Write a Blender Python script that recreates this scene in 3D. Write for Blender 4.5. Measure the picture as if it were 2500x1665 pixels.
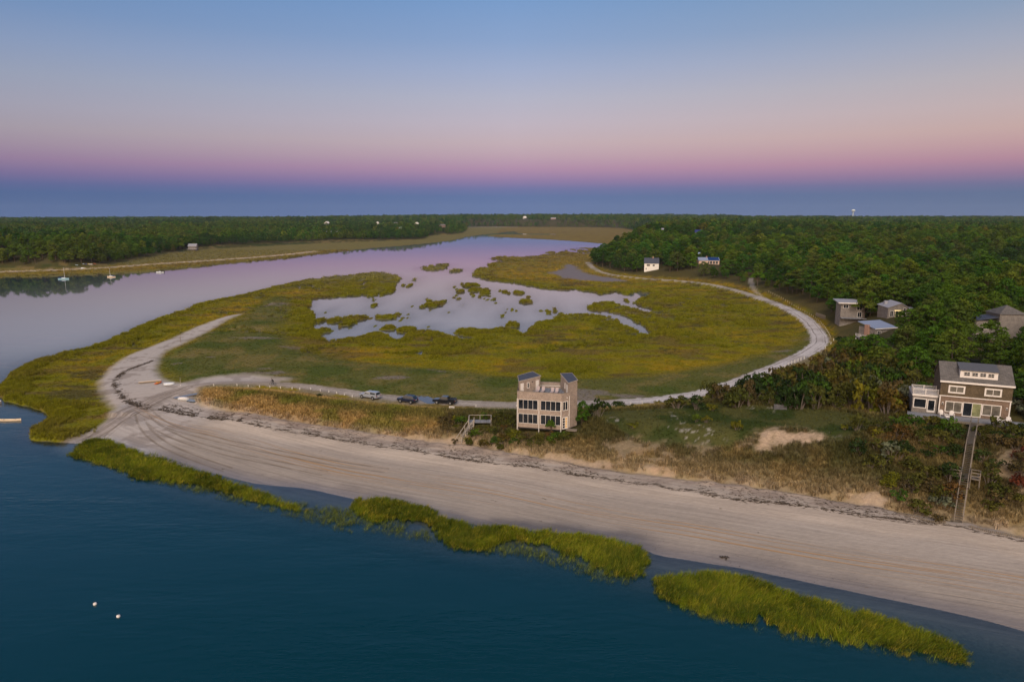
import bpy, bmesh, math, random
import numpy as np
from mathutils import Vector, Matrix

for _o in list(bpy.data.objects):
    bpy.data.objects.remove(_o)
SC = bpy.context.scene
COL = SC.collection
R = math.radians
random.seed(7)
RNG = np.random.default_rng(7)
HAZE = 0.00003

# ---------------------------------------------------------------- camera, sky, sun, exposure
CZ = 44.0                      # drone height above the water, metres
PITCH = R(10.35)
FPX = 1667.0                   # focal length in pixels of the 2500 px wide photograph
SP, CP = math.sin(PITCH), math.cos(PITCH)
cam_d = bpy.data.cameras.new('camera')
cam_d.sensor_width = 36.0
cam_d.lens = 36.0 * FPX / 2500.0
cam_d.clip_start = 0.5
cam_d.clip_end = 60000.0
cam = bpy.data.objects.new('camera', cam_d)
COL.objects.link(cam)
cam.location = (0, 0, CZ)
cam.rotation_euler = (math.pi / 2 - PITCH, 0, 0)
SC.camera = cam

SUN_AZ = R(188.0)              # compass bearing of the set sun, measured from +Y towards +X (behind the camera)
SUN_EL = R(38.0)
world = bpy.data.worlds.new('World')
SC.world = world
world.use_nodes = True
wn, wl = world.node_tree.nodes, world.node_tree.links
wn.clear()
w_out = wn.new('ShaderNodeOutputWorld')
w_tc = wn.new('ShaderNodeTexCoord')
w_sep = wn.new('ShaderNodeSeparateXYZ')
wl.new(w_tc.outputs['Generated'], w_sep.inputs[0])


def wmath(op, a, b=None, c=None, clamp=False):
    n = wn.new('ShaderNodeMath'); n.operation = op; n.use_clamp = clamp
    for i, v in enumerate((a, b, c)):
        if v is None:
            continue
        if isinstance(v, (int, float)):
            n.inputs[i].default_value = v
        else:
            wl.new(v, n.inputs[i])
    return n.outputs[0]


def s2l(c):
    return tuple(((x / 255) / 12.92 if x <= 10.3 else ((x / 255 + .055) / 1.055) ** 2.4) for x in c)


def wramp(fac, stops):
    n = wn.new('ShaderNodeValToRGB')
    n.color_ramp.interpolation = 'B_SPLINE' if False else 'LINEAR'
    el = n.color_ramp.elements
    while len(el) > 1:
        el.remove(el[-1])
    first = True
    for deg, col in stops:
        p = math.sqrt(max(math.sin(R(deg)), 0))
        e = el[0] if first else el.new(p)
        first = False
        e.position = p
        e.color = (*s2l(col), 1)
    wl.new(fac, n.inputs[0])
    return n.outputs[0]


w_up = wmath('SQRT', wmath('MAXIMUM', w_sep.outputs['Z'], 0.0))
# dusk sky away from the sun: grey-blue earth shadow, pink belt, pale band, blue above
ANTI = [(0, (104, 122, 164)), (.8, (98, 119, 162)), (1.6, (95, 117, 162)), (2.2, (112, 118, 165)), (2.9, (146, 126, 168)), (3.8, (178, 143, 172)),
        (4.8, (191, 163, 178)), (5.8, (197, 176, 184)), (7.3, (193, 182, 195)), (9.2, (181, 182, 201)), (11.3, (162, 175, 206)),
        (13.4, (140, 165, 205)), (16.2, (122, 157, 204)), (22, (104, 146, 202)), (30, (92, 136, 198)), (45, (70, 110, 172)), (90, (70, 92, 134))]
# twilight glow over the horizon where the sun went down
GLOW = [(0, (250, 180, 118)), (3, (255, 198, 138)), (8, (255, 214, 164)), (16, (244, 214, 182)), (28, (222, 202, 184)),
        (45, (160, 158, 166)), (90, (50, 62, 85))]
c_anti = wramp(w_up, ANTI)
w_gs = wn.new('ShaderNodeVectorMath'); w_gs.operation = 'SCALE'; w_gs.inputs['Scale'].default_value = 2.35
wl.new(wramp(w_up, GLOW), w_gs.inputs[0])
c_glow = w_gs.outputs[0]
# how far round towards the sunset we look (0 opposite, 1 towards it)
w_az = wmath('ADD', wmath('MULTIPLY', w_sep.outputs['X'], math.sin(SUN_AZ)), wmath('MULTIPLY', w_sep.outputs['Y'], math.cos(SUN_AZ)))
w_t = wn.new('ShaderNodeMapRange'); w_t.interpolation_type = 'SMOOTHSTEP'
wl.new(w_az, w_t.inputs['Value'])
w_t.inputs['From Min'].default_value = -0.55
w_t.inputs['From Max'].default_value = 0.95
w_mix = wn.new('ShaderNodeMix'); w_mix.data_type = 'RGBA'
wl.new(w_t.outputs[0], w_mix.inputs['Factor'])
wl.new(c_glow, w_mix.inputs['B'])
# to one side the dusk is deeper and bluer, to the other paler and warmer
w_side = wn.new('ShaderNodeMapRange')
wl.new(w_sep.outputs['X'], w_side.inputs['Value'])
w_side.inputs['From Min'].default_value = -0.62; w_side.inputs['From Max'].default_value = 0.62
w_lat = wn.new('ShaderNodeValToRGB')
w_lat.color_ramp.elements[0].position = 0; w_lat.color_ramp.elements[0].color = (.64, .72, .78, 1)
w_lat.color_ramp.elements[1].position = 1; w_lat.color_ramp.elements[1].color = (1.0, .90, .78, 1)
_e = w_lat.color_ramp.elements.new(.5); _e.color = (.97, .97, .97, 1)
wl.new(w_side.outputs[0], w_lat.inputs[0])
w_mul = wn.new('ShaderNodeMix'); w_mul.data_type = 'RGBA'; w_mul.blend_type = 'MULTIPLY'
w_mul.inputs['Factor'].default_value = 1.0
wl.new(c_anti, w_mul.inputs['A']); wl.new(w_lat.outputs[0], w_mul.inputs['B'])
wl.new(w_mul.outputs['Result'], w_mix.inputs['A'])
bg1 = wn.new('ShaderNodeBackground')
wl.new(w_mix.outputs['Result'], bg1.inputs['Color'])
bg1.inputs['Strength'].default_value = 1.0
w_sky = wn.new('ShaderNodeTexSky')
w_sky.sky_type = 'NISHITA'
w_sky.sun_disc = False
w_sky.sun_elevation = R(1.0)
w_sky.sun_rotation = SUN_AZ
w_sky.altitude = 40
bg2 = wn.new('ShaderNodeBackground')
wl.new(w_sky.outputs[0], bg2.inputs['Color'])
bg2.inputs['Strength'].default_value = 0.05 * 0.12
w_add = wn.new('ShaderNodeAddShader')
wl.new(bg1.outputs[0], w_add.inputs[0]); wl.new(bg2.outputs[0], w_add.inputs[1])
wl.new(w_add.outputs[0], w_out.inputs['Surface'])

sun_d = bpy.data.lights.new('sun', 'SUN')
sun_d.energy = 2.25
sun_d.angle = R(28)
sun_d.color = (1.0, 0.87, 0.74)
sun = bpy.data.objects.new('sun', sun_d)
COL.objects.link(sun)
_d = Vector((math.sin(SUN_AZ) * math.cos(SUN_EL), math.cos(SUN_AZ) * math.cos(SUN_EL), math.sin(SUN_EL)))
sun.rotation_euler = _d.to_track_quat('Z', 'Y').to_euler()

SC.view_settings.view_transform = 'Standard'
SC.view_settings.look = 'None'
SC.view_settings.exposure = 0.0
SC.view_settings.gamma = 1.0
SC.view_settings.use_curve_mapping = False
SC.render.engine = 'CYCLES'
SC.cycles.max_bounces = 6
SC.cycles.diffuse_bounces = 2
SC.cycles.glossy_bounces = 3
SC.cycles.transparent_max_bounces = 12
SC.cycles.volume_bounces = 0
SC.cycles.use_denoising = True
# ---------------------------------------------------------------- helpers: survey, noise, meshes, tags


def G(px, py, z=0.0):
    """Where the sight line surveyed at (px, py) of the photograph meets height z."""
    a = (np.asarray(px, float) - 1250) / FPX
    b = (832.5 - np.asarray(py, float)) / FPX
    t = (z - CZ) / (-SP + b * CP)
    return a * t, (CP + b * SP) * t


def AT(px, Y, z=0.0):
    return (px - 1250) / FPX * (Y * CP + (CZ - z) * SP)


def line(pts, z=0.0):
    p = np.array(pts, float)
    x, y = G(p[:, 0], p[:, 1], z)
    return np.stack([x, y], 1)


def smooth(p, n=3, closed=False):
    """Chaikin corner cutting."""
    p = np.asarray(p, float)
    for _ in range(n):
        if closed:
            q = np.roll(p, -1, 0)
            a, b = p * .75 + q * .25, p * .25 + q * .75
            p = np.stack([a, b], 1).reshape(-1, 2)
        else:
            a, b = p[:-1] * .75 + p[1:] * .25, p[:-1] * .25 + p[1:] * .75
            p = np.concatenate([p[:1], np.stack([a, b], 1).reshape(-1, 2), p[-1:]])
    return p


def sdf(X, Y, P, clip=150.0):
    """Signed distance to polygon P (positive inside), exact within clip metres."""
    d2 = np.full(X.shape, float(clip * clip))
    ins = np.zeros(X.shape, bool)
    Q = np.roll(P, -1, 0)
    for (x0, y0), (x1, y1) in zip(P, Q):
        ex, ey = x1 - x0, y1 - y0
        L = ex * ex + ey * ey
        if L < 1e-9:
            continue
        m = ((y0 > Y) != (y1 > Y))
        if m.any():
            xi = x0 + (Y[m] - y0) * ex / ey
            mm = np.zeros_like(m); mm[m] = X[m] < xi
            ins ^= mm
        bx = (X > min(x0, x1) - clip) & (X < max(x0, x1) + clip) & (Y > min(y0, y1) - clip) & (Y < max(y0, y1) + clip)
        if not bx.any():
            continue
        xx, yy = X[bx] - x0, Y[bx] - y0
        t = np.clip((xx * ex + yy * ey) / L, 0, 1)
        dd = (xx - t * ex) ** 2 + (yy - t * ey) ** 2
        d2[bx] = np.minimum(d2[bx], dd)
    d = np.sqrt(d2)
    return np.where(ins, d, -d)


def pdist(X, Y, P, clip=40.0):
    """Signed distance to an open polyline (positive on its left) and the length along it."""
    d2 = np.full(X.shape, float(clip * clip))
    sg = np.ones(X.shape)
    al = np.zeros(X.shape)
    s = 0.0
    for (x0, y0), (x1, y1) in zip(P[:-1], P[1:]):
        ex, ey = x1 - x0, y1 - y0
        L = ex * ex + ey * ey
        if L < 1e-9:
            continue
        bx = (X > min(x0, x1) - clip) & (X < max(x0, x1) + clip) & (Y > min(y0, y1) - clip) & (Y < max(y0, y1) + clip)
        if bx.any():
            xx, yy = X[bx] - x0, Y[bx] - y0
            t = np.clip((xx * ex + yy * ey) / L, 0, 1)
            dd = (xx - t * ex) ** 2 + (yy - t * ey) ** 2
            better = dd < d2[bx]
            idx = np.flatnonzero(bx)[better] if X.ndim == 1 else None
            d2[idx] = dd[better]
            sg[idx] = np.where((ex * yy - ey * xx)[better] >= 0, 1, -1)
            al[idx] = s + t[better] * math.sqrt(L)
        s += math.sqrt(L)
    return np.sqrt(d2) * sg, al


def _h(ix, iy, seed):
    n = (ix.astype(np.int64) * 374761393 + iy.astype(np.int64) * 668265263 + seed * 1442695041) & 0xffffffff
    n = ((n ^ (n >> 13)) * 1274126177) & 0xffffffff
    n = (n ^ (n >> 16)) & 0xffffffff
    return n / 4294967295.0


def vn(x, y, seed=0):
    ix, iy = np.floor(x), np.floor(y)
    fx, fy = x - ix, y - iy
    fx, fy = fx * fx * (3 - 2 * fx), fy * fy * (3 - 2 * fy)
    a, b = _h(ix, iy, seed), _h(ix + 1, iy, seed)
    c, d = _h(ix, iy + 1, seed), _h(ix + 1, iy + 1, seed)
    return (a + (b - a) * fx) * (1 - fy) + (c + (d - c) * fx) * fy


def fbm(x, y, oct=4, seed=0):
    s, a, t = 0, .5, 0
    for i in range(oct):
        s = s + a * vn(x, y, seed + i * 17); t += a
        x, y, a = x * 2.03 + 13.7, y * 2.03 + 7.1, a * .5
    return s / t                                  # 0..1


def ss(a, b, x):
    t = np.clip((x - a) / (b - a), 0, 1)
    return t * t * (3 - 2 * t)


def lerp(a, b, t):
    return a + (b - a) * t


def mixc(c, col, t):
    return c + (np.asarray(col, float) - c) * t[:, None]


class MB:
    """Collects faces; build() links them as one mesh object."""

    def __init__(self):
        self.v, self.f = [], []

    def add(self, vs, fs):
        n = len(self.v)
        self.v += [tuple(v) for v in vs]
        self.f += [tuple(i + n for i in f) for f in fs]
        return self

    def box(self, x0, x1, y0, y1, z0, z1):
        return self.hexa([(x0, y0, z0), (x1, y0, z0), (x1, y1, z0), (x0, y1, z0),
                          (x0, y0, z1), (x1, y0, z1), (x1, y1, z1), (x0, y1, z1)])

    def hexa(self, p):
        return self.add(p, [(3, 2, 1, 0), (4, 5, 6, 7), (0, 1, 5, 4), (1, 2, 6, 5), (2, 3, 7, 6), (3, 0, 4, 7)])

    def prism(self, poly, z0, z1):
        n = len(poly)
        za = z0 if hasattr(z0, '__len__') else [z0] * n
        zb = z1 if hasattr(z1, '__len__') else [z1] * n
        vs = [(p[0], p[1], a) for p, a in zip(poly, za)] + [(p[0], p[1], b) for p, b in zip(poly, zb)]
        fs = [tuple(range(n - 1, -1, -1)), tuple(range(n, 2 * n))]
        fs += [(i, (i + 1) % n, n + (i + 1) % n, n + i) for i in range(n)]
        return self.add(vs, fs)

    def extr(self, prof, y0, y1, y0b=None):
        """Side profile (x, z) pushed out across y."""
        n = len(prof)
        vs = [(x, y0, z) for x, z in prof] + [(x, y1, z) for x, z in prof]
        fs = [tuple(range(n)), tuple(range(2 * n - 1, n - 1, -1))]
        fs += [(i, n + i, n + (i + 1) % n, (i + 1) % n) for i in range(n)]
        return self.add(vs, fs)

    def wall(self, p0, p1, s0, s1, z0, z1, t0, t1):
        """Box on the outside of the wall that runs p0 -> p1 (outside on the right hand)."""
        e = Vector((p1[0] - p0[0], p1[1] - p0[1])).normalized()
        nrm = Vector((e.y, -e.x))
        def q(s, t, z):
            return (p0[0] + e.x * s + nrm.x * t, p0[1] + e.y * s + nrm.y * t, z)
        return self.hexa([q(s0, t1, z0), q(s1, t1, z0), q(s1, t0, z0), q(s0, t0, z0),
                          q(s0, t1, z1), q(s1, t1, z1), q(s1, t0, z1), q(s0, t0, z1)])

    def bar(self, p, q, w, h=None):
        """Square bar between two points."""
        h = h or w
        p, q = Vector(p), Vector(q)
        d = (q - p).normalized()
        up = Vector((0, 0, 1)) if abs(d.z) < .95 else Vector((1, 0, 0))
        s = d.cross(up).normalized() * w / 2
        u = s.cross(d).normalized() * h / 2
        return self.hexa([p - s - u, p + s - u, q + s - u, q - s - u, p - s + u, p + s + u, q + s + u, q - s + u])

    def tube(self, pts, rad, n=6, cap=True):
        pts = [Vector(p) for p in pts]
        rad = rad if hasattr(rad, '__len__') else [rad] * len(pts)
        vs, fs = [], []
        for i, p in enumerate(pts):
            d = (pts[min(i + 1, len(pts) - 1)] - pts[max(i - 1, 0)]).normalized()
            a = Vector((0, 0, 1)) if abs(d.z) < .9 else Vector((1, 0, 0))
            s = d.cross(a).normalized(); u = s.cross(d)
            for k in range(n):
                t = 2 * math.pi * k / n
                vs.append(p + (s * math.cos(t) + u * math.sin(t)) * rad[i])
        for i in range(len(pts) - 1):
            for k in range(n):
                fs.append((i * n + k, i * n + (k + 1) % n, (i + 1) * n + (k + 1) % n, (i + 1) * n + k))
        if cap:
            fs.append(tuple(range(n - 1, -1, -1)))
            fs.append(tuple(range((len(pts) - 1) * n, len(pts) * n)))
        return self.add(vs, fs)

    def loft(self, rings, cap=True):
        n = len(rings[0])
        vs = [p for r in rings for p in r]
        fs = []
        for i in range(len(rings) - 1):
            for k in range(n):
                fs.append((i * n + k, i * n + (k + 1) % n, (i + 1) * n + (k + 1) % n, (i + 1) * n + k))
        if cap:
            fs.append(tuple(range(n - 1, -1, -1)))
            fs.append(tuple(range((len(rings) - 1) * n, len(rings) * n)))
        return self.add(vs, fs)

    def mesh(self, name, mat=None, smooth=False):
        m = bpy.data.meshes.new(name)
        m.from_pydata(self.v, [], self.f)
        if mat:
            m.materials.append(mat)
        if smooth:
            m.polygons.foreach_set('use_smooth', [True] * len(m.polygons))
        m.update()
        return m

    def build(self, name, mat, parent=None, smooth=False, loc=None):
        o = bpy.data.objects.new(name, self.mesh(name, mat, smooth))
        COL.objects.link(o)
        o.parent = parent
        if loc is not None:
            o.location = loc
        return o


def obj(name, mesh, parent=None, loc=None, rz=None, scale=None):
    o = bpy.data.objects.new(name, mesh)
    COL.objects.link(o)
    o.parent = parent
    if loc is not None:
        o.location = loc
    if rz is not None:
        o.rotation_euler = (0, 0, rz)
    if scale is not None:
        o.scale = scale if hasattr(scale, '__len__') else (scale,) * 3
    return o


def tag(o, label=None, cat=None, group=None, kind=None):
    if label:
        o['label'] = label
    if cat:
        o['category'] = cat
    if group:
        o['group'] = group
    if kind:
        o['kind'] = kind
    return o


def thing(name, label, cat, loc, rz=0.0, group=None):
    o = bpy.data.objects.new(name, None)
    COL.objects.link(o)
    o.location = loc
    o.rotation_euler = (0, 0, rz)
    o.empty_display_size = .5
    return tag(o, label, cat, group)


def copy_tree(o, parent=None):
    c = o.copy()
    COL.objects.link(c)
    c.parent = parent
    for ch in [x for x in o.children]:
        copy_tree(ch, c)
    return c


def bevel(o, w=.02, seg=1):
    m = o.modifiers.new('bevel', 'BEVEL'); m.width = w; m.segments = seg; m.limit_method = 'ANGLE'
    return o


# ---------------------------------------------------------------- materials
class NT:
    def __init__(self, name):
        self.m = bpy.data.materials.new(name)
        self.m.use_nodes = True
        self.n, self.l = self.m.node_tree.nodes, self.m.node_tree.links
        self.n.clear()
        self.out = self.n.new('ShaderNodeOutputMaterial')

    def node(self, t, **kw):
        n = self.n.new(t)
        for k, v in kw.items():
            setattr(n, k, v)
        return n

    def put(self, sock, v):
        if isinstance(v, bpy.types.NodeSocket):
            self.l.new(v, sock)
        elif isinstance(v, tuple) and len(v) == 3 and sock.type == 'RGBA':
            sock.default_value = (*v, 1)
        else:
            sock.default_value = v

    def math(self, op, a, b=0.0, c=0.0, clamp=False):
        n = self.node('ShaderNodeMath', operation=op, use_clamp=clamp)
        for i, v in enumerate((a, b, c)):
            self.put(n.inputs[i], v)
        return n.outputs[0]

    def mix(self, f, a, b, blend='MIX'):
        n = self.node('ShaderNodeMix', data_type='RGBA', blend_type=blend)
        self.put(n.inputs['Factor'], f)
        self.put(n.inputs[6], a); self.put(n.inputs[7], b)
        return n.outputs[2]

    def attr(self, name, t='GEOMETRY'):
        return self.node('ShaderNodeAttribute', attribute_name=name, attribute_type=t)

    def noise(self, scale, vec=None, detail=3.0, rough=.55, out='Fac'):
        n = self.node('ShaderNodeTexNoise')
        n.inputs['Scale'].default_value = scale
        n.inputs['Detail'].default_value = detail
        n.inputs['Roughness'].default_value = rough
        if vec is not None:
            self.l.new(vec, n.inputs['Vector'])
        return n.outputs[out]

    def ramp(self, fac, stops):
        n = self.node('ShaderNodeMapRange')
        self.put(n.inputs['Value'], fac)
        n.inputs['From Min'].default_value, n.inputs['From Max'].default_value = stops[0], stops[1]
        n.inputs['To Min'].default_value, n.inputs['To Max'].default_value = stops[2], stops[3]
        return n.outputs[0]

    def pos(self):
        return self.node('ShaderNodeNewGeometry').outputs['Position']

    def objc(self):
        return self.node('ShaderNodeTexCoord').outputs['Object']

    def scalev(self, vec, s):
        n = self.node('ShaderNodeMapping')
        self.l.new(vec, n.inputs['Vector'])
        n.inputs['Scale'].default_value = s
        return n.outputs[0]

    def bump(self, h, strength=.3, dist=.05):
        n = self.node('ShaderNodeBump')
        n.inputs['Strength'].default_value = strength
        n.inputs['Distance'].default_value = dist
        self.l.new(h, n.inputs['Height'])
        return n.outputs[0]

    def pbsdf(self, color, rough=.6, normal=None, spec=.3, metal=0.0):
        p = self.node('ShaderNodeBsdfPrincipled')
        self.put(p.inputs['Base Color'], color)
        self.put(p.inputs['Roughness'], rough)
        p.inputs['Specular IOR Level'].default_value = spec
        p.inputs['Metallic'].default_value = metal
        if normal is not None:
            self.l.new(normal, p.inputs['Normal'])
        self.l.new(p.outputs[0], self.out.inputs[0])
        return p


_mats = {}


def mat(name, color, rough=.65, var=.18, scale=3.0, spec=.25, bump=0.0, metal=0.0, stretch=None):
    """Plain coloured surface with weathering noise and optional relief."""
    if name in _mats:
        return _mats[name]
    t = NT(name)
    v = t.objc()
    if stretch:
        v = t.scalev(v, stretch)
    n1 = t.noise(scale, v, 4, .65)
    f = t.ramp(n1, (.25, .75, 1 - var, 1 + var))
    c = t.node('ShaderNodeVectorMath', operation='SCALE')
    c.inputs[0].default_value = color
    t.l.new(f, c.inputs['Scale'])
    nm = t.bump(t.noise(scale * 3, v, 3), bump, .02) if bump else None
    t.pbsdf(c.outputs[0], rough, nm, spec, metal)
    _mats[name] = t.m
    return t.m


def shingle(name, ca, cb, course=.14, width=.13):
    """Weathered cedar shingles: courses along z, random tone per shingle, shadowed butt edges as relief."""
    t = NT(name)
    g = t.objc()
    s = t.node('ShaderNodeSeparateXYZ'); t.l.new(g, s.inputs[0])
    run = t.math('ADD', t.math('MULTIPLY', s.outputs[0], .83), t.math('MULTIPLY', s.outputs[1], .61))
    cv = t.node('ShaderNodeCombineXYZ')
    t.l.new(run, cv.inputs[0]); t.l.new(s.outputs[2], cv.inputs[1])
    b = t.node('ShaderNodeTexBrick')
    t.l.new(cv.outputs[0], b.inputs['Vector'])
    b.inputs['Scale'].default_value = 1.0
    b.inputs['Brick Width'].default_value = width
    b.inputs['Row Height'].default_value = course
    b.inputs['Mortar Size'].default_value = .008
    b.inputs['Color1'].default_value = (*ca, 1)
    b.inputs['Color2'].default_value = (*cb, 1)
    b.inputs['Mortar'].default_value = (ca[0] * .35, ca[1] * .35, ca[2] * .35, 1)
    n = t.noise(9, g, 4, .7)
    f = t.ramp(n, (.25, .75, .7, 1.3))
    n2 = t.ramp(t.noise(1.1, g, 2), (.3, .7, .85, 1.15))
    c = t.node('ShaderNodeVectorMath', operation='SCALE')
    t.l.new(b.outputs['Color'], c.inputs[0]); t.l.new(t.math('MULTIPLY', f, n2), c.inputs['Scale'])
    saw = t.math('FRACT', t.math('DIVIDE', s.outputs[2], course))
    nm = t.bump(saw, .6, .02)
    t.pbsdf(c.outputs[0], .85, nm, .15)
    return t.m


def planks(name, color, width=.14, axis=0, var=.25):
    t = NT(name)
    g = t.objc()
    s = t.node('ShaderNodeSeparateXYZ'); t.l.new(g, s.inputs[0])
    q = t.math('DIVIDE', s.outputs[axis], width)
    fl = t.math('FLOOR', q)
    wnz = t.node('ShaderNodeTexWhiteNoise', noise_dimensions='1D')
    t.l.new(fl, wnz.inputs['W'])
    f = t.ramp(wnz.outputs['Value'], (0, 1, 1 - var, 1 + var))
    gap = t.math('GREATER_THAN', t.math('ABSOLUTE', t.math('SUBTRACT', t.math('FRACT', q), .5)), .46)
    f = t.math('MULTIPLY', f, t.ramp(gap, (0, 1, 1, .45)))
    f = t.math('MULTIPLY', f, t.ramp(t.noise(5, g, 3), (.3, .7, .85, 1.15)))
    c = t.node('ShaderNodeVectorMath', operation='SCALE')
    c.inputs[0].default_value = color
    t.l.new(f, c.inputs['Scale'])
    t.pbsdf(c.outputs[0], .8, t.bump(t.math('SUBTRACT', 1.0, gap), .4, .01), .2)
    return t.m


def glass(name, color=(.012, .015, .02), rough=.06):
    if name in _mats:
        return _mats[name]
    t = NT(name)
    n = t.noise(.9, t.objc(), 2)
    c = t.node('ShaderNodeVectorMath', operation='SCALE')
    c.inputs[0].default_value = color
    t.l.new(t.ramp(n, (.3, .7, .6, 1.5)), c.inputs['Scale'])
    t.pbsdf(c.outputs[0], rough, t.bump(t.noise(.6, t.objc(), 1), .05, .05), .5)
    _mats[name] = t.m
    return t.m


def emit(name, color, strength):
    t = NT(name)
    e = t.node('ShaderNodeEmission')
    e.inputs[0].default_value = (*color, 1)
    e.inputs[1].default_value = strength
    t.l.new(e.outputs[0], t.out.inputs[0])
    return t.m
# ---------------------------------------------------------------- survey lines (pixel positions of the photograph dropped on the ground plane)
COAST_PX = [(3200, 1705), (2900, 1632), (2500, 1540), (2337, 1497), (2124, 1452), (1960, 1418), (1800, 1385), (1690, 1368), (1605, 1356), (1560, 1336),
    (1522, 1318), (1414, 1304), (1341, 1298), (1251, 1289), (1161, 1283), (1107, 1271), (1053, 1254), (980, 1229), (908, 1220), (865, 1221),
    (850, 1216), (758, 1196), (635, 1182), (610, 1180), (505, 1152), (397, 1125), (307, 1094), (253, 1080), (202, 1082), (180, 1082), (155, 1080),
    (110, 1077), (80, 1075), (70, 1066), (74, 1057), (89, 1044), (120, 1023), (121, 1015), (108, 1006), (72, 995), (36, 986), (7, 979), (-8, 966),
    (-6, 950), (7, 933), (36, 908), (90, 883), (144, 866), (217, 850), (263, 836), (289, 821), (325, 807), (361, 789), (415, 769), (462, 756),
    (473, 745), (541, 731), (614, 717), (650, 706), (704, 693), (758, 682), (836, 675), (890, 669), (926, 666), (959, 671), (977, 676), (978, 686),
    (962, 695), (968, 706), (958, 716), (925, 721), (890, 720), (865, 724), (810, 727), (775, 729), (754, 734), (758, 747), (745, 753), (770, 765),
    (771, 780), (766, 795), (765, 804), (780, 814), (790, 828), (815, 834), (836, 830), (883, 825), (897, 816), (934, 814), (946, 822), (968, 834),
    (980, 826), (995, 814), (1035, 807), (1071, 812), (1100, 820), (1130, 835), (1156, 833), (1152, 824), (1122, 821), (1107, 812), (1114, 805),
    (1161, 805), (1180, 809), (1215, 805), (1233, 801), (1266, 810), (1280, 819), (1285, 809), (1303, 797), (1307, 789), (1331, 785), (1356, 783),
    (1352, 776), (1378, 770), (1421, 769), (1461, 771), (1495, 776), (1508, 786), (1520, 797), (1545, 806), (1558, 818), (1583, 819), (1590, 810),
    (1560, 790), (1530, 772), (1500, 764), (1455, 764), (1436, 757), (1435, 747), (1461, 740), (1505, 740), (1520, 748), (1545, 753), (1580, 761),
    (1602, 758), (1560, 748), (1547, 740), (1562, 731), (1575, 726), (1594, 717), (1558, 713), (1530, 719), (1500, 714), (1480, 717), (1457, 718),
    (1440, 712), (1414, 709), (1363, 708), (1305, 702), (1269, 693), (1197, 685), (1160, 676), (1154, 671), (1160, 660), (1168, 655), (1200, 652),
    (1192, 647), (1200, 643), (1230, 640), (1225, 636), (1193, 632), (1215, 628), (1245, 627), (1280, 628), (1330, 623), (1362, 620), (1400, 617),
    (1420, 620), (1453, 621), (1475, 616), (1497, 605), (1506, 598), (1414, 590), (1342, 585), (1251, 581), (1200, 578), (1186, 576), (1200, 573),
    (1245, 573), (1355, 573.5), (1357, 571), (1264, 572), (1262, 565), (1230, 567), (1215, 570), (1183, 572.5), (1136, 579), (1118, 584),
    (1100, 588), (1002, 599), (908, 606), (850, 612), (790, 619), (722, 628), (693, 632), (650, 635), (541, 646), (415, 659), (380, 663),
    (343, 667), (253, 671), (90, 677), (0, 678), (-200, 684), (-700, 700)]
FAR_RING = [(-3000, 420), (-12000, 1500), (-12000, 14000), (12000, 14000), (12000, -3000), (700, -260), (150, 10)]
COAST = smooth(np.concatenate([line(COAST_PX), np.array(FAR_RING, float)]), 1, True)


def zz(ox, oy, pts, k=850 / 2355):
    """Readings taken on an enlargement whose corner is (ox, oy)."""
    return [(ox + x * k, oy + y * k) + tuple(v * k for v in r) for x, y, *r in pts]


ISLES = zz(800, 500, [(720, 430, 80, 15), (770, 408, 45, 5), (865, 447, 38, 10), (518, 543, 14, 9), (966, 548, 68, 13), (995, 580, 45, 13),
    (900, 586, 22, 12), (876, 610, 13, 10), (1070, 585, 35, 13), (1060, 602, 38, 13), (1028, 622, 10, 9), (1128, 640, 10, 7), (1198, 591, 22, 8),
    (1290, 597, 37, 13), (1338, 657, 48, 13), (583, 510, 12, 5), (313, 684, 18, 12), (650, 688, 25, 13), (720, 675, 45, 20), (770, 670, 28, 15),
    (690, 660, 18, 11), (1247, 710, 9, 10), (1190, 746, 7, 9), (1498, 729, 15, 11), (1538, 712, 13, 12), (230, 545, 13, 8), (330, 597, 12, 5),
    (415, 838, 50, 14), (530, 850, 70, 17), (140, 775, 60, 20), (230, 768, 40, 16), (60, 785, 55, 15), (140, 805, 48, 17), (400, 762, 72, 14),
    (470, 748, 30, 10), (487, 745, 14, 10), (1252, 815, 50, 17), (2022, 650, 15, 12), (2005, 600, 25, 10), (1838, 597, 18, 9), (2040, 860, 65, 22),
    (-5, 852, 24, 14), (1507, 326, 32, 6), (1600, 328, 40, 6), (1660, 303, 22, 3.5), (1745, 295, 60, 4), (1740, 315, 65, 8), (1790, 305, 25, 7),
    (1613, 314, 8, 2.5), (920, 662, 6, 3), (912, 682, 6, 3)]) + \
    zz(0, 500, [(2185, 855, 55, 15), (2170, 785, 35, 13), (2204, 728, 14, 9)])
_ir = random.Random(5)
for _ in range(95):                                   # loose tufts standing round the larger islands
    _c = _ir.choice(ISLES[:38])
    _q = (_c[0] + _ir.gauss(0, 1) * (_c[2] + 9), _c[1] + _ir.gauss(0, 1) * (_c[3] + 3.5))
    if 690 < _q[1] < 808 and 770 < _q[0] < 1480:
        ISLES.append((_q[0], _q[1], _ir.uniform(2.2, 6.0), _ir.uniform(1.6, 2.6)))
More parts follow.
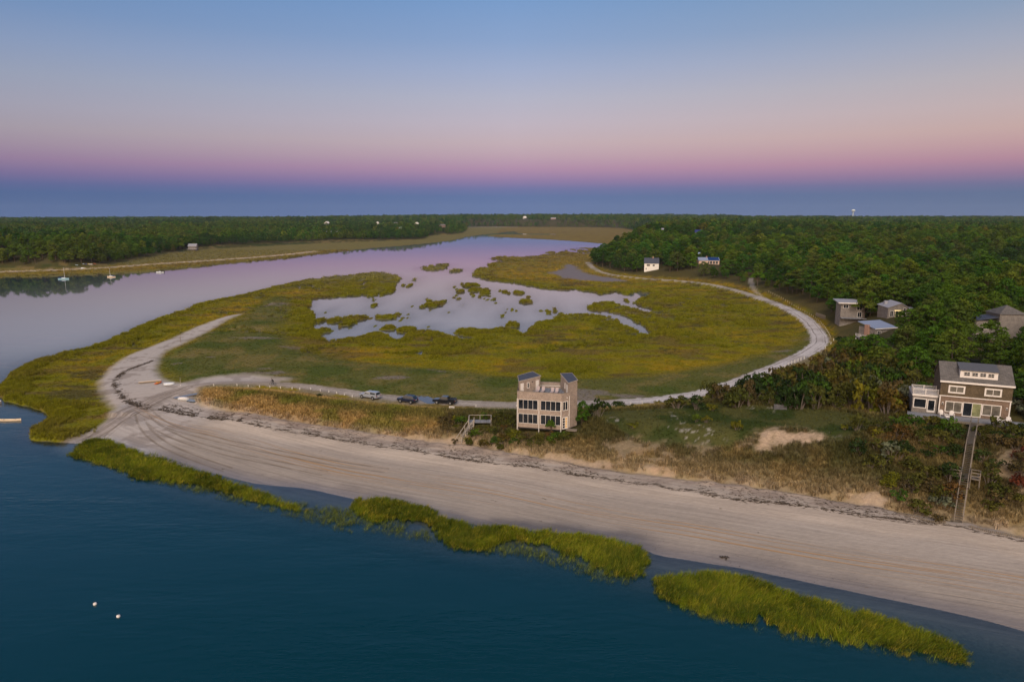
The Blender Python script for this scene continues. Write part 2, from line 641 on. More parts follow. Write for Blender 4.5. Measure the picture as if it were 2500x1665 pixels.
POOLS = zz(800, 500, [(225, 512, 20, 14), (240, 535, 18, 14), (245, 560, 20, 12), (1980, 930, 16, 5), (1640, 1101, 20, 7), (830, 972, 12, 5), (2160, 715, 22, 6), (2110, 700, 22, 6),
    (2300, 742, 40, 6), (1310, 378, 38, 3.5), (1850, 728, 70, 9), (1790, 720, 38, 8), (1915, 744, 46, 9), (2240, 735, 34, 9), (1960, 700, 26, 7), (2060, 735, 38, 8), (2150, 760, 34, 8), (1905, 775, 32, 8), (2080, 800, 30, 8), (2200, 800, 30, 7)]) + zz(0, 500, [(2245, 525, 62, 5), (2060, 548, 70, 5), (860, 883, 34, 7)]) + \
    zz(1650, 500, [(30, 662, 34, 6), (150, 690, 26, 5), (200, 720, 30, 5), (90, 640, 25, 7), (330, 683, 28, 11), (110, 777, 40, 8), (500, 801, 15, 5), (70, 895, 26, 8)])

MARSH_E = [(155, 1075), (217, 1053), (253, 1039), (278, 1015), (287, 997), (274, 985), (260, 972), (253, 950), (245, 934), (260, 915), (278, 893),
           (314, 868), (361, 850), (426, 825), (462, 807), (505, 789), (552, 772), (596, 765)]
TOE = [(473, 979), (577, 997), (686, 1019), (800, 1039), (850, 1045), (944, 1059), (1089, 1080), (1143, 1080), (1251, 1102), (1341, 1117), (1450, 1135),
       (1558, 1149), (1650, 1161), (1758, 1172), (1867, 1188), (1975, 1203), (2083, 1223), (2191, 1241), (2264, 1258), (2318, 1262), (2365, 1271),
       (2444, 1290), (2500, 1302), (2700, 1345), (3200, 1450)]
BEACH = smooth(line([(3400, 1850), (2900, 1760), (2400, 1620), (1900, 1500), (1500, 1400), (1000, 1320), (600, 1235), (300, 1150), (200, 1110), (140, 1092)]
                    + MARSH_E + [(560, 776), (534, 792), (502, 810), (451, 836), (404, 855), (383, 875), (379, 893), (377, 911), (390, 928), (433, 938),
                                 (470, 934), (505, 926), (577, 919), (614, 920), (668, 927), (722, 934), (640, 940), (560, 940), (500, 944), (473, 955)], .8).tolist()
               + line(TOE, 1.9).tolist(), 1, True)
ROAD = smooth(line([(225, 1055), (300, 1006), (350, 980), (400, 958), (450, 944), (510, 936), (560, 933), (650, 936), (740, 943), (830, 956), (900, 966), (1000, 976),
                    (1150, 986), (1250, 989), (1410, 986), (1522, 983), (1650, 971), (1704, 962), (1758, 948), (1830, 922), (1903, 892), (1957, 868),
                    (1996, 846), (2004, 828), (1993, 807), (1968, 778), (1924, 753), (1866, 731), (1794, 707), (1722, 691), (1650, 684), (1590, 681), (1540, 676),
                    (1480, 669), (1448, 656), (1435, 640)], 1.5), 2)
SIDE = smooth(line([(1868, 730), (1850, 712), (1836, 700), (1832, 690)], 1.6), 2)
MEADOW = smooth(line([(385, 925), (380, 890), (408, 856), (505, 812), (560, 777), (620, 757), (650, 726), (700, 722), (706, 745), (694, 790), (706, 830), (750, 860),
                      (850, 880), (1000, 893), (1150, 905), (1250, 915), (1420, 925), (1600, 915), (1750, 890), (1880, 855), (1960, 822), (1985, 803), (2030, 830),
                      (1990, 880), (1800, 955), (1650, 990), (1410, 1000), (1000, 985), (600, 940), (450, 940)], 1.0), 1, True)
UPLAND = smooth(np.concatenate([line(TOE, 1.9), line([(3600, 1300), (3600, 900)], 3.0),
    np.array([(12000., 500.), (12000., 14000.), (-12000., 14000.), (-12000., 1900.)]),
    line([(-900, 690), (-300, 662), (0, 653), (90, 656), (230, 651), (300, 641), (340, 631), (430, 616), (480, 609), (600, 603), (740, 595), (850, 591),
          (1000, 586), (1040, 583), (1045, 574), (1120, 573), (1141, 561), (1141, 553), (1300, 553.5), (1500, 555), (1545, 561), (1600, 570), (1560, 580), (1545, 586), (1515, 595),
          (1500, 606), (1475, 618), (1452, 630), (1441, 641), (1470, 656), (1530, 669), (1600, 676), (1700, 678), (1780, 690), (1830, 700), (1880, 717),
          (1930, 738), (1975, 755), (2015, 780), (2040, 805), (2044, 835), (2010, 868), (1960, 890), (1900, 918), (1800, 958), (1700, 985), (1560, 996),
          (1410, 1000), (1250, 998), (1000, 987), (860, 972), (760, 955), (650, 946), (560, 943), (500, 948), (476, 962)], 1.6)]), 1, True)
FOREST = smooth(np.concatenate([np.array([(12000., 200.), (12000., 14000.), (-12000., 14000.), (-12000., 1900.)]),
    line([(-900, 688), (-300, 660), (0, 650), (90, 652), (230, 648), (300, 638), (340, 628), (430, 613), (480, 606), (600, 600), (740, 592), (850, 588),
          (1000, 585), (1040, 582), (1045, 573), (1120, 572), (1141, 561), (1141, 553), (1300, 553.5), (1500, 555), (1545, 561), (1600, 570), (1560, 580), (1548, 586), (1518, 594),
          (1505, 604), (1480, 616), (1456, 630), (1446, 640), (1472, 652), (1530, 665), (1600, 671), (1700, 674), (1785, 686), (1835, 694), (1885, 710),
          (1940, 726), (1985, 740), (2035, 765), (2060, 790), (2075, 810)], 2.0),
    line([(2080, 860), (2110, 905), (2180, 940), (2235, 968), (2268, 968)], 7.0),
    line([(2300, 900), (2440, 915), (2500, 1000), (2600, 1060), (3500, 1300)], 9.0)]), 1, True)
MUD = smooth(line([(1338, 664), (1378, 657), (1383, 645), (1398, 645), (1416, 660), (1452, 674), (1551, 685), (1486, 688), (1396, 683), (1360, 672)], .6), 2, True)
DUNE = smooth(line([(476, 964), (500, 950), (600, 945), (760, 958), (860, 974), (1000, 990), (1080, 1000), (1100, 1060), (944, 1057), (850, 1043), (686, 1017), (577, 995), (476, 979)], 2.2), 1, True)
LAWN = smooth(np.concatenate([line([(1410, 1003), (1560, 1000), (1680, 1000), (1780, 1003), (1900, 1012), (2000, 1025), (2100, 1050), (2140, 1080)], 5.0),
                              line([(2060, 1115), (2000, 1108), (1950, 1083), (1870, 1080), (1800, 1095), (1720, 1092), (1650, 1085), (1560, 1075), (1480, 1040)], 4.5)]), 1, True)
SCAR = [(line([(1800, 1100), (1845, 1087), (1895, 1083), (1950, 1088), (2000, 1102), (2030, 1113), (1995, 1120), (1955, 1128), (1900, 1112), (1845, 1108)], 4.2), 1.0),
        (line([(1475, 1080), (1560, 1078), (1640, 1086), (1730, 1100), (1760, 1110), (1700, 1120), (1600, 1112), (1500, 1105)], 3.8), .45),
        (line([(930, 1050), (1080, 1068), (1140, 1070), (1250, 1092), (1340, 1105), (1450, 1122), (1560, 1135), (1650, 1148), (1650, 1162), (1450, 1136), (1251, 1103), (1089, 1081), (944, 1060)], 2.3), .9),
        (line([(2050, 1195), (2120, 1195), (2160, 1215), (2120, 1225), (2060, 1212)], 2.6), .9),
        (line([(2430, 1180), (2500, 1150), (2560, 1200), (2560, 1290), (2470, 1270), (2430, 1230)], 3.6), .55)]
TRACK = smooth(line([(330, 985), (372, 1012), (420, 1032), (500, 1050), (620, 1085), (800, 1128), (1000, 1163), (1300, 1213), (1650, 1275), (2000, 1335), (2300, 1385), (2700, 1455)], 1.0), 3)
WRACK = smooth(line([(383, 994), (440, 1002), (505, 1014), (600, 1031), (686, 1049), (800, 1068), (850, 1077), (980, 1096), (1125, 1118), (1269, 1137), (1414, 1156), (1650, 1190), (1740, 1206), (1823, 1219),
                     (1903, 1229), (2011, 1243), (2155, 1265), (2336, 1283), (2500, 1325), (2700, 1370)], 1.5), 2)
WRACK2 = smooth(line([(372, 880), (345, 890), (300, 905), (280, 925), (280, 940), (289, 956), (305, 972), (325, 985), (354, 997)], 1.2), 2)

STRAND = smooth(line([(765, 614), (686, 623), (541, 634), (361, 645), (253, 654), (108, 660), (0, 663), (-200, 668)], .8), 2)[::-1]
FAN = [smooth(line(p, .9), 3) for p in ([(345, 1000), (368, 1032), (425, 1063), (520, 1094), (650, 1122), (800, 1150)], [(357, 998), (400, 1036), (480, 1060), (600, 1088), (760, 1120), (950, 1148)],
                                        [(340, 1008), (348, 1038), (385, 1072), (455, 1104), (560, 1138)], [(140, 1079), (225, 1052), (300, 1008), (350, 982), (400, 960), (450, 946), (520, 938)],
                                        [(165, 1079), (245, 1055), (318, 1012), (362, 990), (410, 966), (470, 946)])]
# ground heights of the upland, (bearing as photo column, distance, height)
HCTRL = np.array([(450, 150, 2.4), (600, 140, 3), (900, 135, 3.2), (1150, 128, 4.0), (1320, 126, 4.6), (1500, 125, 5.5), (1700, 122, 6.5), (1900, 120, 7.4), (2100, 118, 8.4),
    (2350, 116, 8.6), (2600, 110, 9.0), (1900, 150, 6), (2100, 160, 7), (2300, 160, 9), (2500, 150, 10), (2800, 140, 10), (2080, 262, 8.5), (2170, 250, 8.5), (2120, 218, 7), (2440, 200, 11),
    (2300, 250, 12), (2250, 330, 15), (2500, 290, 15), (2000, 350, 11), (2400, 380, 9), (1800, 400, 8), (1590, 500, 10), (1720, 540, 8), (1500, 600, 5), (1650, 700, 11), (1900, 650, 12), (2300, 480, 4),
    (2500, 430, 4), (2300, 750, 19), (2500, 750, 18), (2800, 700, 18), (2000, 800, 17), (1800, 850, 16), (1840, 990, 25), (1620, 1000, 20), (1600, 1300, 22), (2300, 1500, 17), (1800, 1500, 19), (2300, 2500, 20), (1800, 2500, 23), (1600, 2600, 26),
    (1300, 3400, 30), (1000, 3300, 27), (1300, 4500, 36), (2300, 4500, 24), (2800, 2000, 24), (600, 3200, 20), (100, 2800, 16), (0, 1500, 15), (300, 1400, 14), (-300, 1000, 14), (0, 660, 16), (-400, 680, 16), (200, 660, 15), (330, 720, 9), (0, 850, 11), (200, 850, 10),
    (500, 900, 7), (800, 1250, 5), (800, 1700, 14), (1000, 2000, 14), (500, 1900, 16), (500, 5000, 22), (1300, 6000, 40), (2300, 6500, 26), (-600, 3000, 17), (200, 6000, 18)], float)


def upland_h(X, Y):
    Yc = np.maximum(Y, 60)
    px = np.clip(1250 + FPX * X / (Yc * CP + 36 * SP), -900, 3200)
    ly = np.log(Yc)
    num = np.zeros_like(X); den = np.zeros_like(X)
    for cpx, cy, ch in HCTRL:
        w = np.exp(-((px - cpx) / 190) ** 2 - ((ly - math.log(cy)) / .2) ** 2) + 1e-5 / (.05 + ((px - cpx) / 190) ** 2 + ((ly - math.log(cy)) / .2) ** 2)
        num += w * ch; den += w
    return num / den


def isl(X, Y, ells, z=0.0):
    d = np.full(X.shape, -60.0)
    for cx, cy, rx, ry in ells:
        (x0, x1), (y0, y1) = G([cx - rx, cx + rx], [cy, cy], z)
        (_, _), (ya, yb) = G([cx, cx], [cy + ry, cy - ry], z)
        ex, ey, mx, my = max((x1 - x0) / 2, .5), max((yb - ya) / 2, .5), (x0 + x1) / 2, (ya + yb) / 2
        b = (abs(X - mx) < ex + 30) & (abs(Y - my) < ey + 60)
        if not b.any():
            continue
        q = np.hypot((X[b] - mx) / ex, (Y[b] - my) / ey)
        q = q + (fbm(X[b] * .5, Y[b] * .5, 4, 5) - .5) * 1.2
        d[b] = np.maximum(d[b], (1 - q) * min(ex, ey))
    return d


BAY_PX = np.array([(-2600., -4000.), (-2600., 330.)])


# building pads cut into the ground: origin, angle, extents along and behind the front, highest ground
_tx, _ty = G(1262.5, 1041, 4.4); _qx, _qy = G(2289.5, 1009, 9.4)
PADS = [(float(_tx), float(_ty), R(-13.6), -1, 11.5, -1.5, 8, 4.0), (float(_qx), float(_qy), R(-24.2), -5, 14, -4.2, 9, 8.55)]


def land(X, Y, full=False):
    X = np.asarray(X, float); Y = np.asarray(Y, float)
    far = ss(250, 900, np.hypot(X, Y))
    wob = (fbm(X * .22, Y * .22, 4, 3) - .5) * lerp(2.2, 9, far)
    beach = sdf(X, Y, BEACH, 60) + (fbm(X * .5, Y * .5, 3, 11) - .5) * 1.2
    bz = ss(-2.2, 1.2, beach)
    c = sdf(X, Y, COAST, 120) + wob * (1 - ss(-14, -2, beach)) + (fbm(X * .12, Y * .12, 2, 4) - .5) * .8 * bz
    rag = (fbm(X * .45, Y * .45, 3, 6) - .5) * 3.2 * (1 - ss(-14, -2, beach)) * ss(150, 220, Y)
    c = c + rag
    c = np.maximum(c, isl(X, Y, ISLES))
    # small tidal creeks wander into the marsh from the lagoon
    rg = abs(fbm(X * .022, Y * .04, 4, 23) - .5) * 260 - 2.6
    c = np.where((c > 0) & (Y > 215) & (Y < 460) & (beach < -6), np.minimum(c, np.maximum(rg, (c - 34) * .8)), c)
    c = np.minimum(c, -isl(X, Y, POOLS, .4))
    up = sdf(X, Y, UPLAND, 120)
    # water bed
    zw = -np.minimum(lerp(.05 + .12 * np.maximum(-c, 0), .008 + .055 * np.maximum(-c, 0) + .004 * np.maximum(-c, 0) ** 2, ss(-14, 0, beach)), 2.6)
    lag = ss(18, -18, Y - 330) * ss(-130, -100, X) * ss(175, 165, Y * -1 + 0)   # (reserved)
    zb = np.minimum(.075 * c, lerp(2.0 + .02 * c, .62 + .012 * c, ss(-52, -66, X)))                                     # beach
    zm = np.minimum(.7 * c, .42 + .12 * fbm(X * .15, Y * .15, 3, 21))            # marsh platform
    md = sdf(X, Y, MEADOW, 60)
    zm = zm + ss(-4, 10, md) * (.9 + .5 * fbm(X * .06, Y * .06, 3, 8)) * ss(0, 6, c)
    zl = lerp(zm, zb, bz)
    rd, ra = pdist(X, Y, ROAD, 40)
    sd_, sa = pdist(X, Y, SIDE, 20)
    rz = 1.55 * ss(0, 8, c)
    zl = np.where(c > 0, lerp(zl, np.minimum(rz, 1.55), ss(6.5, 2.5, abs(rd)) * ss(-2, 6, -beach + 4) * (ra > 14)), zl)
    # upland: dunes, bluff, wooded hills
    H = upland_h(X, Y)
    hn = fbm(X * .012, Y * .012, 4, 31) - .5
    H = H * (1 + .8 * hn * far) + .9 * (fbm(X * .11, Y * .11, 3, 41) - .5)
    dist = np.hypot(X, Y)
    ramp = ss(0, lerp(17, 50, ss(140, 900, dist)), up)
    scarp = .75 * ss(0, 3.0, up + (fbm(X * .35, Y * .35, 4, 44) - .5) * 4.5) * ss(240, 200, dist)
    zu = 1.7 + scarp + ramp * np.maximum(H - 2.6, .2)
    zu = lerp(np.minimum(zu, 1.45), zu, np.maximum(ss(2.5, 13, abs(rd)), ss(180, 240, dist)))
    z = np.where(up > 0, lerp(np.maximum(zl, 1.0), zu, ss(0, 1.0, up)), zl)
    for (px0, py0, an0, u0, u1, w0, w1, zmax) in PADS:
        u = (X - px0) * math.cos(an0) + (Y - py0) * math.sin(an0); w = -(X - px0) * math.sin(an0) + (Y - py0) * math.cos(an0)
        dd = np.maximum(np.maximum(u0 - u, u - u1), np.maximum(w0 - w, w - w1))
        z = np.minimum(z, zmax + np.maximum(dd, 0) * .45)
    z = np.where(c < 0, zw, z)
    if not full:
        return z
    D = dict(c=c, beach=beach, bz=bz, up=up, md=md, rd=rd, ra=ra, sd=sd_, far=far, dist=dist)
    D['forest'] = sdf(X, Y, FOREST, 120)
    D['mud'] = sdf(X, Y, MUD, 40)
    D['dune'] = sdf(X, Y, DUNE, 40)
    D['lawn'] = sdf(X, Y, LAWN, 40)
    D['tu'], D['ta'] = pdist(X, Y, TRACK, 40)
    D['wu'], D['wa'] = pdist(X, Y, WRACK, 40)
    w2, _ = pdist(X, Y, WRACK2, 20)
    D['w2'] = w2
    tk = np.full(X.shape, 30.0)
    for F_ in FAN:
        fd, fa = pdist(X, Y, F_, 30)
        fl = np.hypot(*np.diff(F_, axis=0).T).sum()
        tk = np.minimum(tk, np.where((fa > .3) & (fa < fl - .3), abs(fd), 30))
    D['tk'] = tk
    D['strand'], _ = pdist(X, Y, STRAND, 60)
    sc = np.zeros_like(X)
    for P, k in SCAR:
        sc = np.maximum(sc, k * ss(-1.2, .8, sdf(X, Y, P, 15) + (fbm(X * .6, Y * .6, 3, 51) - .5) * 2.4))
    D['scar'] = sc * (up > -.5) * lerp(1, .08, ss(.46, .60, fbm(X * .24, Y * .4, 4, 58)))
    return z, D


def cover(X, Y, z, D):
    """Base colour of the ground (what grows or lies there), linear RGB."""
    n1 = fbm(X * .035, Y * .035, 4, 61); n2 = fbm(X * .16, Y * .16, 4, 62); n3 = fbm(X * .9, Y * .9, 3, 63)
    n4 = fbm(X * .012 + 3, Y * .03, 3, 64)
    n1b = .55 * n1 + .45 * fbm(X * .14, Y * .3, 4, 65)
    rdg = abs(fbm(X * .05, Y * .11, 4, 67) - .5)
    c, far = D['c'], D['far']
    # salt marsh: golden hay, olive cordgrass, green runs
    col = np.tile(np.array([.215, .160, .011]), (len(X), 1))
    col = mixc(col, (.285, .172, .012), ss(.44, .62, n1b) * .85)
    col = mixc(col, (.120, .125, .012), ss(.5, .7, n2) * .75)
    col = mixc(col, (.125, .130, .010), ss(26, 3, c + (n2 - .5) * 24) * .8)
    col = mixc(col, (.165, .120, .045), ss(300, 900, D['dist']) * .75)
    col = mixc(col, (.06, .048, .03), ss(.64, .72, fbm(X * .06, Y * .2, 4, 66)) * .7 * ss(3, 10, c) * ss(70, 20, c))
    col = mixc(col, (.125, .085, .030), ss(.54, .66, fbm(X * .09 + 5, Y * .2, 5, 165)) * .7)
    col = mixc(col, (.06, .055, .02), ss(.016, .006, rdg) * .75 * ss(4, 12, c) * ss(200, 230, D['dist']) * ss(600, 400, D['dist']))
    st_ = ss(9, 3, abs(D['strand']) + (n2 - .5) * 6)
    col = mixc(col, (.15, .135, .05), ss(0, 30, D['strand']) * ss(420, 520, D['dist']) * ss(250, 50, D['strand']) * .7 * (X < -40))
    col = mixc(col, (.44, .36, .28), st_ * .85)
    # meadow on the spit and along the road
    md = ss(-5, 6, D['md'] + (n1 - .5) * 10)
    mcol = np.tile(np.array([.098, .100, .028]), (len(X), 1))
    mcol = mixc(mcol, (.165, .130, .048), ss(.48, .66, n2) * .7)
    mcol = mixc(mcol, (.060, .082, .018), ss(.5, .68, fbm(X * .08, Y * .08, 3, 68)) * .8)
    mcol = mixc(mcol, (.17, .145, .125), ss(.70, .76, fbm(X * .07 + 9, Y * .13, 3, 69)) * .9)
    col = col + (mcol - col) * md[:, None]
    # mud flat
    col = mixc(col, (.17, .15, .155), ss(-3, 3, D['mud'] + (n2 - .5) * 8))
    # upland default: brush and dry grass
    up = ss(-.5, 1.5, D['up'])
    ucol = np.tile(np.array([.070, .062, .022]), (len(X), 1))
    ucol = mixc(ucol, (.19, .135, .055), ss(.47, .65, n2) * .8)
    ucol = mixc(ucol, (.045, .055, .016), ss(.5, .68, n1))
    ucol = mixc(ucol, (.075, .062, .022), ss(62, 75, X) * .8)
    ucol = mixc(ucol, (.27, .20, .105), ss(7.5, 1.5, D['up'] + (n2 - .5) * 6) * .65 * (D['dist'] < 230))
    col = col + (ucol - col) * up[:, None]
    dn = ss(-1, 2, D['dune'])
    dcol = np.tile(np.array([.30, .195, .07]), (len(X), 1))
    dcol = mixc(dcol, (.125, .105, .028), ss(4.5, 9, D['up'] + (n2 - .5) * 5))
    dcol = mixc(dcol, (.12, .125, .02), ss(.52, .66, n2) * .7)
    col = col + (dcol - col) * dn[:, None]
    lw = ss(-2, 2, D['lawn'] + (n2 - .5) * 5)
    lcol = np.tile(np.array([.038, .052, .013]), (len(X), 1))
    lcol = mixc(lcol, (.085, .082, .026), ss(.45, .65, n2) * .8)
    lcol = mixc(lcol, (.30, .28, .24), ss(.64, .70, fbm(X * .9, Y * 1.2, 4, 71)) * ss(.45, .6, fbm(X * .12, Y * .12, 2, 72)) * .7)
    col = col + (lcol - col) * lw[:, None]
    fo = ss(-3, 6, D['forest'])
    col = mixc(col, (.062, .054, .024), fo * .9)
    # bare dune sand on scars
    scol = np.tile(np.array([.38, .28, .19]), (len(X), 1))
    scol = mixc(scol, (.40, .22, .10), ss(.5, .7, n2) * .6)
    scol = mixc(scol, (.22, .17, .10), ss(.55, .68, n3) * .5)
    col = col + (scol - col) * D['scar'][:, None]
    # beach
    b = D['bz']
    bcol = np.tile(np.array([.365, .315, .268]), (len(X), 1))
    bcol = mixc(bcol, (.51, .42, .33), ss(2.5, -1.0, abs(D['wu'] + 2.2) - 1.6) * .7)
    bcol = mixc(bcol, (.47, .345, .24), ss(1.5, 4, D['wu']) * ss(30, 14, D['wu']) * .8)
    bcol = mixc(bcol, (.24, .185, .15), ss(.42, .56, fbm(X * .3, Y * .9, 5, 73)) * ss(.4, 1.5, D['wu']) * ss(12, 4.0, D['wu']) * .85)
    bcol = mixc(bcol, (.285, .24, .20), ss(.35, .65, fbm(X * .05, Y * .16, 4, 74)) * .45)
    bcol = mixc(bcol, (.285, .245, .205), ss(17, 5, c + (n2 - .5) * 6) * .75)
    bcol = mixc(bcol, (.185, .16, .145), ss(5.0, .6, c + (n2 - .5) * 4) * .85)
    grav = ss(3.2, 1.0, c + (n2 - .5) * 3) * ss(-14, -5, X) * ss(24, 12, X) * .8
    bcol = mixc(bcol, (.10, .09, .085), grav)
    loop = ss(-62, -72, X)
    bcol = mixc(bcol, (.44, .395, .36), loop * .7)
    bcol = mixc(bcol, (.20, .165, .14), loop * ss(.56, .66, fbm(X * .3, Y * .3, 4, 75)) * ss(-52, -62, -abs(X)) * .55)
    col = col + (bcol - col) * b[:, None]
    # road
    rw = ss(2.6, 1.9, abs(D['rd']) + (n3 - .5) * 1.4 - .6 * ss(80, 110, X)) * (D['ra'] > 2)
    rcol = np.tile(np.array([.40, .345, .30]), (len(X), 1))
    rcol = mixc(rcol, (.54, .49, .47), ss(0, 35, X))
    rcol = mixc(rcol, (.30, .26, .23), ss(.5, .66, n2) * .6)
    rcol = mixc(rcol, (.33, .275, .235), ss(-40, -60, X) * .8)
    rw = rw * lerp(.9, .65, ss(-52, -70, X))
    rw = np.maximum(rw, ss(1.8, 1.0, abs(D['sd'])) * .6)
    rw = rw * lerp(1, .55, ss(330, 420, D['dist']))
    col = col + (rcol - col) * rw[:, None]
    shoulder = ss(5.5, 3, abs(D['rd'])) * ss(3, 1.5, D['rd']) * (1 - rw) * ss(.42, .6, n2)
    col = mixc(col, (.24, .20, .165), shoulder * .6 * (D['ra'] > 10) * (D['dist'] < 400))
    # beds under water
    col = mixc(col, (.09, .08, .065), ss(0, -.4, c) * (1 - b))
    col = mixc(col, (.36, .315, .27), ss(-.3, -2.5, c) * b)
    return np.clip(col, .004, .9)


# ---------------------------------------------------------------- terrain sheet
def azimuths():
    a = [-58.0]
    while a[-1] < 58:
        a.append(a[-1] + (.12 if abs(a[-1] + .06) < 46 else 1.2))
    return np.radians(a)


def radii(r0, r1, k=1.0):
    r = [r0]
    while r[-1] < r1:
        d = r[-1]
        r.append(d + k * min(max(.30, 1.1 * d * d / (683 * 43)), .0115 * d))
    return np.array(r)


def polar(az, rr):
    A, Rr = np.meshgrid(az, rr)
    # rows of equal forward distance in the middle bearings
    return (Rr * np.tan(np.clip(A, -1.2, 1.2))).ravel(), Rr.ravel()


def grid_mesh(name, nx, ny, co):
    m = bpy.data.meshes.new(name)
    m.vertices.add(len(co)); m.vertices.foreach_set('co', co.astype(np.float32).ravel())
    i = (np.arange(ny - 1)[:, None] * nx + np.arange(nx - 1)[None]).ravel()
    q = np.stack([i, i + 1, i + nx + 1, i + nx], 1)
    m.loops.add(q.size); m.loops.foreach_set('vertex_index', q.astype(np.int32).ravel())
    m.polygons.add(len(q)); m.polygons.foreach_set('loop_start', (np.arange(len(q)) * 4).astype(np.int32))
    m.polygons.foreach_set('use_smooth', np.ones(len(q), bool))
    m.update(calc_edges=True)
    return m


def fattr(m, name, v):
    a = m.attributes.new(name, 'FLOAT', 'POINT'); a.data.foreach_set('value', v.astype(np.float32))


def cattr(m, name, c):
    a = m.attributes.new(name, 'FLOAT_COLOR', 'POINT')
    a.data.foreach_set('color', np.concatenate([c, np.ones((len(c), 1))], 1).astype(np.float32).ravel())


AZ = azimuths(); RR = radii(48, 5400)
TX, TY = polar(AZ, RR)
TZ, TD = land(TX, TY, True)
TC = cover(TX, TY, TZ, TD)
rough_g = (fbm(TX * .8, TY * .8, 3, 81) - .5)
TZf = TZ + rough_g * .22 * ss(0, 2, TD['up']) * (TD['dist'] < 300) + rough_g * .12 * (TD['bz'] < .3) * ss(.5, 2, TD['c']) * (TD['dist'] < 350)
tm = grid_mesh('ground', len(AZ), len(RR), np.stack([TX, TY, TZf], 1))
cattr(tm, 'cov', TC)
fattr(tm, 'sand', np.clip(TD['bz'], 0, 1) * (TD['c'] > -3))
fattr(tm, 'tu', TD['tu']); fattr(tm, 'ta', TD['ta']); fattr(tm, 'wu', TD['wu']); fattr(tm, 'w2', TD['w2'])
fattr(tm, 'ru', TD['rd']); fattr(tm, 'wet', ss(4.5, .3, TD['c']) * TD['bz'])
fattr(tm, 'tk', TD['tk']); fattr(tm, 'rmask', ss(3.5, 2.6, abs(TD['rd'])) * (TD['ra'] > 1) * (TD['dist'] < 380))

t = NT('ground_cover')
P = t.pos()
cov = t.attr('cov').outputs['Color']
sand = t.attr('sand').outputs['Fac']
fine = t.ramp(t.noise(2.2, P, 5, .7), (.25, .75, .62, 1.38))
fine_s = t.ramp(t.noise(3.0, t.scalev(P, (.35, 1, 1)), 5, .7), (.25, .75, .86, 1.14))
f = t.node('ShaderNodeMix', data_type='FLOAT')
t.put(f.inputs[0], sand); t.put(f.inputs[2], fine); t.put(f.inputs[3], fine_s)
sc_ = t.node('ShaderNodeVectorMath', operation='SCALE')
t.l.new(cov, sc_.inputs[0]); t.l.new(f.outputs[0], sc_.inputs['Scale'])
c0 = sc_.outputs[0]
# tyre tracks along the beach
tu = t.attr('tu').outputs['Fac']; ta = t.attr('ta').outputs['Fac']
cv = t.node('ShaderNodeCombineXYZ'); t.put(cv.inputs[0], t.math('MULTIPLY', ta, .012)); t.put(cv.inputs[1], 0.0)
wig = t.math('MULTIPLY', t.math('SUBTRACT', t.noise(1.0, cv.outputs[0], 2), .5), 5.0)
tw = t.math('ADD', tu, wig)
spread = t.ramp(ta, (0, 60, .45, 1.0))
tw = t.math('DIVIDE', tw, spread)
cv2 = t.node('ShaderNodeCombineXYZ'); t.put(cv2.inputs[0], t.math('MULTIPLY', tw, 1.0)); t.put(cv2.inputs[1], t.math('MULTIPLY', ta, .010))
st = t.noise(2.4, cv2.outputs[0], 3, .5)
lines = t.ramp(st, (.54, .60, 0, 1))
env = t.math('MULTIPLY', t.ramp(t.math('ABSOLUTE', t.math('ADD', tw, .5)), (1.6, 3.6, 1, 0)), sand)
n_env = t.node('ShaderNodeClamp'); t.put(n_env.inputs[0], env)
clampl = t.node('ShaderNodeClamp'); t.put(clampl.inputs[0], lines)
tr = t.math('MULTIPLY', clampl.outputs[0], n_env.outputs[0])
cv5 = t.node('ShaderNodeCombineXYZ'); t.put(cv5.inputs[0], t.math('MULTIPLY', t.math('ADD', tu, t.math('MULTIPLY', wig, .5)), 1.6)); t.put(cv5.inputs[1], t.math('MULTIPLY', ta, .05))
rake = t.ramp(t.noise(1.0, cv5.outputs[0], 4, .7), (.3, .7, .84, 1.16))
rk = t.node('ShaderNodeMix', data_type='FLOAT'); t.put(rk.inputs[0], sand); t.put(rk.inputs[2], 1.0); t.put(rk.inputs[3], rake)
sc2 = t.node('ShaderNodeVectorMath', operation='SCALE'); t.l.new(c0, sc2.inputs[0]); t.l.new(rk.outputs[0], sc2.inputs['Scale'])
c1 = t.mix(t.math('MULTIPLY', tr, .8), sc2.outputs[0], (.34, .205, .095))
# fainter old tracks lower and higher on the beach
cv3 = t.node('ShaderNodeCombineXYZ'); t.put(cv3.inputs[0], t.math('ADD', t.math('MULTIPLY', tu, 1.0), t.math('MULTIPLY', wig, 1.6))); t.put(cv3.inputs[1], t.math('MULTIPLY', ta, .006))
st2 = t.noise(1.3, cv3.outputs[0], 3, .6)
l2 = t.node('ShaderNodeClamp'); t.put(l2.inputs[0], t.ramp(st2, (.57, .64, 0, 1)))
e2 = t.node('ShaderNodeClamp'); t.put(e2.inputs[0], t.ramp(t.math('ABSOLUTE', t.math('ADD', tu, 3.0)), (7, 12, 1, 0)))
tr2 = t.math('MULTIPLY', t.math('MULTIPLY', l2.outputs[0], e2.outputs[0]), sand)
c1 = t.mix(t.math('MULTIPLY', tr2, .38), c1, (.22, .18, .145))
# single wheel tracks fanning out from the junction
rut = t.math('ABSOLUTE', t.math('SUBTRACT', t.attr('tk').outputs['Fac'], .8))
rk1 = t.node('ShaderNodeClamp'); t.put(rk1.inputs[0], t.ramp(rut, (.12, .34, 1, 0)))
rk2 = t.math('MULTIPLY', t.math('MULTIPLY', rk1.outputs[0], sand), t.ramp(t.noise(.25, P, 3), (.3, .6, .25, .9)))
c1 = t.mix(t.math('MULTIPLY', rk2, .7), c1, (.15, .115, .08))
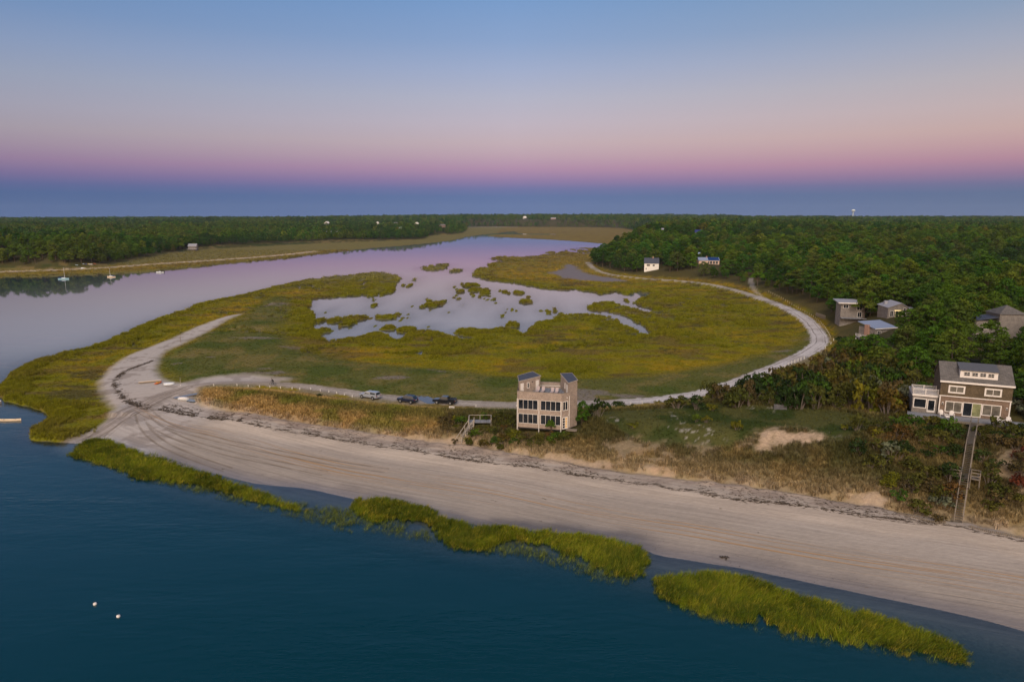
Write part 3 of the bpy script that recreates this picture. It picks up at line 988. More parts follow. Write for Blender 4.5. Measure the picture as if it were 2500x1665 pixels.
# ruts on the road
ru = t.math('ADD', t.attr('ru').outputs['Fac'], t.math('MULTIPLY', t.math('SUBTRACT', t.noise(.09, P, 2), .5), 1.2))
cv4 = t.node('ShaderNodeCombineXYZ'); t.put(cv4.inputs[0], ru); t.put(cv4.inputs[1], t.math('MULTIPLY', ta, 0.0))
l3 = t.node('ShaderNodeClamp'); t.put(l3.inputs[0], t.ramp(t.noise(1.4, cv4.outputs[0], 3, .6), (.52, .6, 0, 1)))
rm = t.math('MULTIPLY', t.attr('rmask').outputs['Fac'], t.math('MULTIPLY', l3.outputs[0], t.ramp(t.noise(.12, P, 3), (.3, .6, .1, 1))))
c1 = t.mix(t.math('MULTIPLY', rm, .85), c1, (.13, .105, .09))
# seaweed wrack lines
def wrack(sock, c_in, w, dens, str_):
    u = t.math('ADD', sock, t.math('MULTIPLY', t.math('SUBTRACT', t.noise(.25, P, 3), .5), 3.0))
    band = t.node('ShaderNodeClamp'); t.put(band.inputs[0], t.ramp(t.math('ABSOLUTE', u), (0, w, 1, 0)))
    nz = t.noise(1.9, t.scalev(P, (.42, 1.2, 1)), 6, .74)
    k = t.node('ShaderNodeClamp'); t.put(k.inputs[0], t.ramp(t.math('ADD', nz, t.math('MULTIPLY', band.outputs[0], dens)), (.70, .78, 0, 1)))
    f_ = t.math('MULTIPLY', t.math('MULTIPLY', k.outputs[0], sand), str_)
    return t.mix(f_, c_in, (.055, .04, .028)), f_
c1, wf1 = wrack(t.attr('wu').outputs['Fac'], c1, 1.4, .27, .85)
c1, wf4 = wrack(t.math('ADD', t.attr('wu').outputs['Fac'], -1.3), c1, .8, .19, .7)
c1, wf2 = wrack(t.math('SUBTRACT', t.attr('wu').outputs['Fac'], 3.2), c1, 1.6, .17, .6)
c1, wf3 = wrack(t.attr('w2').outputs['Fac'], c1, 1.6, .24, .85)
h = t.math('ADD', t.noise(1.5, P, 5, .7), t.math('MULTIPLY', t.math('ADD', t.math('ADD', t.math('ADD', tr, tr2), rk2), rm), -.35))
h = t.math('ADD', h, t.math('MULTIPLY', t.math('ADD', wf1, wf3), .5))
wet = t.attr('wet').outputs['Fac']
gp = t.pbsdf(c1, t.ramp(wet, (0, 1, .95, .40)), t.bump(h, .55, .12), .25)
t.put(gp.inputs['Specular IOR Level'], t.ramp(wet, (0, 1, .02, .40)))
tm.materials.append(t.m)
ground = obj('ground', tm)
tag(ground, 'sandy beach, marsh and wooded ground', None, kind='structure')

# ---------------------------------------------------------------- water sheet
def wazi():
    a = [-180.0]
    while a[-1] < 180:
        a.append(a[-1] + (.3 if abs(a[-1] + .1) < 47 else 3.0))
    return np.radians(a[:-1] + [180.0])


wa = wazi()
wr = np.concatenate([[.5, 8, 20, 35], radii(48, 2600, 2.6), [3100]])
A_, R_ = np.meshgrid(wa, wr)
fwd = abs(A_) < R(70)
WX = np.where(fwd, R_ * np.tan(np.clip(A_, -1.25, 1.25)), 0) ; WY = np.where(fwd, R_, 0)
WX = np.where(fwd, WX, R_ * 2.92 * np.sin(A_)); WY = np.where(fwd, WY, R_ * 2.92 * np.cos(A_))
WX, WY = WX.ravel(), WY.ravel()
wz = np.full(WX.shape, -2.6)
near = (WY > 47) & (WY < 2700) & (abs(np.arctan2(WX, WY)) < R(58))
wz[near] = land(WX[near], WY[near])
wm = grid_mesh('water', len(wa), len(wr), np.stack([WX, WY, np.zeros_like(WX)], 1))
fattr(wm, 'depth', np.maximum(-wz, 0))
t = NT('sea_water')
P = t.pos()
dep = t.attr('depth').outputs['Fac']
opac = t.math('SUBTRACT', 1.0, t.math('POWER', 2.718, t.math('MULTIPLY', dep, -1.5)))
cd = t.node('ShaderNodeCameraData').outputs['View Distance'] if False else None
rip = t.math('ADD', t.noise(.9, t.scalev(P, (.5, 1.4, 1)), 3, .6), t.math('MULTIPLY', t.noise(.16, t.scalev(P, (.5, 1.2, 1)), 3, .5), 2.2))
pz = t.node('ShaderNodeSeparateXYZ'); t.l.new(P, pz.inputs[0])
calm = t.node('ShaderNodeMapRange', interpolation_type='SMOOTHSTEP')
t.put(calm.inputs[0], pz.outputs[1])
calm.inputs[1].default_value, calm.inputs[2].default_value = 110, 330      # open bay is rippled, the creek lies calm
calm.inputs[3].default_value, calm.inputs[4].default_value = .45, .010
wind = t.ramp(t.noise(.035, t.scalev(P, (.5, 1.6, 1)), 3, .6), (.35, .65, .35, 1.5))
bmp = t.node('ShaderNodeBump'); t.l.new(rip, bmp.inputs['Height']); t.l.new(t.math('MULTIPLY', calm.outputs[0], wind), bmp.inputs['Strength']); bmp.inputs['Distance'].default_value = .12
fr = t.node('ShaderNodeFresnel'); fr.inputs['IOR'].default_value = 1.33; t.l.new(bmp.outputs[0], fr.inputs['Normal'])
gl = t.node('ShaderNodeBsdfGlossy'); gl.inputs['Roughness'].default_value = .03; t.l.new(bmp.outputs[0], gl.inputs['Normal'])
gl.inputs['Color'].default_value = (1, 1, 1, 1)
refl_tint = t.node('ShaderNodeMapRange', interpolation_type='SMOOTHSTEP'); t.put(refl_tint.inputs[0], pz.outputs[1])
refl_tint.inputs[1].default_value, refl_tint.inputs[2].default_value = 130, 260      # sky reflection painted into the creek's diffuse colour, none in the bay
df = t.node('ShaderNodeBsdfDiffuse'); refl_tint_x = t.node('ShaderNodeMapRange', interpolation_type='SMOOTHSTEP'); t.put(refl_tint_x.inputs[0], pz.outputs[0])
refl_tint_x.inputs[1].default_value, refl_tint_x.inputs[2].default_value = -350, -150
refl_tint_x.inputs[3].default_value, refl_tint_x.inputs[4].default_value = .12, 1.0  # painted reflection weakened at far left so the mirrored trees stay dark
t.l.new(t.mix(t.math('MULTIPLY', refl_tint.outputs[0], refl_tint_x.outputs[0]), (.0003, .029, .036), (.22, .215, .235)), df.inputs['Color'])
tp = t.node('ShaderNodeBsdfTransparent'); tp.inputs[0].default_value = (.84, .91, .92, 1)
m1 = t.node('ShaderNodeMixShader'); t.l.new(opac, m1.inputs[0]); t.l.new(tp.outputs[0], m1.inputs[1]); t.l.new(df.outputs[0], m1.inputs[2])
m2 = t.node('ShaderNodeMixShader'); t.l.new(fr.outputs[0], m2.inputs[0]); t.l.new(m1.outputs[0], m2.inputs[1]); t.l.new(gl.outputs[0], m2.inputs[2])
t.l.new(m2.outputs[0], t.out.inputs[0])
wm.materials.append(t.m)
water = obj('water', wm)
tag(water, 'calm blue bay and tidal creek', None, kind='structure')
# ---------------------------------------------------------------- reading the ground back
NA, NR = len(AZ), len(RR)
_grids = {}


def samp(field, X, Y):
    """Bilinear reading of a ground field at world points."""
    g = field.reshape(NR, NA, -1) if field.ndim > 1 else field.reshape(NR, NA, 1)
    X = np.atleast_1d(np.asarray(X, float)); Y = np.atleast_1d(np.asarray(Y, float))
    a = np.arctan2(X, np.maximum(Y, 1)); r = Y
    i = np.clip(np.searchsorted(RR, r) - 1, 0, NR - 2); j = np.clip(np.searchsorted(AZ, a) - 1, 0, NA - 2)
    u = np.clip((r - RR[i]) / (RR[i + 1] - RR[i]), 0, 1)[:, None]; v = np.clip((a - AZ[j]) / (AZ[j + 1] - AZ[j]), 0, 1)[:, None]
    o = (g[i, j] * (1 - v) + g[i, j + 1] * v) * (1 - u) + (g[i + 1, j] * (1 - v) + g[i + 1, j + 1] * v) * u
    return o if field.ndim > 1 else o[:, 0]


def gz(x, y):
    return float(samp(TZf, x, y)[0])


def GT(px, py, dz=0.0, z0=3.0):
    """World point where the sight line meets the ground."""
    z = np.full(np.shape(np.atleast_1d(px)), z0)
    for _ in range(14):
        x, y = G(np.atleast_1d(px), np.atleast_1d(py), z)
        z = z * .4 + (samp(TZf, x, y) + dz) * .6
    return x, y, z


def P1(px, py, dz=0.0):
    x, y, z = GT(px, py, dz)
    return float(x[0]), float(y[0]), float(z[0])


# ---------------------------------------------------------------- plant materials
def leaf_mat(name, pal, rough=.7, inst=False, var=.35):
    t = NT(name)
    if inst:
        base = t.attr('tcol', 'INSTANCER').outputs['Color']
    else:
        oi = t.node('ShaderNodeObjectInfo')
        r = t.node('ShaderNodeValToRGB')
        r.color_ramp.interpolation = 'LINEAR'
        el = r.color_ramp.elements
        while len(el) > 1:
            el.remove(el[-1])
        for i, c in enumerate(pal):
            e = el[0] if i == 0 else el.new(i / max(len(pal) - 1, 1))
            e.position = i / max(len(pal) - 1, 1); e.color = (*c, 1)
        t.l.new(oi.outputs['Random'], r.inputs[0])
        base = r.outputs[0]
    lv = t.attr('lv').outputs['Fac']
    s = t.node('ShaderNodeVectorMath', operation='SCALE')
    t.l.new(base, s.inputs[0]); t.l.new(t.ramp(lv, (0, 1, 1 - var, 1 + var)), s.inputs['Scale'])
    d = t.node('ShaderNodeBsdfDiffuse'); t.l.new(s.outputs[0], d.inputs[0])
    tr = t.node('ShaderNodeBsdfTranslucent'); t.l.new(s.outputs[0], tr.inputs[0])
    m = t.node('ShaderNodeMixShader'); m.inputs[0].default_value = .10
    t.l.new(d.outputs[0], m.inputs[1]); t.l.new(tr.outputs[0], m.inputs[2])
    t.l.new(m.outputs[0], t.out.inputs[0])
    return t.m


PINE_PAL = [(.054, .108, .012), (.036, .088, .010), (.080, .122, .013), (.038, .080, .012), (.098, .122, .016), (.036, .095, .012), (.072, .090, .020), (.060, .115, .010)]
M_PINE = leaf_mat('pine_needles', [(c[0] * .95, c[1] * .95, c[2]) for c in PINE_PAL])
M_WOODS = leaf_mat('woods_needles', None, inst=True, var=.4)
M_GRASS = leaf_mat('grass_blades', None, inst=True, var=.62)
M_BARK = mat('bark', (.10, .075, .055), .9, .3, 4, .1, .4)
M_TWIG = mat('grey_twigs', (.16, .13, .11), .9, .25, 4, .1)


def tri_mesh(name, V, F, lv, mats, mi=None, smooth=False):
    m = bpy.data.meshes.new(name)
    V = np.asarray(V, np.float32); F = np.asarray(F, np.int32)
    k = F.shape[1]
    m.vertices.add(len(V)); m.vertices.foreach_set('co', V.ravel())
    m.loops.add(F.size); m.loops.foreach_set('vertex_index', F.ravel())
    m.polygons.add(len(F)); m.polygons.foreach_set('loop_start', (np.arange(len(F)) * k).astype(np.int32))
    for q in mats:
        m.materials.append(q)
    if mi is not None:
        m.polygons.foreach_set('material_index', np.asarray(mi, np.int32))
    m.update(calc_edges=True)
    a = m.attributes.new('lv', 'FLOAT', 'FACE'); a.data.foreach_set('value', np.asarray(lv, np.float32))
    return m


def leaves(rng, clumps, n, size, flat=.6):
    """Small quads spread through the clumps: returns verts, faces, tone."""
    V, L = [], []
    for cx, cy, cz, rx, rz_ in clumps:
        k = max(4, int(n * (rx ** 2)))
        d = rng.normal(size=(k, 3)); d /= np.linalg.norm(d, axis=1)[:, None]
        d[:, 2] = np.where(d[:, 2] < -.25, -d[:, 2] * .6, d[:, 2])
        rad = rng.uniform(.62, 1.05, k)[:, None]
        p = np.array([cx, cy, cz]) + d * rad * np.array([rx, rx, rz_])
        nrm = d * np.array([1, 1, 1.3]) + rng.normal(size=(k, 3)) * .55
        nrm /= np.linalg.norm(nrm, axis=1)[:, None]
        a = np.cross(nrm, rng.normal(size=(k, 3))); a /= np.linalg.norm(a, axis=1)[:, None] + 1e-9
        b = np.cross(nrm, a)
        s = size * rng.uniform(.6, 1.35, (k, 1))
        q = np.stack([p - a * s - b * s * flat, p + a * s - b * s * flat * .6, p + a * s * .8 + b * s * flat, p - a * s * .9 + b * s * flat * .7], 1)
        V.append(q.reshape(-1, 3))
        t_ = rng.normal(.5, .22) + rng.normal(0, .16, k)
        L.append(np.clip(t_, 0, 1))
    V = np.concatenate(V); L = np.concatenate(L)
    return V, np.arange(len(V)).reshape(-1, 4), L


def pine_parts(seed, h=8.0, n=40, nl=95, size=.15, rmax=2.5):
    rng = np.random.default_rng(seed)
    cl = []
    lean = rng.normal(0, .25, 2)
    base = h * rng.uniform(.16, .28)
    for i in range(n):
        f = (i + rng.uniform(0, 1)) / n
        zc = base + (h - base - .3) * f ** .85
        prof = rmax * (1 - .15 * f) * math.sqrt(max(1 - (2 * f - .82) ** 2 / 1.6, .05))
        a = i * 2.399 + rng.normal(0, .5)
        rr = prof * rng.uniform(.35, .95) if f < .9 else prof * .3
        rx = rng.uniform(.7, 1.2) * (1.1 - .25 * f)
        cl.append((math.cos(a) * rr + lean[0] * f, math.sin(a) * rr + lean[1] * f, zc, rx, rx * rng.uniform(.5, .75)))
    V, F, L = leaves(rng, cl, nl, size)
    tb = MB()
    tb.tube([(0, 0, -.6), (lean[0] * .2, lean[1] * .2, h * .35), (lean[0] * .7, lean[1] * .7, h * .85)], [.17, .12, .03], 6)
    for c in cl[::3]:
        tb.tube([(lean[0] * .3, lean[1] * .3, c[2] - .9), (c[0] * .9, c[1] * .9, c[2] - .1)], [.055, .02], 4, False)
    return V, F, L, tb


def oak_parts(seed, h=7.0, n=22, nl=100, size=.145, rmax=2.9):
    rng = np.random.default_rng(seed)
    cl = []
    for i in range(n):
        d = rng.normal(size=3); d /= np.linalg.norm(d); d[2] = abs(d[2]) * 1.1 - .25
        k = rng.uniform(.55, .95)
        cl.append((d[0] * rmax * k, d[1] * rmax * k, h * .55 + d[2] * h * .36 * k, rng.uniform(.8, 1.3), rng.uniform(.55, .95)))
    V, F, L = leaves(rng, cl, nl, size, .75)
    tb = MB()
    tb.tube([(0, 0, -.6), (.1, 0, h * .3), (0, .1, h * .7)], [.19, .15, .04], 6)
    for c in cl[::3]:
        tb.tube([(.05, 0, h * .25), (c[0] * .8, c[1] * .8, c[2])], [.07, .02], 4, False)
    return V, F, L, tb


TREES = []      # (crown mesh, trunk mesh, joined mesh)
for k in range(7):
    h = [8.2, 7.2, 9.0, 7.8, 8.6, 6.8, 7.4][k]
    V, F, L, tb = (pine_parts(100 + k, h, rmax=[3.0, 3.4, 2.8, 3.6, 3.1, 2.6, 2.4][k]) if k < 5 else oak_parts(100 + k, h))
    crown = tri_mesh('pine_crown_%d' % k, V, F, L, [M_PINE])
    trunk = tb.mesh('pine_trunk_%d' % k, M_BARK)
    tv = np.array([tuple(v) for v in tb.v]); tf = np.array([f[:4] for f in tb.f if len(f) == 4])
    joined = tri_mesh('pine_whole_%d' % k, np.concatenate([V, tv]), np.concatenate([F, tf + len(V)]),
                      np.concatenate([L, np.full(len(tf), .5)]), [M_WOODS, M_BARK], [0] * len(F) + [1] * len(tf))
    TREES.append((crown, trunk, joined))
FARTREES = []
for k in range(4):
    V, F, L, tb = pine_parts(200 + k, 8.0, 16, 15, .42, 3.0)
    FARTREES.append(tri_mesh('far_pine_%d' % k, V, F, L, [M_WOODS]))


def scatter(name, meshes, X, Y, Z, scale, rz, col=None, vi=None, tilt=None, label=None):
    """One 'stuff' object: many small plants instanced on points."""
    n = len(X)
    m = bpy.data.meshes.new(name)
    m.vertices.add(n); m.vertices.foreach_set('co', np.stack([X, Y, Z], 1).astype(np.float32).ravel())
    fattr(m, 'sc', np.asarray(scale)); 
    rot = m.attributes.new('rot', 'FLOAT_VECTOR', 'POINT')
    tl = np.zeros((n, 2)) if tilt is None else tilt
    rot.data.foreach_set('vector', np.stack([tl[:, 0], tl[:, 1], rz], 1).astype(np.float32).ravel())
    a = m.attributes.new('vi', 'INT', 'POINT')
    a.data.foreach_set('value', (RNG.integers(0, len(meshes), n) if vi is None else vi).astype(np.int32))
    if col is not None:
        cattr(m, 'tcol', col)
    m.update()
    o = obj(name, m)
    ng = bpy.data.node_groups.new(name + '_nodes', 'GeometryNodeTree')
    ng.interface.new_socket('Geometry', in_out='INPUT', socket_type='NodeSocketGeometry')
    ng.interface.new_socket('Geometry', in_out='OUTPUT', socket_type='NodeSocketGeometry')
    N, Lk = ng.nodes, ng.links
    gi, go = N.new('NodeGroupInput'), N.new('NodeGroupOutput')
    jg = N.new('GeometryNodeJoinGeometry')
    srcs = []
    for i, me in enumerate(meshes):
        so = bpy.data.objects.new(name + '_source_%d' % i, me)
        inf = N.new('GeometryNodeObjectInfo'); inf.inputs['Object'].default_value = so; inf.inputs['As Instance'].default_value = True
        srcs.append(inf)
    for inf in reversed(srcs):
        Lk.new(inf.outputs['Geometry'], jg.inputs[0])
    ip = N.new('GeometryNodeInstanceOnPoints')
    ip.inputs['Pick Instance'].default_value = True
    Lk.new(gi.outputs[0], ip.inputs['Points']); Lk.new(jg.outputs[0], ip.inputs['Instance'])
    def na(nm, ty):
        q = N.new('GeometryNodeInputNamedAttribute'); q.data_type = ty; q.inputs['Name'].default_value = nm
        return q.outputs['Attribute']
    Lk.new(na('vi', 'INT'), ip.inputs['Instance Index'])
    Lk.new(na('rot', 'FLOAT_VECTOR'), ip.inputs['Rotation'])
    Lk.new(na('sc', 'FLOAT'), ip.inputs['Scale'])
    Lk.new(ip.outputs[0], go.inputs[0])
    md = o.modifiers.new('scatter', 'NODES'); md.node_group = ng
    tag(o, label, None, kind='stuff')
    return o


# ---------------------------------------------------------------- house sites first: the woods keep clear of them
# name: (column, distance, ground height, clear radius, clear run towards the shore)
SITES = {'tower': (1318, 129.5, None, 8, 6), 'shingle': (2362, 118, None, 13, 10), 'flat_grey': (2072, 265, None, 6.5, 20), 'gable_grey': (2178, 248, None, 11, 46),
         'blue_deck': (2128, 221, None, 9, 40), 'hip_grey': (2448, 194, None, 11, 30), 'white_gable': (1590, 513, None, 10, 14), 'solar': (1728, 525, None, 14, 30),
         'strip': (1700, 600, None, 9, 16),
         'far_white_a': (1623, 960, None, 14, 60), 'far_blue': (1705, 900, None, 12, 60), 'far_flat': (1755, 1250, None, 12, 60), 'far_tan': (1841, 1010, None, 20, 60),
         'far_grey_r': (1850, 720, None, 14, 50), 'left_in_trees': (472, 880, None, 8, 26), 'left_long': (811, 1420, None, 16, 120), 'left_a': (799, 2050, None, 22, 300), 'left_roof': (769, 2050, None, 12, 200),
         'left_b': (922, 2150, None, 20, 300), 'left_c': (967, 2150, None, 18, 300), 'left_d': (1018, 2100, None, 20, 300), 'left_e': (1080, 1900, None, 20, 200), 'left_f': (976, 1650, None, 14, 200),
         'far_c': (1281, 3200, None, 22, 300), 'far_d': (1351, 3000, None, 22, 300)}
SITE = {}
for k_, (px_, Y_, z_, cr_, run_) in SITES.items():
    x_ = AT(px_, Y_, 8.0); z_ = gz(x_, Y_)
    x_ = AT(px_, Y_, z_)
    SITE[k_] = (x_, Y_, z_)


def clear_of_sites(X, Y):
    ok = np.ones(X.shape, bool)
    for k, (px, Yd, _, cr, run) in SITES.items():
        x, y, z = SITE[k]
        d = np.hypot(x, y); ux, uy = -x / d, -y / d
        al = (X - x) * ux + (Y - y) * uy; ac = abs(-(X - x) * uy + (Y - y) * ux)
        ok &= ~(((np.hypot(X - x, Y - y)) < cr) | ((al > 0) & (al < run + cr) & (ac < cr * .75)))
    return ok


def jgrid(x0, x1, y0, y1, s, rng):
    gx, gy = np.meshgrid(np.arange(x0, x1, s), np.arange(y0, y1, s))
    gx = gx + rng.uniform(-.45, .45, gx.shape) * s; gy = gy + rng.uniform(-.45, .45, gy.shape) * s
    return gx.ravel(), gy.ravel()


rng = np.random.default_rng(21)
bands = []
for (ya, yb, s, scale) in ((95, 470, 5.7, 1.10), (470, 1000, 6.6, 1.15), (1000, 2200, 8.5, 1.25), (2200, 4700, 17, 1.7)):
    X, Y = jgrid(-yb * 1.0, yb * 1.0, ya, yb, s, rng)
    k = (abs(np.arctan2(X, Y)) < R(44))
    X, Y = X[k], Y[k]
    fo = samp(TD['forest'], X, Y)
    dist = np.hypot(X, Y)
    gap = fbm(X * .02, Y * .02, 3, 91)
    k = (fo > -1) & clear_of_sites(X, Y) & (abs(samp(TD['rd'], X, Y)) > 5) & (abs(samp(TD['sd'], X, Y)) > 2.5)
    k &= ~((fo < 5) & (rng.random(len(X)) < .35))
    X, Y = X[k], Y[k]
    bands.append(np.stack([X, Y, scale * np.clip(rng.normal(.95, .22, len(X)) + .45 * (rng.random(len(X)) < .14) + (fbm(X * .02, Y * .02, 3, 95) - .5) * 1.1, .5, 1.7), np.full(len(X), s)], 1))
FT = np.concatenate(bands)
fz = samp(TZf, FT[:, 0], FT[:, 1])
px_t = 1250 + FPX * FT[:, 0] / (FT[:, 1] * CP + (CZ - fz - 5) * SP)
inview = (px_t > -10) & (px_t < 2515)
order = np.argsort(np.where(inview, np.hypot(FT[:, 0], FT[:, 1]), 1e9))
single = order[:290]
mask = np.ones(len(FT), bool); mask[single] = False


def pine_label(x, y):
    """What one can say of this pine from where it stands."""
    px = 1250 + FPX * x / (y * CP + 36 * SP)
    d = math.hypot(x, y)
    if px > 2290 and d < 175:
        return 'green pine in the dark woods close behind the brown shingled house', 'pines behind the brown shingled house'
    if px > 2330 and d > 262:
        return 'green pine on the ridge beyond the grey hipped roof', 'pines beyond the grey hipped roof'
    if px > 2330 and d < 195:
        return 'green pine in front of the grey hipped roof, towards the shingled house', 'pines in front of the hipped roof'
    if px > 2330:
        return 'green pine in the woods level with the grey hipped roof', 'pines around the grey hipped roof'
    if px > 2150 and d > 235:
        return 'green pine in the woods beyond the grey gabled house', 'pines beyond the grey gabled house'
    if px > 2150:
        return 'bushy green pine in the thick woods below the grey gabled house', 'pines below the grey gabled house'
    if d > 250:
        return 'green pine beside the flat-roofed grey house above the road bend', 'pines by the flat-roofed grey house'
    return 'green pine on the slope between the road bend and the white deck', 'pines between road bend and white deck'


for i in single:
    x, y, s, _ = FT[i]
    z = float(fz[i])
    k = int(RNG.choice([0, 1, 2, 3, 4, 5, 6], p=[.17, .17, .17, .17, .17, .08, .07]))
    lb, gr = pine_label(x, y)
    if s > 1.22:
        lb, gr = 'tall ' + lb, 'tall ' + gr
    elif s < .78:
        lb, gr = 'small ' + lb, 'small ' + gr
    t_ = thing('pine_tree', lb, 'tree', (x, y, z), float(RNG.uniform(0, 6.28)), gr)
    t_.scale = (s * RNG.uniform(.9, 1.15), s * RNG.uniform(.9, 1.15), s)
    obj('crown', TREES[k][0], t_); obj('trunk', TREES[k][1], t_)
pal_ = np.array(PINE_PAL) * np.array([.95, .95, 1.0])
fcol = pal_[rng.integers(0, len(pal_), len(FT))] * rng.uniform(.55, 1.45, (len(FT), 1))
st1 = fbm(FT[:, 0] * .010, FT[:, 1] * .006, 3, 97)
fcol = mixc(fcol, (.085, .112, .016), ss(.52, .7, st1) * .5)
fcol = mixc(fcol, (.030, .058, .016), ss(.48, .3, st1) * .7)
fcol = mixc(fcol, (.13, .11, .02), (rng.random(len(FT)) < .006) * .7)
nearm = mask & (FT[:, 3] < 8)
scatter('pine_woods', [q[2] for q in TREES], FT[nearm, 0], FT[nearm, 1], fz[nearm], FT[nearm, 2], rng.uniform(0, 6.28, nearm.sum()), fcol[nearm],
        label='dense green pine woods covering the hills')
farm = mask & (FT[:, 3] > 8)
scatter('distant_woods', FARTREES, FT[farm, 0], FT[farm, 1], fz[farm], FT[farm, 2], rng.uniform(0, 6.28, farm.sum()), fcol[farm],
        label='far dark woods along the skyline')

# ---------------------------------------------------------------- grasses
def tuft(name, seed, nb, h, r, w, bend=.5, lean=(0, 0)):
    rng = np.random.default_rng(seed)
    V, F, L = [], [], []
    for i in range(nb):
        a = rng.uniform(0, 6.28); rr = r * math.sqrt(rng.uniform(0, 1))
        bx, by = math.cos(a) * rr, math.sin(a) * rr
        hh = h * rng.uniform(.65, 1.15)
        da = a + rng.normal(0, .9)
        bd = bend * hh * rng.uniform(.3, 1)
        dx, dy = math.cos(da) * bd + lean[0] * hh, math.sin(da) * bd + lean[1] * hh
        sx, sy = -math.sin(da + rng.normal(0, .6)) * w, math.cos(da) * w
        n = len(V)
        V += [(bx - sx, by - sy, -.05), (bx + sx, by + sy, -.05),
              (bx + dx * .3 - sx * .9, by + dy * .3 - sy * .9, hh * .55), (bx + dx * .3 + sx * .9, by + dy * .3 + sy * .9, hh * .55),
              (bx + dx + sx * .15, by + dy + sy * .15, hh * .92), (bx + dx - sx * .15, by + dy - sy * .15, hh * .92)]
        F += [(n, n + 1, n + 3, n + 2), (n + 2, n + 3, n + 4, n + 5)]
        t_ = rng.uniform(0, 1)
        L += [t_, t_]
    return tri_mesh(name, V, F, L, [M_GRASS])


CORD = [tuft('cordgrass_%d' % i, 300 + i, 24, .95, .26, .020, .5, (.34, -.06)) for i in range(6)]
CORD_S = [tuft('sparse_cordgrass_%d' % i, 310 + i, 9, .85, .42, .018, .5, (.3, -.05)) for i in range(4)]
HAY = [tuft('salt_hay_%d' % i, 320 + i, 30, .55, .62, .045, .9, (.1, 0)) for i in range(4)]
DUNEG = [tuft('dune_grass_%d' % i, 340 + i, 26, .85, .32, .022, .6) for i in range(4)]


def poly_pts(P, dens, rng):
    x0, y0 = P.min(0); x1, y1 = P.max(0)
    n = int((x1 - x0) * (y1 - y0) * dens)
    X, Y = rng.uniform(x0, x1, n), rng.uniform(y0, y1, n)
    return X, Y, sdf(X, Y, P, 20)


Z4 = lambda pts: zz(0, 900, pts)
Z5 = lambda pts: zz(800, 900, pts)
PATCH = [
    (Z4([(450, 590), (470, 545), (540, 490), (640, 465), (740, 465), (830, 512), (1000, 578), (1110, 622), (1230, 662), (1420, 692), (1580, 745), (1760, 815), (1900, 875), (2050, 915), (2110, 940),
         (2030, 965), (1880, 930), (1700, 890), (1500, 820), (1300, 775), (1100, 745), (900, 740), (850, 690), (740, 665), (600, 610)]),
     Z4([(450, 600), (850, 500), (1400, 700), (2100, 920), (2370, 920), (2370, 1095), (2200, 1065), (1900, 975), (1500, 880), (1200, 800), (850, 720), (700, 660)])),
    (Z5([(120, 910), (180, 872), (300, 857), (450, 882), (600, 917), (750, 967), (870, 1012), (1000, 1047), (1200, 1052), (1450, 1082), (1700, 1102), (1950, 1147), (2120, 1202), (2190, 1280), (2180, 1340),
         (2100, 1390), (1950, 1400), (1800, 1330), (1650, 1270), (1500, 1210), (1300, 1170), (1200, 1165), (1100, 1210), (950, 1215), (800, 1190), (690, 1140), (680, 1060), (560, 1020), (400, 1015), (300, 1030), (180, 970)]),
     Z5([(-20, 940), (120, 920), (700, 1000), (1300, 1150), (1900, 1330), (2150, 1360), (2080, 1420), (1950, 1450), (1760, 1425), (1600, 1330), (1250, 1260), (1000, 1235), (700, 1165), (400, 1110), (-20, 1085)])),
    ([(x * 1.062, y * 1.062) for x, y in [(1490, 1328), (1520, 1310), (1640, 1307), (1750, 1327), (1850, 1362), (1960, 1387), (2080, 1427), (2160, 1447), (2210, 1472), (2238, 1512), (2200, 1520), (2100, 1497),
         (2000, 1482), (1880, 1467), (1800, 1442), (1700, 1427), (1600, 1402), (1530, 1387), (1495, 1357)]],
     [(x * 1.062, y * 1.062) for x, y in [(1490, 1330), (1900, 1370), (2240, 1515), (2215, 1530), (2000, 1492), (1880, 1480), (1700, 1440), (1600, 1415), (1520, 1392)]])]
rng = np.random.default_rng(33)
cx_, cy_, cs_, sx_, sy_ = [], [], [], [], []
for dense, sparse in PATCH:
    Pd = smooth(line(dense, .5), 2, True); Ps = smooth(line(sparse, .3), 2, True)
    X, Y, d = poly_pts(Pd, 16, rng)
    k = d + (fbm(X * .4, Y * .4, 4, 7) - .5) * 3.2 > rng.random(len(X)) ** 1.5 * 1.8
    k &= rng.random(len(X)) < .45 + .8 * fbm(X * .8, Y * .8, 3, 8)
    X, Y, d = X[k], Y[k], d[k]
    cx_.append(X); cy_.append(Y); cs_.append(rng.uniform(.8, 1.2, len(X)) * (.72 + .35 * ss(0, 1.2, d)))
    X2, Y2, d2 = poly_pts(Ps, 11, rng)
    k = (sdf(X2, Y2, Pd, 20) < 0) & (d2 > 0) & (fbm(X2 * .35, Y2 * .35, 3, 9) > .33) & (rng.random(len(X2)) < .25 + .75 * ss(-.2, 2.0, d2))
    sx_.append(X2[k]); sy_.append(Y2[k])
X, Y, S = np.concatenate(cx_), np.concatenate(cy_), np.concatenate(cs_)
n_ = fbm(X * .3, Y * .3, 3, 15)
col = mixc(np.tile(np.array([.140, .178, .011]), (len(X), 1)), (.074, .105, .010), ss(.38, .6, n_))
col = mixc(col, (.32, .27, .03), rng.random(len(X)) ** 4)
zb = np.maximum(samp(TZf, X, Y), -.35)
scatter('cordgrass', CORD, X, Y, zb, S, (fbm(X * .12, Y * .12, 3, 19) - .5) * 5.0 + rng.normal(0, .5, len(X)), col,
        label='bright green cordgrass standing in the shallows')

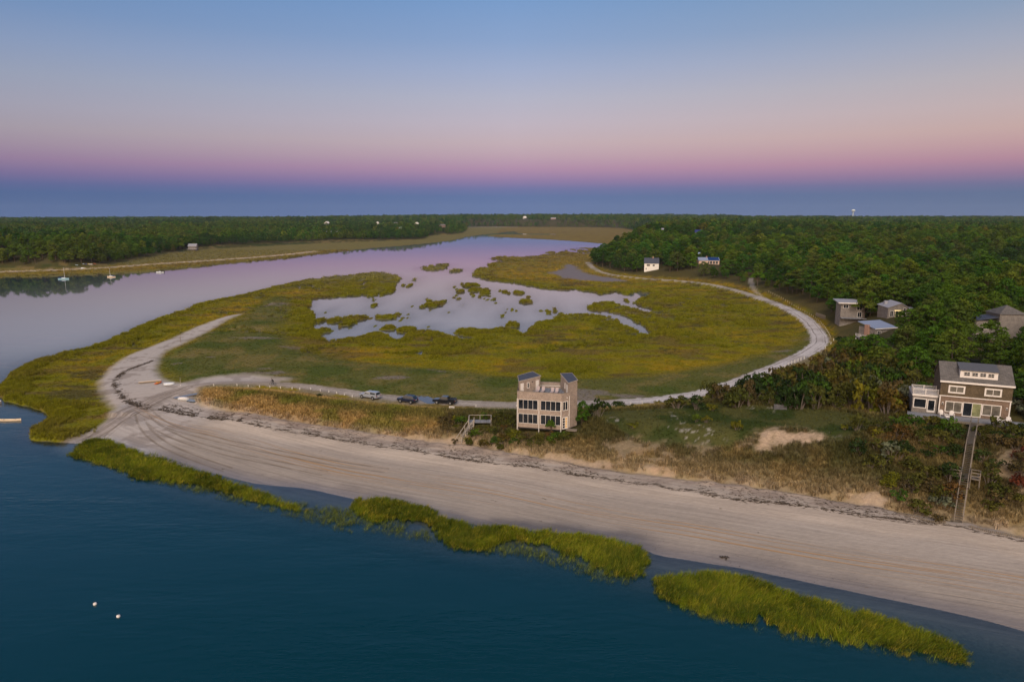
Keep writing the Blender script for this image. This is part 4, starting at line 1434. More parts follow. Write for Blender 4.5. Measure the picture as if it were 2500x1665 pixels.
X, Y = np.concatenate(sx_), np.concatenate(sy_)
scatter('sparse_cordgrass', CORD_S, X, Y, np.maximum(samp(TZf, X, Y), -.30), rng.uniform(.5, .95, len(X)), rng.normal(0, .8, len(X)),
        np.tile(np.array([.120, .145, .020]), (len(X), 1)) * rng.uniform(.6, 1.3, (len(X), 1)), label='thin half-drowned cordgrass in front of the green strips')

# marsh: cordgrass fringes and hay, coloured like the ground they grow from
mx, my, ms, mt = [], [], [], []
for (ya, yb, dens, sc0) in ((118, 200, 2.6, .8), (200, 290, 1.5, 1.0), (290, 480, .42, 1.6), (480, 900, .06, 3.0)):
    x_w = yb * .80
    n = int(2 * x_w * (yb - ya) * dens)
    X, Y = rng.uniform(-x_w, x_w, n), rng.uniform(ya, yb, n)
    k = abs(np.arctan2(X, Y)) < R(41)
    X, Y = X[k], Y[k]
    c_ = samp(TD['c'], X, Y)
    k = (c_ > .35) & (samp(TD['bz'], X, Y) < .2) & (samp(TD['up'], X, Y) < -.5) & (abs(samp(TD['rd'], X, Y)) > 3.0) & (samp(TD['mud'], X, Y) < 0)
    nn = fbm(X * .16, Y * .16, 4, 62)
    tall = ss(9, 1.0, c_ + (nn - .5) * 12)
    k &= rng.random(len(X)) < np.where(tall > .3, 1, .62)
    k &= (samp(TD['md'], X, Y) < 0) | (rng.random(len(X)) < .7)
    mt.append(tall[k]); mx.append(X[k]); my.append(Y[k]); ms.append((sc0 * (.5 + .35 * tall) * rng.uniform(.75, 1.25, len(X)))[k])
X, Y, S = np.concatenate(mx), np.concatenate(my), np.concatenate(ms)
col = samp(TC, X, Y) * rng.uniform(.85, 1.45, (len(X), 1)) * np.array([1.05, 1.1, 1.0])
TL = np.concatenate(mt)
tall_k = (TL > .45) & (Y < 480)
Xc, Yc_ = np.repeat(X[tall_k], 3) + rng.normal(0, .6, 3 * tall_k.sum()), np.repeat(Y[tall_k], 3) + rng.normal(0, .6, 3 * tall_k.sum())
kk = samp(TD['c'], Xc, Yc_) > .15
Xc, Yc_ = Xc[kk], Yc_[kk]
colc = mixc(np.repeat(col[tall_k], 3, 0)[kk], (.165, .160, .011), np.full(len(Xc), .6)) * rng.uniform(.75, 1.4, (len(Xc), 1))
scatter('creek_cordgrass', CORD, Xc, Yc_, samp(TZf, Xc, Yc_), rng.uniform(.55, 1.1, len(Xc)), rng.normal(0, 1.0, len(Xc)), colc, label='tall olive cordgrass along the creek and lagoon edges')
scatter('marsh_grass', HAY, X, Y, samp(TZf, X, Y), S, rng.normal(0, 1.2, len(X)), col, label='golden and olive salt marsh grass round the lagoon')
# ---------------------------------------------------------------- shrubs, each one a plant of its own
def shrub_parts(seed, r=1.3, h=1.7, n=13, nl=150, size=.10, upright=0.0):
    rng = np.random.default_rng(seed)
    cl = []
    for i in range(n):
        a = rng.uniform(0, 6.28); k = math.sqrt(rng.uniform(0, 1)) * (r - .3)
        top = h * (1 - .55 * (k / r) ** 2)
        zc = top * rng.uniform(.18, .85)
        rx = rng.uniform(.38, .62) * r * .62
        cl.append((math.cos(a) * k, math.sin(a) * k, zc, rx, rx * rng.uniform(.7, 1.0) * (1 + upright)))
    V, F, L = leaves(rng, cl, nl, size, .8)
    tb = MB()
    for c in cl:
        tb.tube([(c[0] * .15, c[1] * .15, -.3), (c[0] * .6, c[1] * .6, c[2] * .55), (c[0], c[1], c[2])], [.035, .022, .008], 4, False)
    return V, F, L, tb


SH = []
for k in range(6):
    V, F, L, tb = shrub_parts(500 + k, [1.3, 1.5, 1.1, 1.4, 1.2, 1.0][k], [1.6, 1.5, 1.8, 1.9, 1.4, 2.0][k])
    SH.append((V, F, L, tb))
SPAL = {'olive': [(.085, .082, .018), (.060, .070, .016), (.105, .095, .020)], 'brown': [(.095, .072, .030), (.075, .062, .026), (.120, .085, .032)],
        'green': [(.062, .110, .014), (.045, .090, .014), (.085, .125, .014)], 'autumn': [(.100, .066, .016), (.085, .068, .016), (.105, .055, .020)],
        'yellow': [(.135, .130, .014), (.110, .118, .014), (.150, .130, .014)], 'silver': [(.130, .140, .085), (.110, .125, .075), (.150, .150, .095)],
        'red': [(.12, .035, .018), (.10, .045, .02), (.12, .03, .018)], 'dark': [(.030, .052, .014), (.026, .044, .014), (.038, .056, .014)]}
SMESH = {}
for ty, pal in SPAL.items():
    m_ = leaf_mat(ty + '_leaves', [tuple(v * .84 for v in c) for c in pal])
    for k in range(6):
        V, F, L, tb = SH[k]
        SMESH[ty, k] = tri_mesh('%s_shrub_leaves_%d' % (ty, k), V, F, L, [m_])
STEM = [SH[k][3].mesh('shrub_stems_%d' % k, M_TWIG) for k in range(6)]
SHN = [0]
WORD = {'olive': 'olive green', 'brown': 'brownish', 'green': 'fresh green', 'autumn': 'orange autumn', 'yellow': 'yellow-green', 'silver': 'silvery grey-green', 'red': 'red-leaved', 'dark': 'dark green'}
srng = np.random.default_rng(55)


def shrub(x, y, ty, s, label, group=None, z=None, hs=1.0):
    SHN[0] += 1
    k = int(srng.integers(0, 6))
    t_ = thing('shrub', label, 'shrub', (x, y, gz(x, y) if z is None else z), float(srng.uniform(0, 6.28)), group)
    t_.scale = (s * srng.uniform(.9, 1.15), s * srng.uniform(.9, 1.15), s * hs * srng.uniform(.85, 1.15))
    obj('foliage', SMESH[ty, k], t_); obj('stem', STEM[k], t_)
    return t_


def thicket(poly, zp, spacing, types, smin, smax, where, group, keep=1.0, hs=1.0):
    P_ = smooth(line(poly, zp), 1, True)
    x0, y0 = P_.min(0); x1, y1 = P_.max(0)
    X, Y = jgrid(x0, x1, y0, y1, spacing, srng)
    k = (sdf(X, Y, P_, 20) > 0) & clear_shrub(X, Y) & (srng.random(len(X)) < keep)
    names = list(types); w = np.array([types[q] for q in names], float); w /= w.sum()
    nz = fbm(X * .16, Y * .16, 2, 77)
    cw = np.cumsum(w)
    for x, y, q_ in zip(X[k], Y[k], nz[k]):
        r_ = float(np.clip((q_ - .5) * 1.9 + .5 + srng.normal(0, .16), 0, .999))
        ty = names[int(np.searchsorted(cw, r_))]
        s_ = float(srng.uniform(smin, smax))
        wh_, gr_ = where(float(x), float(y)) if callable(where) else (where, group)
        big = 'large ' if s_ > smin + .72 * (smax - smin) else ('small ' if s_ < smin + .28 * (smax - smin) else '')
        shrub(float(x), float(y), ty, s_, '%s%s shrub %s' % (big, WORD[ty], wh_), '%s%s shrubs, %s' % (big, WORD[ty], gr_), hs=hs)


# keep-clear boxes are filled in by the houses below: (origin, angle, u0, u1, w0, w1)
KEEP = []


def clear_shrub(X, Y):
    ok = np.ones(np.shape(X), bool)
    for (ox, oy), an, u0, u1, w0, w1 in KEEP:
        u = (X - ox) * math.cos(an) + (Y - oy) * math.sin(an); w = -(X - ox) * math.sin(an) + (Y - oy) * math.cos(an)
        ok &= ~((u > u0) & (u < u1) & (w > w0) & (w < w1))
    return ok
# ---------------------------------------------------------------- building materials
M_SH_PINK = shingle('cedar_shingles_weathered', (.365, .295, .250), (.28, .225, .19))
M_SH_GREY = shingle('cedar_shingles_grey', (.26, .23, .21), (.20, .18, .165))
M_SH_BROWN = shingle('cedar_shingles_brown', (.125, .095, .062), (.085, .065, .042), .2, .16)
M_SH_ROSE = shingle('cedar_shingles_rose', (.225, .158, .118), (.165, .118, .09), .16, .14)
M_ROOF = shingle('roof_shingles_grey', (.135, .125, .118), (.10, .093, .09), .2, .3)
M_ROOF_DK = mat('roof_membrane_dark', (.055, .062, .085), .7, .2, 2)
M_ROOF_LT = mat('roof_shingle_pale', (.28, .28, .31), .8, .15, 3)
M_WHITE = mat('white_trim_paint', (.62, .58, .55), .55, .07, 2.5, .3)
M_CREAM = mat('white_clapboard', (.70, .67, .63), .6, .06, 2, .3, .1, stretch=(1, 1, 6))
M_DECK = planks('weathered_deck_planks', (.21, .215, .235), .14, 0)
M_DECKW = planks('weathered_deck_planks_across', (.21, .215, .235), .14, 1)
M_WOOD = mat('silvered_wood', (.19, .16, .128), .85, .3, 5, .15, .3)
M_WOODY = mat('tan_wood', (.40, .28, .15), .8, .25, 4, .15, .2)
M_WOODP = mat('pale_wood', (.34, .30, .255), .8, .2, 4, .15, .2)
M_GLASS = glass('window_glass')
M_GLASSB = glass('window_glass_blinds', (.11, .10, .085), .25)
M_DARK = mat('dark_recess', (.02, .018, .018), .9, .1)
M_LAMP = emit('lamp_glow', (1.0, .62, .25), 3.0)
M_LITWIN = emit('lit_room', (1.0, .55, .22), .75)
M_STONE = mat('chimney_brick', (.33, .20, .15), .9, .25, 8, .1, .4)
M_TAN = mat('tan_stucco', (.56, .40, .30), .8, .1, 3)
M_SOLAR = mat('solar_panel_blue', (.012, .035, .12), .25, .2, 2, .5)
M_BLUER = mat('blue_grey_roof', (.22, .26, .36), .7, .15, 3)


def window(par, p0, p1, s0, s1, z0, z1, n=2, fw=.09, gl=None, fr=None, rows=1, base=.012, mid=.07, name='window'):
    """A framed window on the wall p0->p1: frame part with its panes as sub-parts."""
    gl = gl or M_GLASS; fr = fr or M_WHITE
    b = MB()
    b.wall(p0, p1, s0, s0 + fw, z0, z1, base, .075); b.wall(p0, p1, s1 - fw, s1, z0, z1, base, .075)
    b.wall(p0, p1, s0 + fw, s1 - fw, z1 - fw, z1, base, .073); b.wall(p0, p1, s0 + fw, s1 - fw, z0, z0 + fw, base, .09)
    w = (s1 - s0 - 2 * fw - (n - 1) * mid) / n
    h = (z1 - z0 - 2 * fw - (rows - 1) * .04) / rows
    for i in range(1, n):
        q = s0 + fw + i * w + (i - 1) * mid
        b.wall(p0, p1, q, q + mid, z0 + fw, z1 - fw, base, .07)
    for j in range(1, rows):
        zq = z0 + fw + j * h + (j - 1) * .04
        b.wall(p0, p1, s0 + fw, s1 - fw, zq, zq + .04, base, .05)
    o = b.build(name, fr, par)
    for i in range(n):
        q = s0 + fw + i * (w + mid)
        MB().wall(p0, p1, q, q + w, z0 + fw, z1 - fw, base - .004, .028).build('pane', gl if not isinstance(gl, (list, tuple)) else gl[i % len(gl)], o)
    return o


def door(par, p0, p1, s0, s1, z0, z1, m=None, lite=False, gl=None):
    o = MB().wall(p0, p1, s0, s1, z0, z1, .01, .06).build('door', m or M_WHITE, par)
    if lite:
        MB().wall(p0, p1, s0 + .14, s1 - .14, z0 + .35, z1 - .16, .061, .072).build('pane', gl or M_GLASS, o)
    MB().wall(p0, p1, s1 - .14, s1 - .09, z0 + .95, z0 + 1.06, .062, .10).build('handle', M_DARK, o)
    return o


def railing(par, pts, h=.95, post=.10, step=.13, z=0.0, m=None, bal=True, skip_posts=()):
    """Railing along a polyline: post, rail and baluster parts."""
    m = m or M_WHITE
    balm = MB().box(-.022, .022, -.022, .022, 0, h - .16).mesh('baluster_shape', m)
    pom = MB().box(-post / 2, post / 2, -post / 2, post / 2, 0, h + .08).mesh('post_shape', m)
    for a, b in zip(pts[:-1], pts[1:]):
        a, b = Vector((a[0], a[1])), Vector((b[0], b[1]))
        L = (b - a).length; e = (b - a) / L
        MB().bar((a.x, a.y, z + h), (b.x, b.y, z + h), .09, .06).build('rail', m, par)
        MB().bar((a.x, a.y, z + .10), (b.x, b.y, z + .10), .06, .05).build('rail', m, par)
        nposts = max(1, round(L / 1.9))
        for i in range(nposts + 1):
            p = a + e * (L * i / nposts)
            obj('post', pom, par, (p.x, p.y, z))
        if bal:
            k = int(L / step)
            for i in range(1, k):
                p = a + e * (L * i / k)
                obj('baluster', balm, par, (p.x, p.y, z + .11))


# ---------------------------------------------------------------- tower house on the dune
an = R(-13.6)
ox, oy = G(1262.5, 1041, 4.4)
ox, oy = float(ox), float(oy)
HZ = 4.4
TH = thing('tower_house', 'square cedar-shingled beach house with a roof deck between two slant-roofed towers', 'house', (ox, oy, HZ), an)
KEEP.append(((ox, oy), an, -1.4, 12, -.9, 8.2))
A, B_, C_, E_, F_, H_, L_ = (0, 0), (8.5, 0), (9.7, 1.2), (11.0, 3.6), (9.3, 7.5), (1.6, 6.6), (-.6, 3.2)
body = [A, B_, C_, E_, F_, H_, L_]
DZ = 6.25
MB().prism(body, -.05, DZ - .02).build('wall', M_SH_PINK, TH)
MB().prism([(.25, .25), (8.3, .25), (9.4, 1.3), (7.3, 6.6), (3.2, 6.4), (3.4, 4.9)], DZ - .015, DZ + .03).build('roof_deck', M_DECK, TH)
ins = lambda p, q, t0, t1, z0, z1, s0=0.0, s1=None: (p, q, s0, s1 if s1 is not None else math.dist(p, q), z0, z1, t0, t1)
par_ = MB()
for p, q, zt in ((A, B_, 6.98), (B_, C_, 6.98), (F_, H_, 7.35), (H_, L_, 7.0), (L_, A, 7.0)):
    par_.wall(p, q, 0, math.dist(p, q), DZ - .02, zt, -.16, .004)
par_.build('parapet', M_SH_PINK, TH)
cap = MB()
for p, q, zt in ((A, B_, 6.98), (B_, C_, 6.98), (F_, H_, 7.35)):
    cap.wall(p, q, -.02, math.dist(p, q) + .02, zt, zt + .05, -.19, .035)
cap.build('parapet_cap', M_WOOD, TH)
MB().wall((9.1, 7.25), (1.8, 6.42), .1, 7.2, DZ + .35, DZ + .47, -.02, .05).build('flashing', M_WHITE, TH)
lt = [(.3, .3), (3.5, 4.8), (1.6, 6.4), (-.55, 3.2)]
rt = [(9.6, 1.25), (10.95, 3.6), (9.25, 7.42), (7.2, 6.7)]
for poly, zs in ((lt, (8.75, 8.95, 9.35, 9.15)), (rt, (8.75, 8.85, 9.25, 9.15))):
    tw_ = MB().prism(poly, DZ - .01, zs).build('tower', M_SH_PINK, TH)
    cx = sum(p[0] for p in poly) / 4; cy = sum(p[1] for p in poly) / 4
    big = [(cx + (p[0] - cx) * 1.05, cy + (p[1] - cy) * 1.05) for p in poly]
    MB().prism(big, [z + .005 for z in zs], [z + .10 for z in zs]).build('roof', M_ROOF_DK, tw_)
    edge = MB()
    for i in range(4):
        a, b = big[i], big[(i + 1) % 4]
        edge.bar((a[0], a[1], zs[i] + .06), (b[0], b[1], zs[(i + 1) % 4] + .06), .07, .14)
    edge.build('roof_edge', M_WOODP, tw_)
door(TH, lt[0], lt[1], .35, 1.15, DZ + .05, DZ + 2.05); door(TH, lt[0], lt[1], 4.3, 5.1, DZ + .05, DZ + 2.05)
window(TH, lt[0], lt[1], 2.0, 2.6, DZ + .85, DZ + 2.0, 1, .11)
MB().wall(lt[0], lt[1], 3.25, 3.45, DZ + 1.9, DZ + 2.05, .01, .14).build('wall_lamp', M_DARK, TH)
door(TH, rt[3], rt[0], 4.6, 5.5, DZ + .05, DZ + 2.0)
window(TH, rt[3], rt[0], 3.3, 3.8, DZ + .9, DZ + 2.0, 1, .1)
for (z0, z1) in ((3.55, 5.45), (.78, 2.68)):
    for (s0, s1) in ((.22, 4.02), (4.55, 8.42)):
        window(TH, A, B_, s0, s1, z0, z1, 4, .065, mid=.055)
window(TH, B_, C_, .28, 1.5, 3.62, 5.4, 2, .10)
dd = MB().wall(B_, C_, .25, 1.5, .02, 2.35, .01, .07).build('door', M_WHITE, TH)
for i in range(2):
    for j in range(4):
        MB().wall(B_, C_, .36 + i * .56, .80 + i * .56, .22 + j * .52, .64 + j * .52, .071, .085).build('pane', M_LITWIN if i else M_GLASS, dd)
for (p, q, s, z0, z1) in ((A, B_, -.02, -.9, 5.55), (A, B_, 4.18, -.9, 5.5), (A, B_, 8.42, -.9, 5.5), (C_, E_, .1, .2, 6.3)):
    MB().wall(p, q, s, s + .12, z0, z1, .006, .10).build('corner_board', M_WHITE, TH)
for (p, q, s, z) in ((B_, C_, 1.2, 5.95), (C_, E_, -.1, 2.55), (L_, A, 3.0, 4.0)):
    MB().wall(p, q, s, s + .14, z, z + .2, .01, .16).build('wall_lamp', M_WHITE, TH)
MB().wall(A, B_, 0, 8.5, -.32, -.06, -.25, -.02).build('sill_beam', M_DARK, TH)
for px_ in (.15, 4.2, 8.35):
    for py_ in (.2, 3.4, 6.2):
        MB().box(px_ - .12, px_ + .12, py_ - .12, py_ + .12, -2.6, -.05).build('foundation_post', M_WOOD, TH)
MB().box(9.4, 11.4, .2, 1.2, -.25, -.02).build('door_step', M_WOOD, TH)


def lounger_parts(t_):
    m = mat('chair_sling_pinkish', (.36, .30, .30), .8, .1)
    MB().hexa([(-.3, -.95, .33), (.3, -.95, .33), (.3, .25, .36), (-.3, .25, .36), (-.3, -.95, .37), (.3, -.95, .37), (.3, .25, .40), (-.3, .25, .40)]).build('seat', m, t_)
    MB().hexa([(-.3, .24, .36), (.3, .24, .36), (.3, .70, 1.05), (-.3, .70, 1.05), (-.3, .20, .39), (.3, .20, .39), (.3, .66, 1.08), (-.3, .66, 1.08)]).build('backrest', m, t_)
    fm = mat('chair_frame_dark', (.05, .045, .05), .5)
    MB().bar((-.31, -.95, .34), (-.31, .3, .37), .045).bar((.31, -.95, .34), (.31, .3, .37), .045).build('frame', fm, t_)
    for sx in (-.3, .3):
        for yy in (-.85, .15):
            MB().box(sx - .025, sx + .025, yy - .025, yy + .025, 0, .345).build('leg', fm, t_)


lo = None
ca_, sa_ = math.cos(an), math.sin(an)
for (u, w, nm) in ((3.45, 2.5, 'first from the tower with two white doors'), (4.45, 2.6, 'second from the tower with two white doors'),
                   (6.3, 2.35, 'third from the tower with two white doors'), (7.15, 2.3, 'nearest the small tower')):
    wx, wy = ox + u * ca_ - w * sa_, oy + u * sa_ + w * ca_
    t_ = thing('lounge_chair', 'pale sling lounge chair on the roof deck, ' + nm, 'chair', (wx, wy, HZ + DZ + .03), an + R(-3), 'lounge chairs on the roof deck')
    lounger_parts(t_)

# ---------------------------------------------------------------- brown shingled house on the bluff
an2 = R(-24.2)
QZ = 9.4
qx, qy = G(2289.5, 1009, QZ); qx, qy = float(qx), float(qy)
SH_ = thing('shingled_house', 'brown shingled two-storey house with white trim and a wide dormer on the bluff', 'house', (qx, qy, QZ), an2)
KEEP.append(((qx, qy), an2, -5.2, 14.2, -4.0, 9))
W, Dp, EV, RG = 10.5, 7.4, 6.25, 8.75
p0, p1 = (0, 0), (W, 0)
MB().box(0, W, 0, Dp, -.3, 3.38).build('wall', M_SH_ROSE, SH_)
up_w = MB()
up_w.box(-.06, W + .06, -.10, Dp + .06, 3.38, EV)
up_w.add([(-.06, -.10, EV), (-.06, Dp + .06, EV), (-.06, Dp / 2, RG), (W + .06, -.10, EV), (W + .06, Dp + .06, EV), (W + .06, Dp / 2, RG)], [(0, 1, 2), (5, 4, 3)])
up_w.build('upper_wall', M_SH_BROWN, SH_)
rf = MB()
sl = (RG - EV) / (Dp / 2)
for sgn in (0, 1):
    y_e, y_r = (-.38, Dp / 2) if sgn == 0 else (Dp + .38, Dp / 2)
    ze = EV - .38 * sl
    rf.hexa([(-.22, y_e, ze), (W + .22, y_e, ze), (W + .22, y_r, RG), (-.22, y_r, RG),
             (-.22, y_e, ze + .14), (W + .22, y_e, ze + .14), (W + .22, y_r, RG + .14), (-.22, y_r, RG + .14)])
roof = rf.build('roof', M_ROOF, SH_)
MB().box(-.25, W + .25, -.47, -.39, EV - .42, EV - .10).build('fascia', M_WHITE, roof)
# dormer with four small windows
d0, d1, dy = 2.75, 8.3, .55
dz0, dz1 = EV + .25, EV + 1.78
dm = MB().box(d0, d1, dy, Dp / 2, dz0, dz1).build('dormer', M_WHITE, SH_)
MB().hexa([(d0 - .15, dy - .25, dz1 + .01), (d1 + .15, dy - .25, dz1 + .01), (d1 + .15, Dp / 2, RG - .02), (d0 - .15, Dp / 2, RG - .02),
           (d0 - .15, dy - .25, dz1 + .14), (d1 + .15, dy - .25, dz1 + .14), (d1 + .15, Dp / 2, RG + .17), (d0 - .15, Dp / 2, RG + .17)]).build('dormer_roof', mat('slate_dormer_roof', (.085, .088, .10), .75, .2, 4), SH_)
for i in range(4):
    s = d0 + .55 + i * 1.18
    window(SH_, (0, dy), (W, dy), s, s + .92, dz0 + .62, dz0 + 1.30, 2, .05, rows=2, mid=.03)
# trim
MB().wall(p0, p1, -.1, W + .1, 3.28, 3.44, .102, .17).build('belt_trim', M_WHITE, SH_)
for s in (-.02, W - .16):
    MB().wall(p0, p1, s, s + .18, -.1, 3.28, .004, .06).build('corner_board', M_WHITE, SH_)
G2 = [M_GLASSB, M_GLASSB]
window(SH_, p0, p1, .95, 3.55, .45, 2.45, 2, .14, gl=M_GLASSB, rows=1)
window(SH_, p0, p1, 6.45, 9.25, .45, 2.45, 2, .14, gl=M_GLASSB)
window(SH_, p0, p1, 3.6, 6.4, -.02, 2.5, 2, .12, gl=[M_GLASS, glass('sliding_door_curtain', (.20, .21, .11), .2)], name='sliding_door')
for s0 in (1.15, 6.5):
    window(SH_, (0, -.10), (W, -.10), s0, s0 + 2.5, 3.95, 5.35, 2, .24, gl=M_GLASSB, rows=1)
for s in (.42, 9.9):
    lb = MB().wall(p0, p1, s, s + .26, 1.75, 2.2, .004, .06).build('wall_lantern', M_WHITE, SH_)
    MB().wall(p0, p1, s + .07, s + .19, 1.72, 2.1, .06, .2).build('lamp_housing', M_DARK, lb)
# annex with balcony
a0, a1 = -4.05, -.12
AY = .55
MB().box(a0, a1, AY, Dp - 1, -.3, 2.75).build('annex_wall', M_SH_GREY, SH_)
MB().box(a0 - .1, a1 + .02, AY - .12, Dp - 1, 2.755, 3.12).build('annex_fascia', M_WHITE, SH_)
MB().box(a0 - .05, a1, AY - .05, Dp - 1.1, 3.125, 3.17).build('balcony_floor', M_DECK, SH_)
window(SH_, (0, AY), (W, AY), a0 + .15, a0 + 2.25, .55, 2.35, 1, .14)
door(SH_, (0, AY), (W, AY), a0 + 2.35, a0 + 3.6, -.05, 2.3, M_WHITE, True)
railing(SH_, [(a1 - .05, AY + .02), (a0, AY + .02), (a0, AY + 2.9), (a1 - .05, AY + 2.9)], .95, .13, .15, 3.17)
# deck at the front
dk = MB()
dk.box(-4.9, 13.6, -3.4, -.02, -.30, -.12)
dk.build('front_deck', M_DECKW, SH_)
skirt = MB()
skirt.box(-4.9, 13.6, -3.46, -3.402, -.55, -.13)
skirt.build('deck_edge', M_WOOD, SH_)
for u in np.arange(-4.6, 13.8, 2.25):
    MB().box(u - .1, u + .1, -3.3, -3.1, -3.4, -.30).build('deck_post', M_WOOD, SH_)
MB().box(13.3, 13.5, -3.5, -3.3, -.5, 1.45).build('lamp_post', M_WOODY, SH_)


def chair_parts(t_):
    MB().hexa([(-.28, -.30, .36), (.28, -.30, .36), (.26, .26, .24), (-.26, .26, .24), (-.28, -.30, .40), (.28, -.30, .40), (.26, .26, .28), (-.26, .26, .28)]).build('seat', M_WHITE, t_)
    for i in range(5):
        xx = -.24 + i * .12
        hh = [.92, 1.02, 1.07, 1.02, .92][i]
        MB().hexa([(xx - .055, .24, .24), (xx + .055, .24, .24), (xx * 1.15 + .06, .55, hh), (xx * 1.15 - .06, .55, hh),
                   (xx - .055, .21, .25), (xx + .055, .21, .25), (xx * 1.15 + .06, .52, hh + .01), (xx * 1.15 - .06, .52, hh + .01)]).build('back_slat', M_WHITE, t_)
    for sx in (-.36, .36):
        MB().box(sx - .07, sx + .07, -.38, .40, .55, .585).build('armrest', M_WHITE, t_)
        MB().box(sx - .03, sx + .03, -.34, -.24, 0, .55).build('leg', M_WHITE, t_)
        MB().hexa([(sx * .8 - .03, -.3, .28), (sx * .8 + .03, -.3, .28), (sx * .8 + .03, .62, 0), (sx * .8 - .03, .62, 0),
                   (sx * .8 - .03, -.3, .40), (sx * .8 + .03, -.3, .40), (sx * .8 + .03, .62, .10), (sx * .8 - .03, .62, .10)]).build('leg', M_WHITE, t_)


c2, s2 = math.cos(an2), math.sin(an2)
def onq(u, w):
    return qx + u * c2 - w * s2, qy + u * s2 + w * c2
for (u, w, r_, nm) in ((.45, -1.2, 12, 'in front of the annex door, by the corner board'), (1.95, -1.15, -4, 'below the double window beside the annex'),
                       (8.55, -1.75, -40, 'with its side turned, below the window farther from the annex'), (10.15, -1.5, -8, 'at the end of the house front away from the annex')):
    x_, y_ = onq(u, w)
    t_ = thing('deck_chair', 'white slatted Adirondack chair ' + nm, 'chair', (x_, y_, QZ - .12), an2 + R(r_), 'white chairs on the bluff deck')
    chair_parts(t_)
for (u, w, nm) in ((9.4, -1.45, 'small white square table between the two chairs away from the annex'), (1.2, -1.1, 'small white table between the two chairs near the annex')):
    x_, y_ = onq(u, w)
    t_ = thing('side_table', nm, 'table', (x_, y_, QZ - .12), an2)
    MB().box(-.25, .25, -.25, .25, .42, .46).build('table_top', M_WHITE, t_)
    for sx in (-.2, .2):
        for sy in (-.2, .2):
            MB().box(sx - .025, sx + .025, sy - .025, sy + .025, 0, .42).build('leg', M_WHITE, t_)
x_, y_ = onq(1.15, -2.0)
t_ = thing('footstool', 'low white footstool in front of the chairs near the annex', 'stool', (x_, y_, QZ - .12), an2 + R(12))
MB().hexa([(-.28, -.3, .16), (.28, -.3, .16), (.28, .25, .34), (-.28, .25, .34), (-.28, -.3, .20), (.28, -.3, .20), (.28, .25, .38), (-.28, .25, .38)]).build('seat', M_WHITE, t_)
for sx in (-.26, .26):
    MB().box(sx - .03, sx + .03, .15, .22, 0, .33).build('leg', M_WHITE, t_); MB().box(sx - .03, sx + .03, -.28, -.21, 0, .17).build('leg', M_WHITE, t_)


# ---------------------------------------------------------------- stairs
def stair_run(par, path, wid, rail=True, tread_m=None, rail_m=None, run=.37, post_every=1.9):
    """path: list of (x, y, z) along the middle; treads, stringers, posts and rails follow it."""
    tread_m = tread_m or M_WOOD; rail_m = rail_m or M_WOOD
    pts = [Vector(p) for p in path]
    shape = MB().box(-wid / 2, wid / 2, -.11, .11, -.04, 0).mesh('tread_shape', tread_m)
    for a, b in zip(pts[:-1], pts[1:]):
        h = Vector((b.x - a.x, b.y - a.y, 0)); L = h.length; e = h / L
        sd = Vector((e.y, -e.x, 0)); rz_ = math.atan2(e.y, e.x) - math.pi / 2
        n = max(2, round(L / run))
        for i in range(n):
            p = a + (b - a) * ((i + .5) / n)
            if abs(b.z - a.z) < .05:
                obj('plank', shape, par, p, rz_)
            else:
                obj('tread', shape, par, (p.x, p.y, max(a.z, b.z) + (min(a.z, b.z) - max(a.z, b.z)) * ((i + .5) / n if a.z > b.z else 1 - (i + .5) / n)), rz_)
        for s in (-1, 1):
            o = sd * s * (wid / 2 + .03)
            MB().bar(a + o - Vector((0, 0, .12)), b + o - Vector((0, 0, .12)), .05, .26).build('stringer', rail_m, par)
            if rail:
                MB().bar(a + o + Vector((0, 0, .95)), b + o + Vector((0, 0, .95)), .10, .06).build('handrail', rail_m, par)
                k = max(1, round((b - a).length / post_every))
                for i in range(k + 1):
                    p = a + (b - a) * (i / k) + o * 1.06
                    g = min(gz(p.x + par.location.x, p.y + par.location.y) - par.location.z - .3, p.z - .3)
                    MB().box(p.x - .055, p.x + .055, p.y - .055, p.y + .055, g, p.z + 1.02).build('post', rail_m, par)


tx, ty = onq(4.95, -3.5)
bx, by = G(2340, 1266, 2.15); bx, by = float(bx), float(by)
ST = thing('bluff_stairs', 'long silvered wooden stairway from the bluff deck down to the beach', 'stairs', (tx, ty, QZ - .14))
dv = Vector((bx - tx, by - ty, 0)); LL = dv.length; dv /= LL
zb_ = gz(bx, by) + .12 - (QZ - .14)
gl_ = lambda s: gz(tx + dv.x * LL * s, ty + dv.y * LL * s) - (QZ - .14) + .75
zA = max(gl_(.40), gl_(.45), zb_ * .40); zB = min(max(gl_(.68), gl_(.76), zb_ * .72), zA - .9)
prof = [(0, 0), (.10, -.02), (.40, zA), (.45, zA - .01), (.68, zB), (.76, zB - .01), (1.0, zb_)]
stair_run(ST, [(dv.x * LL * s, dv.y * LL * s, z) for s, z in prof], 0.9, True, mat('dark_treads', (.11, .095, .08), .9, .3, 5, .1))
nd = Vector((dv.y, -dv.x, 0))
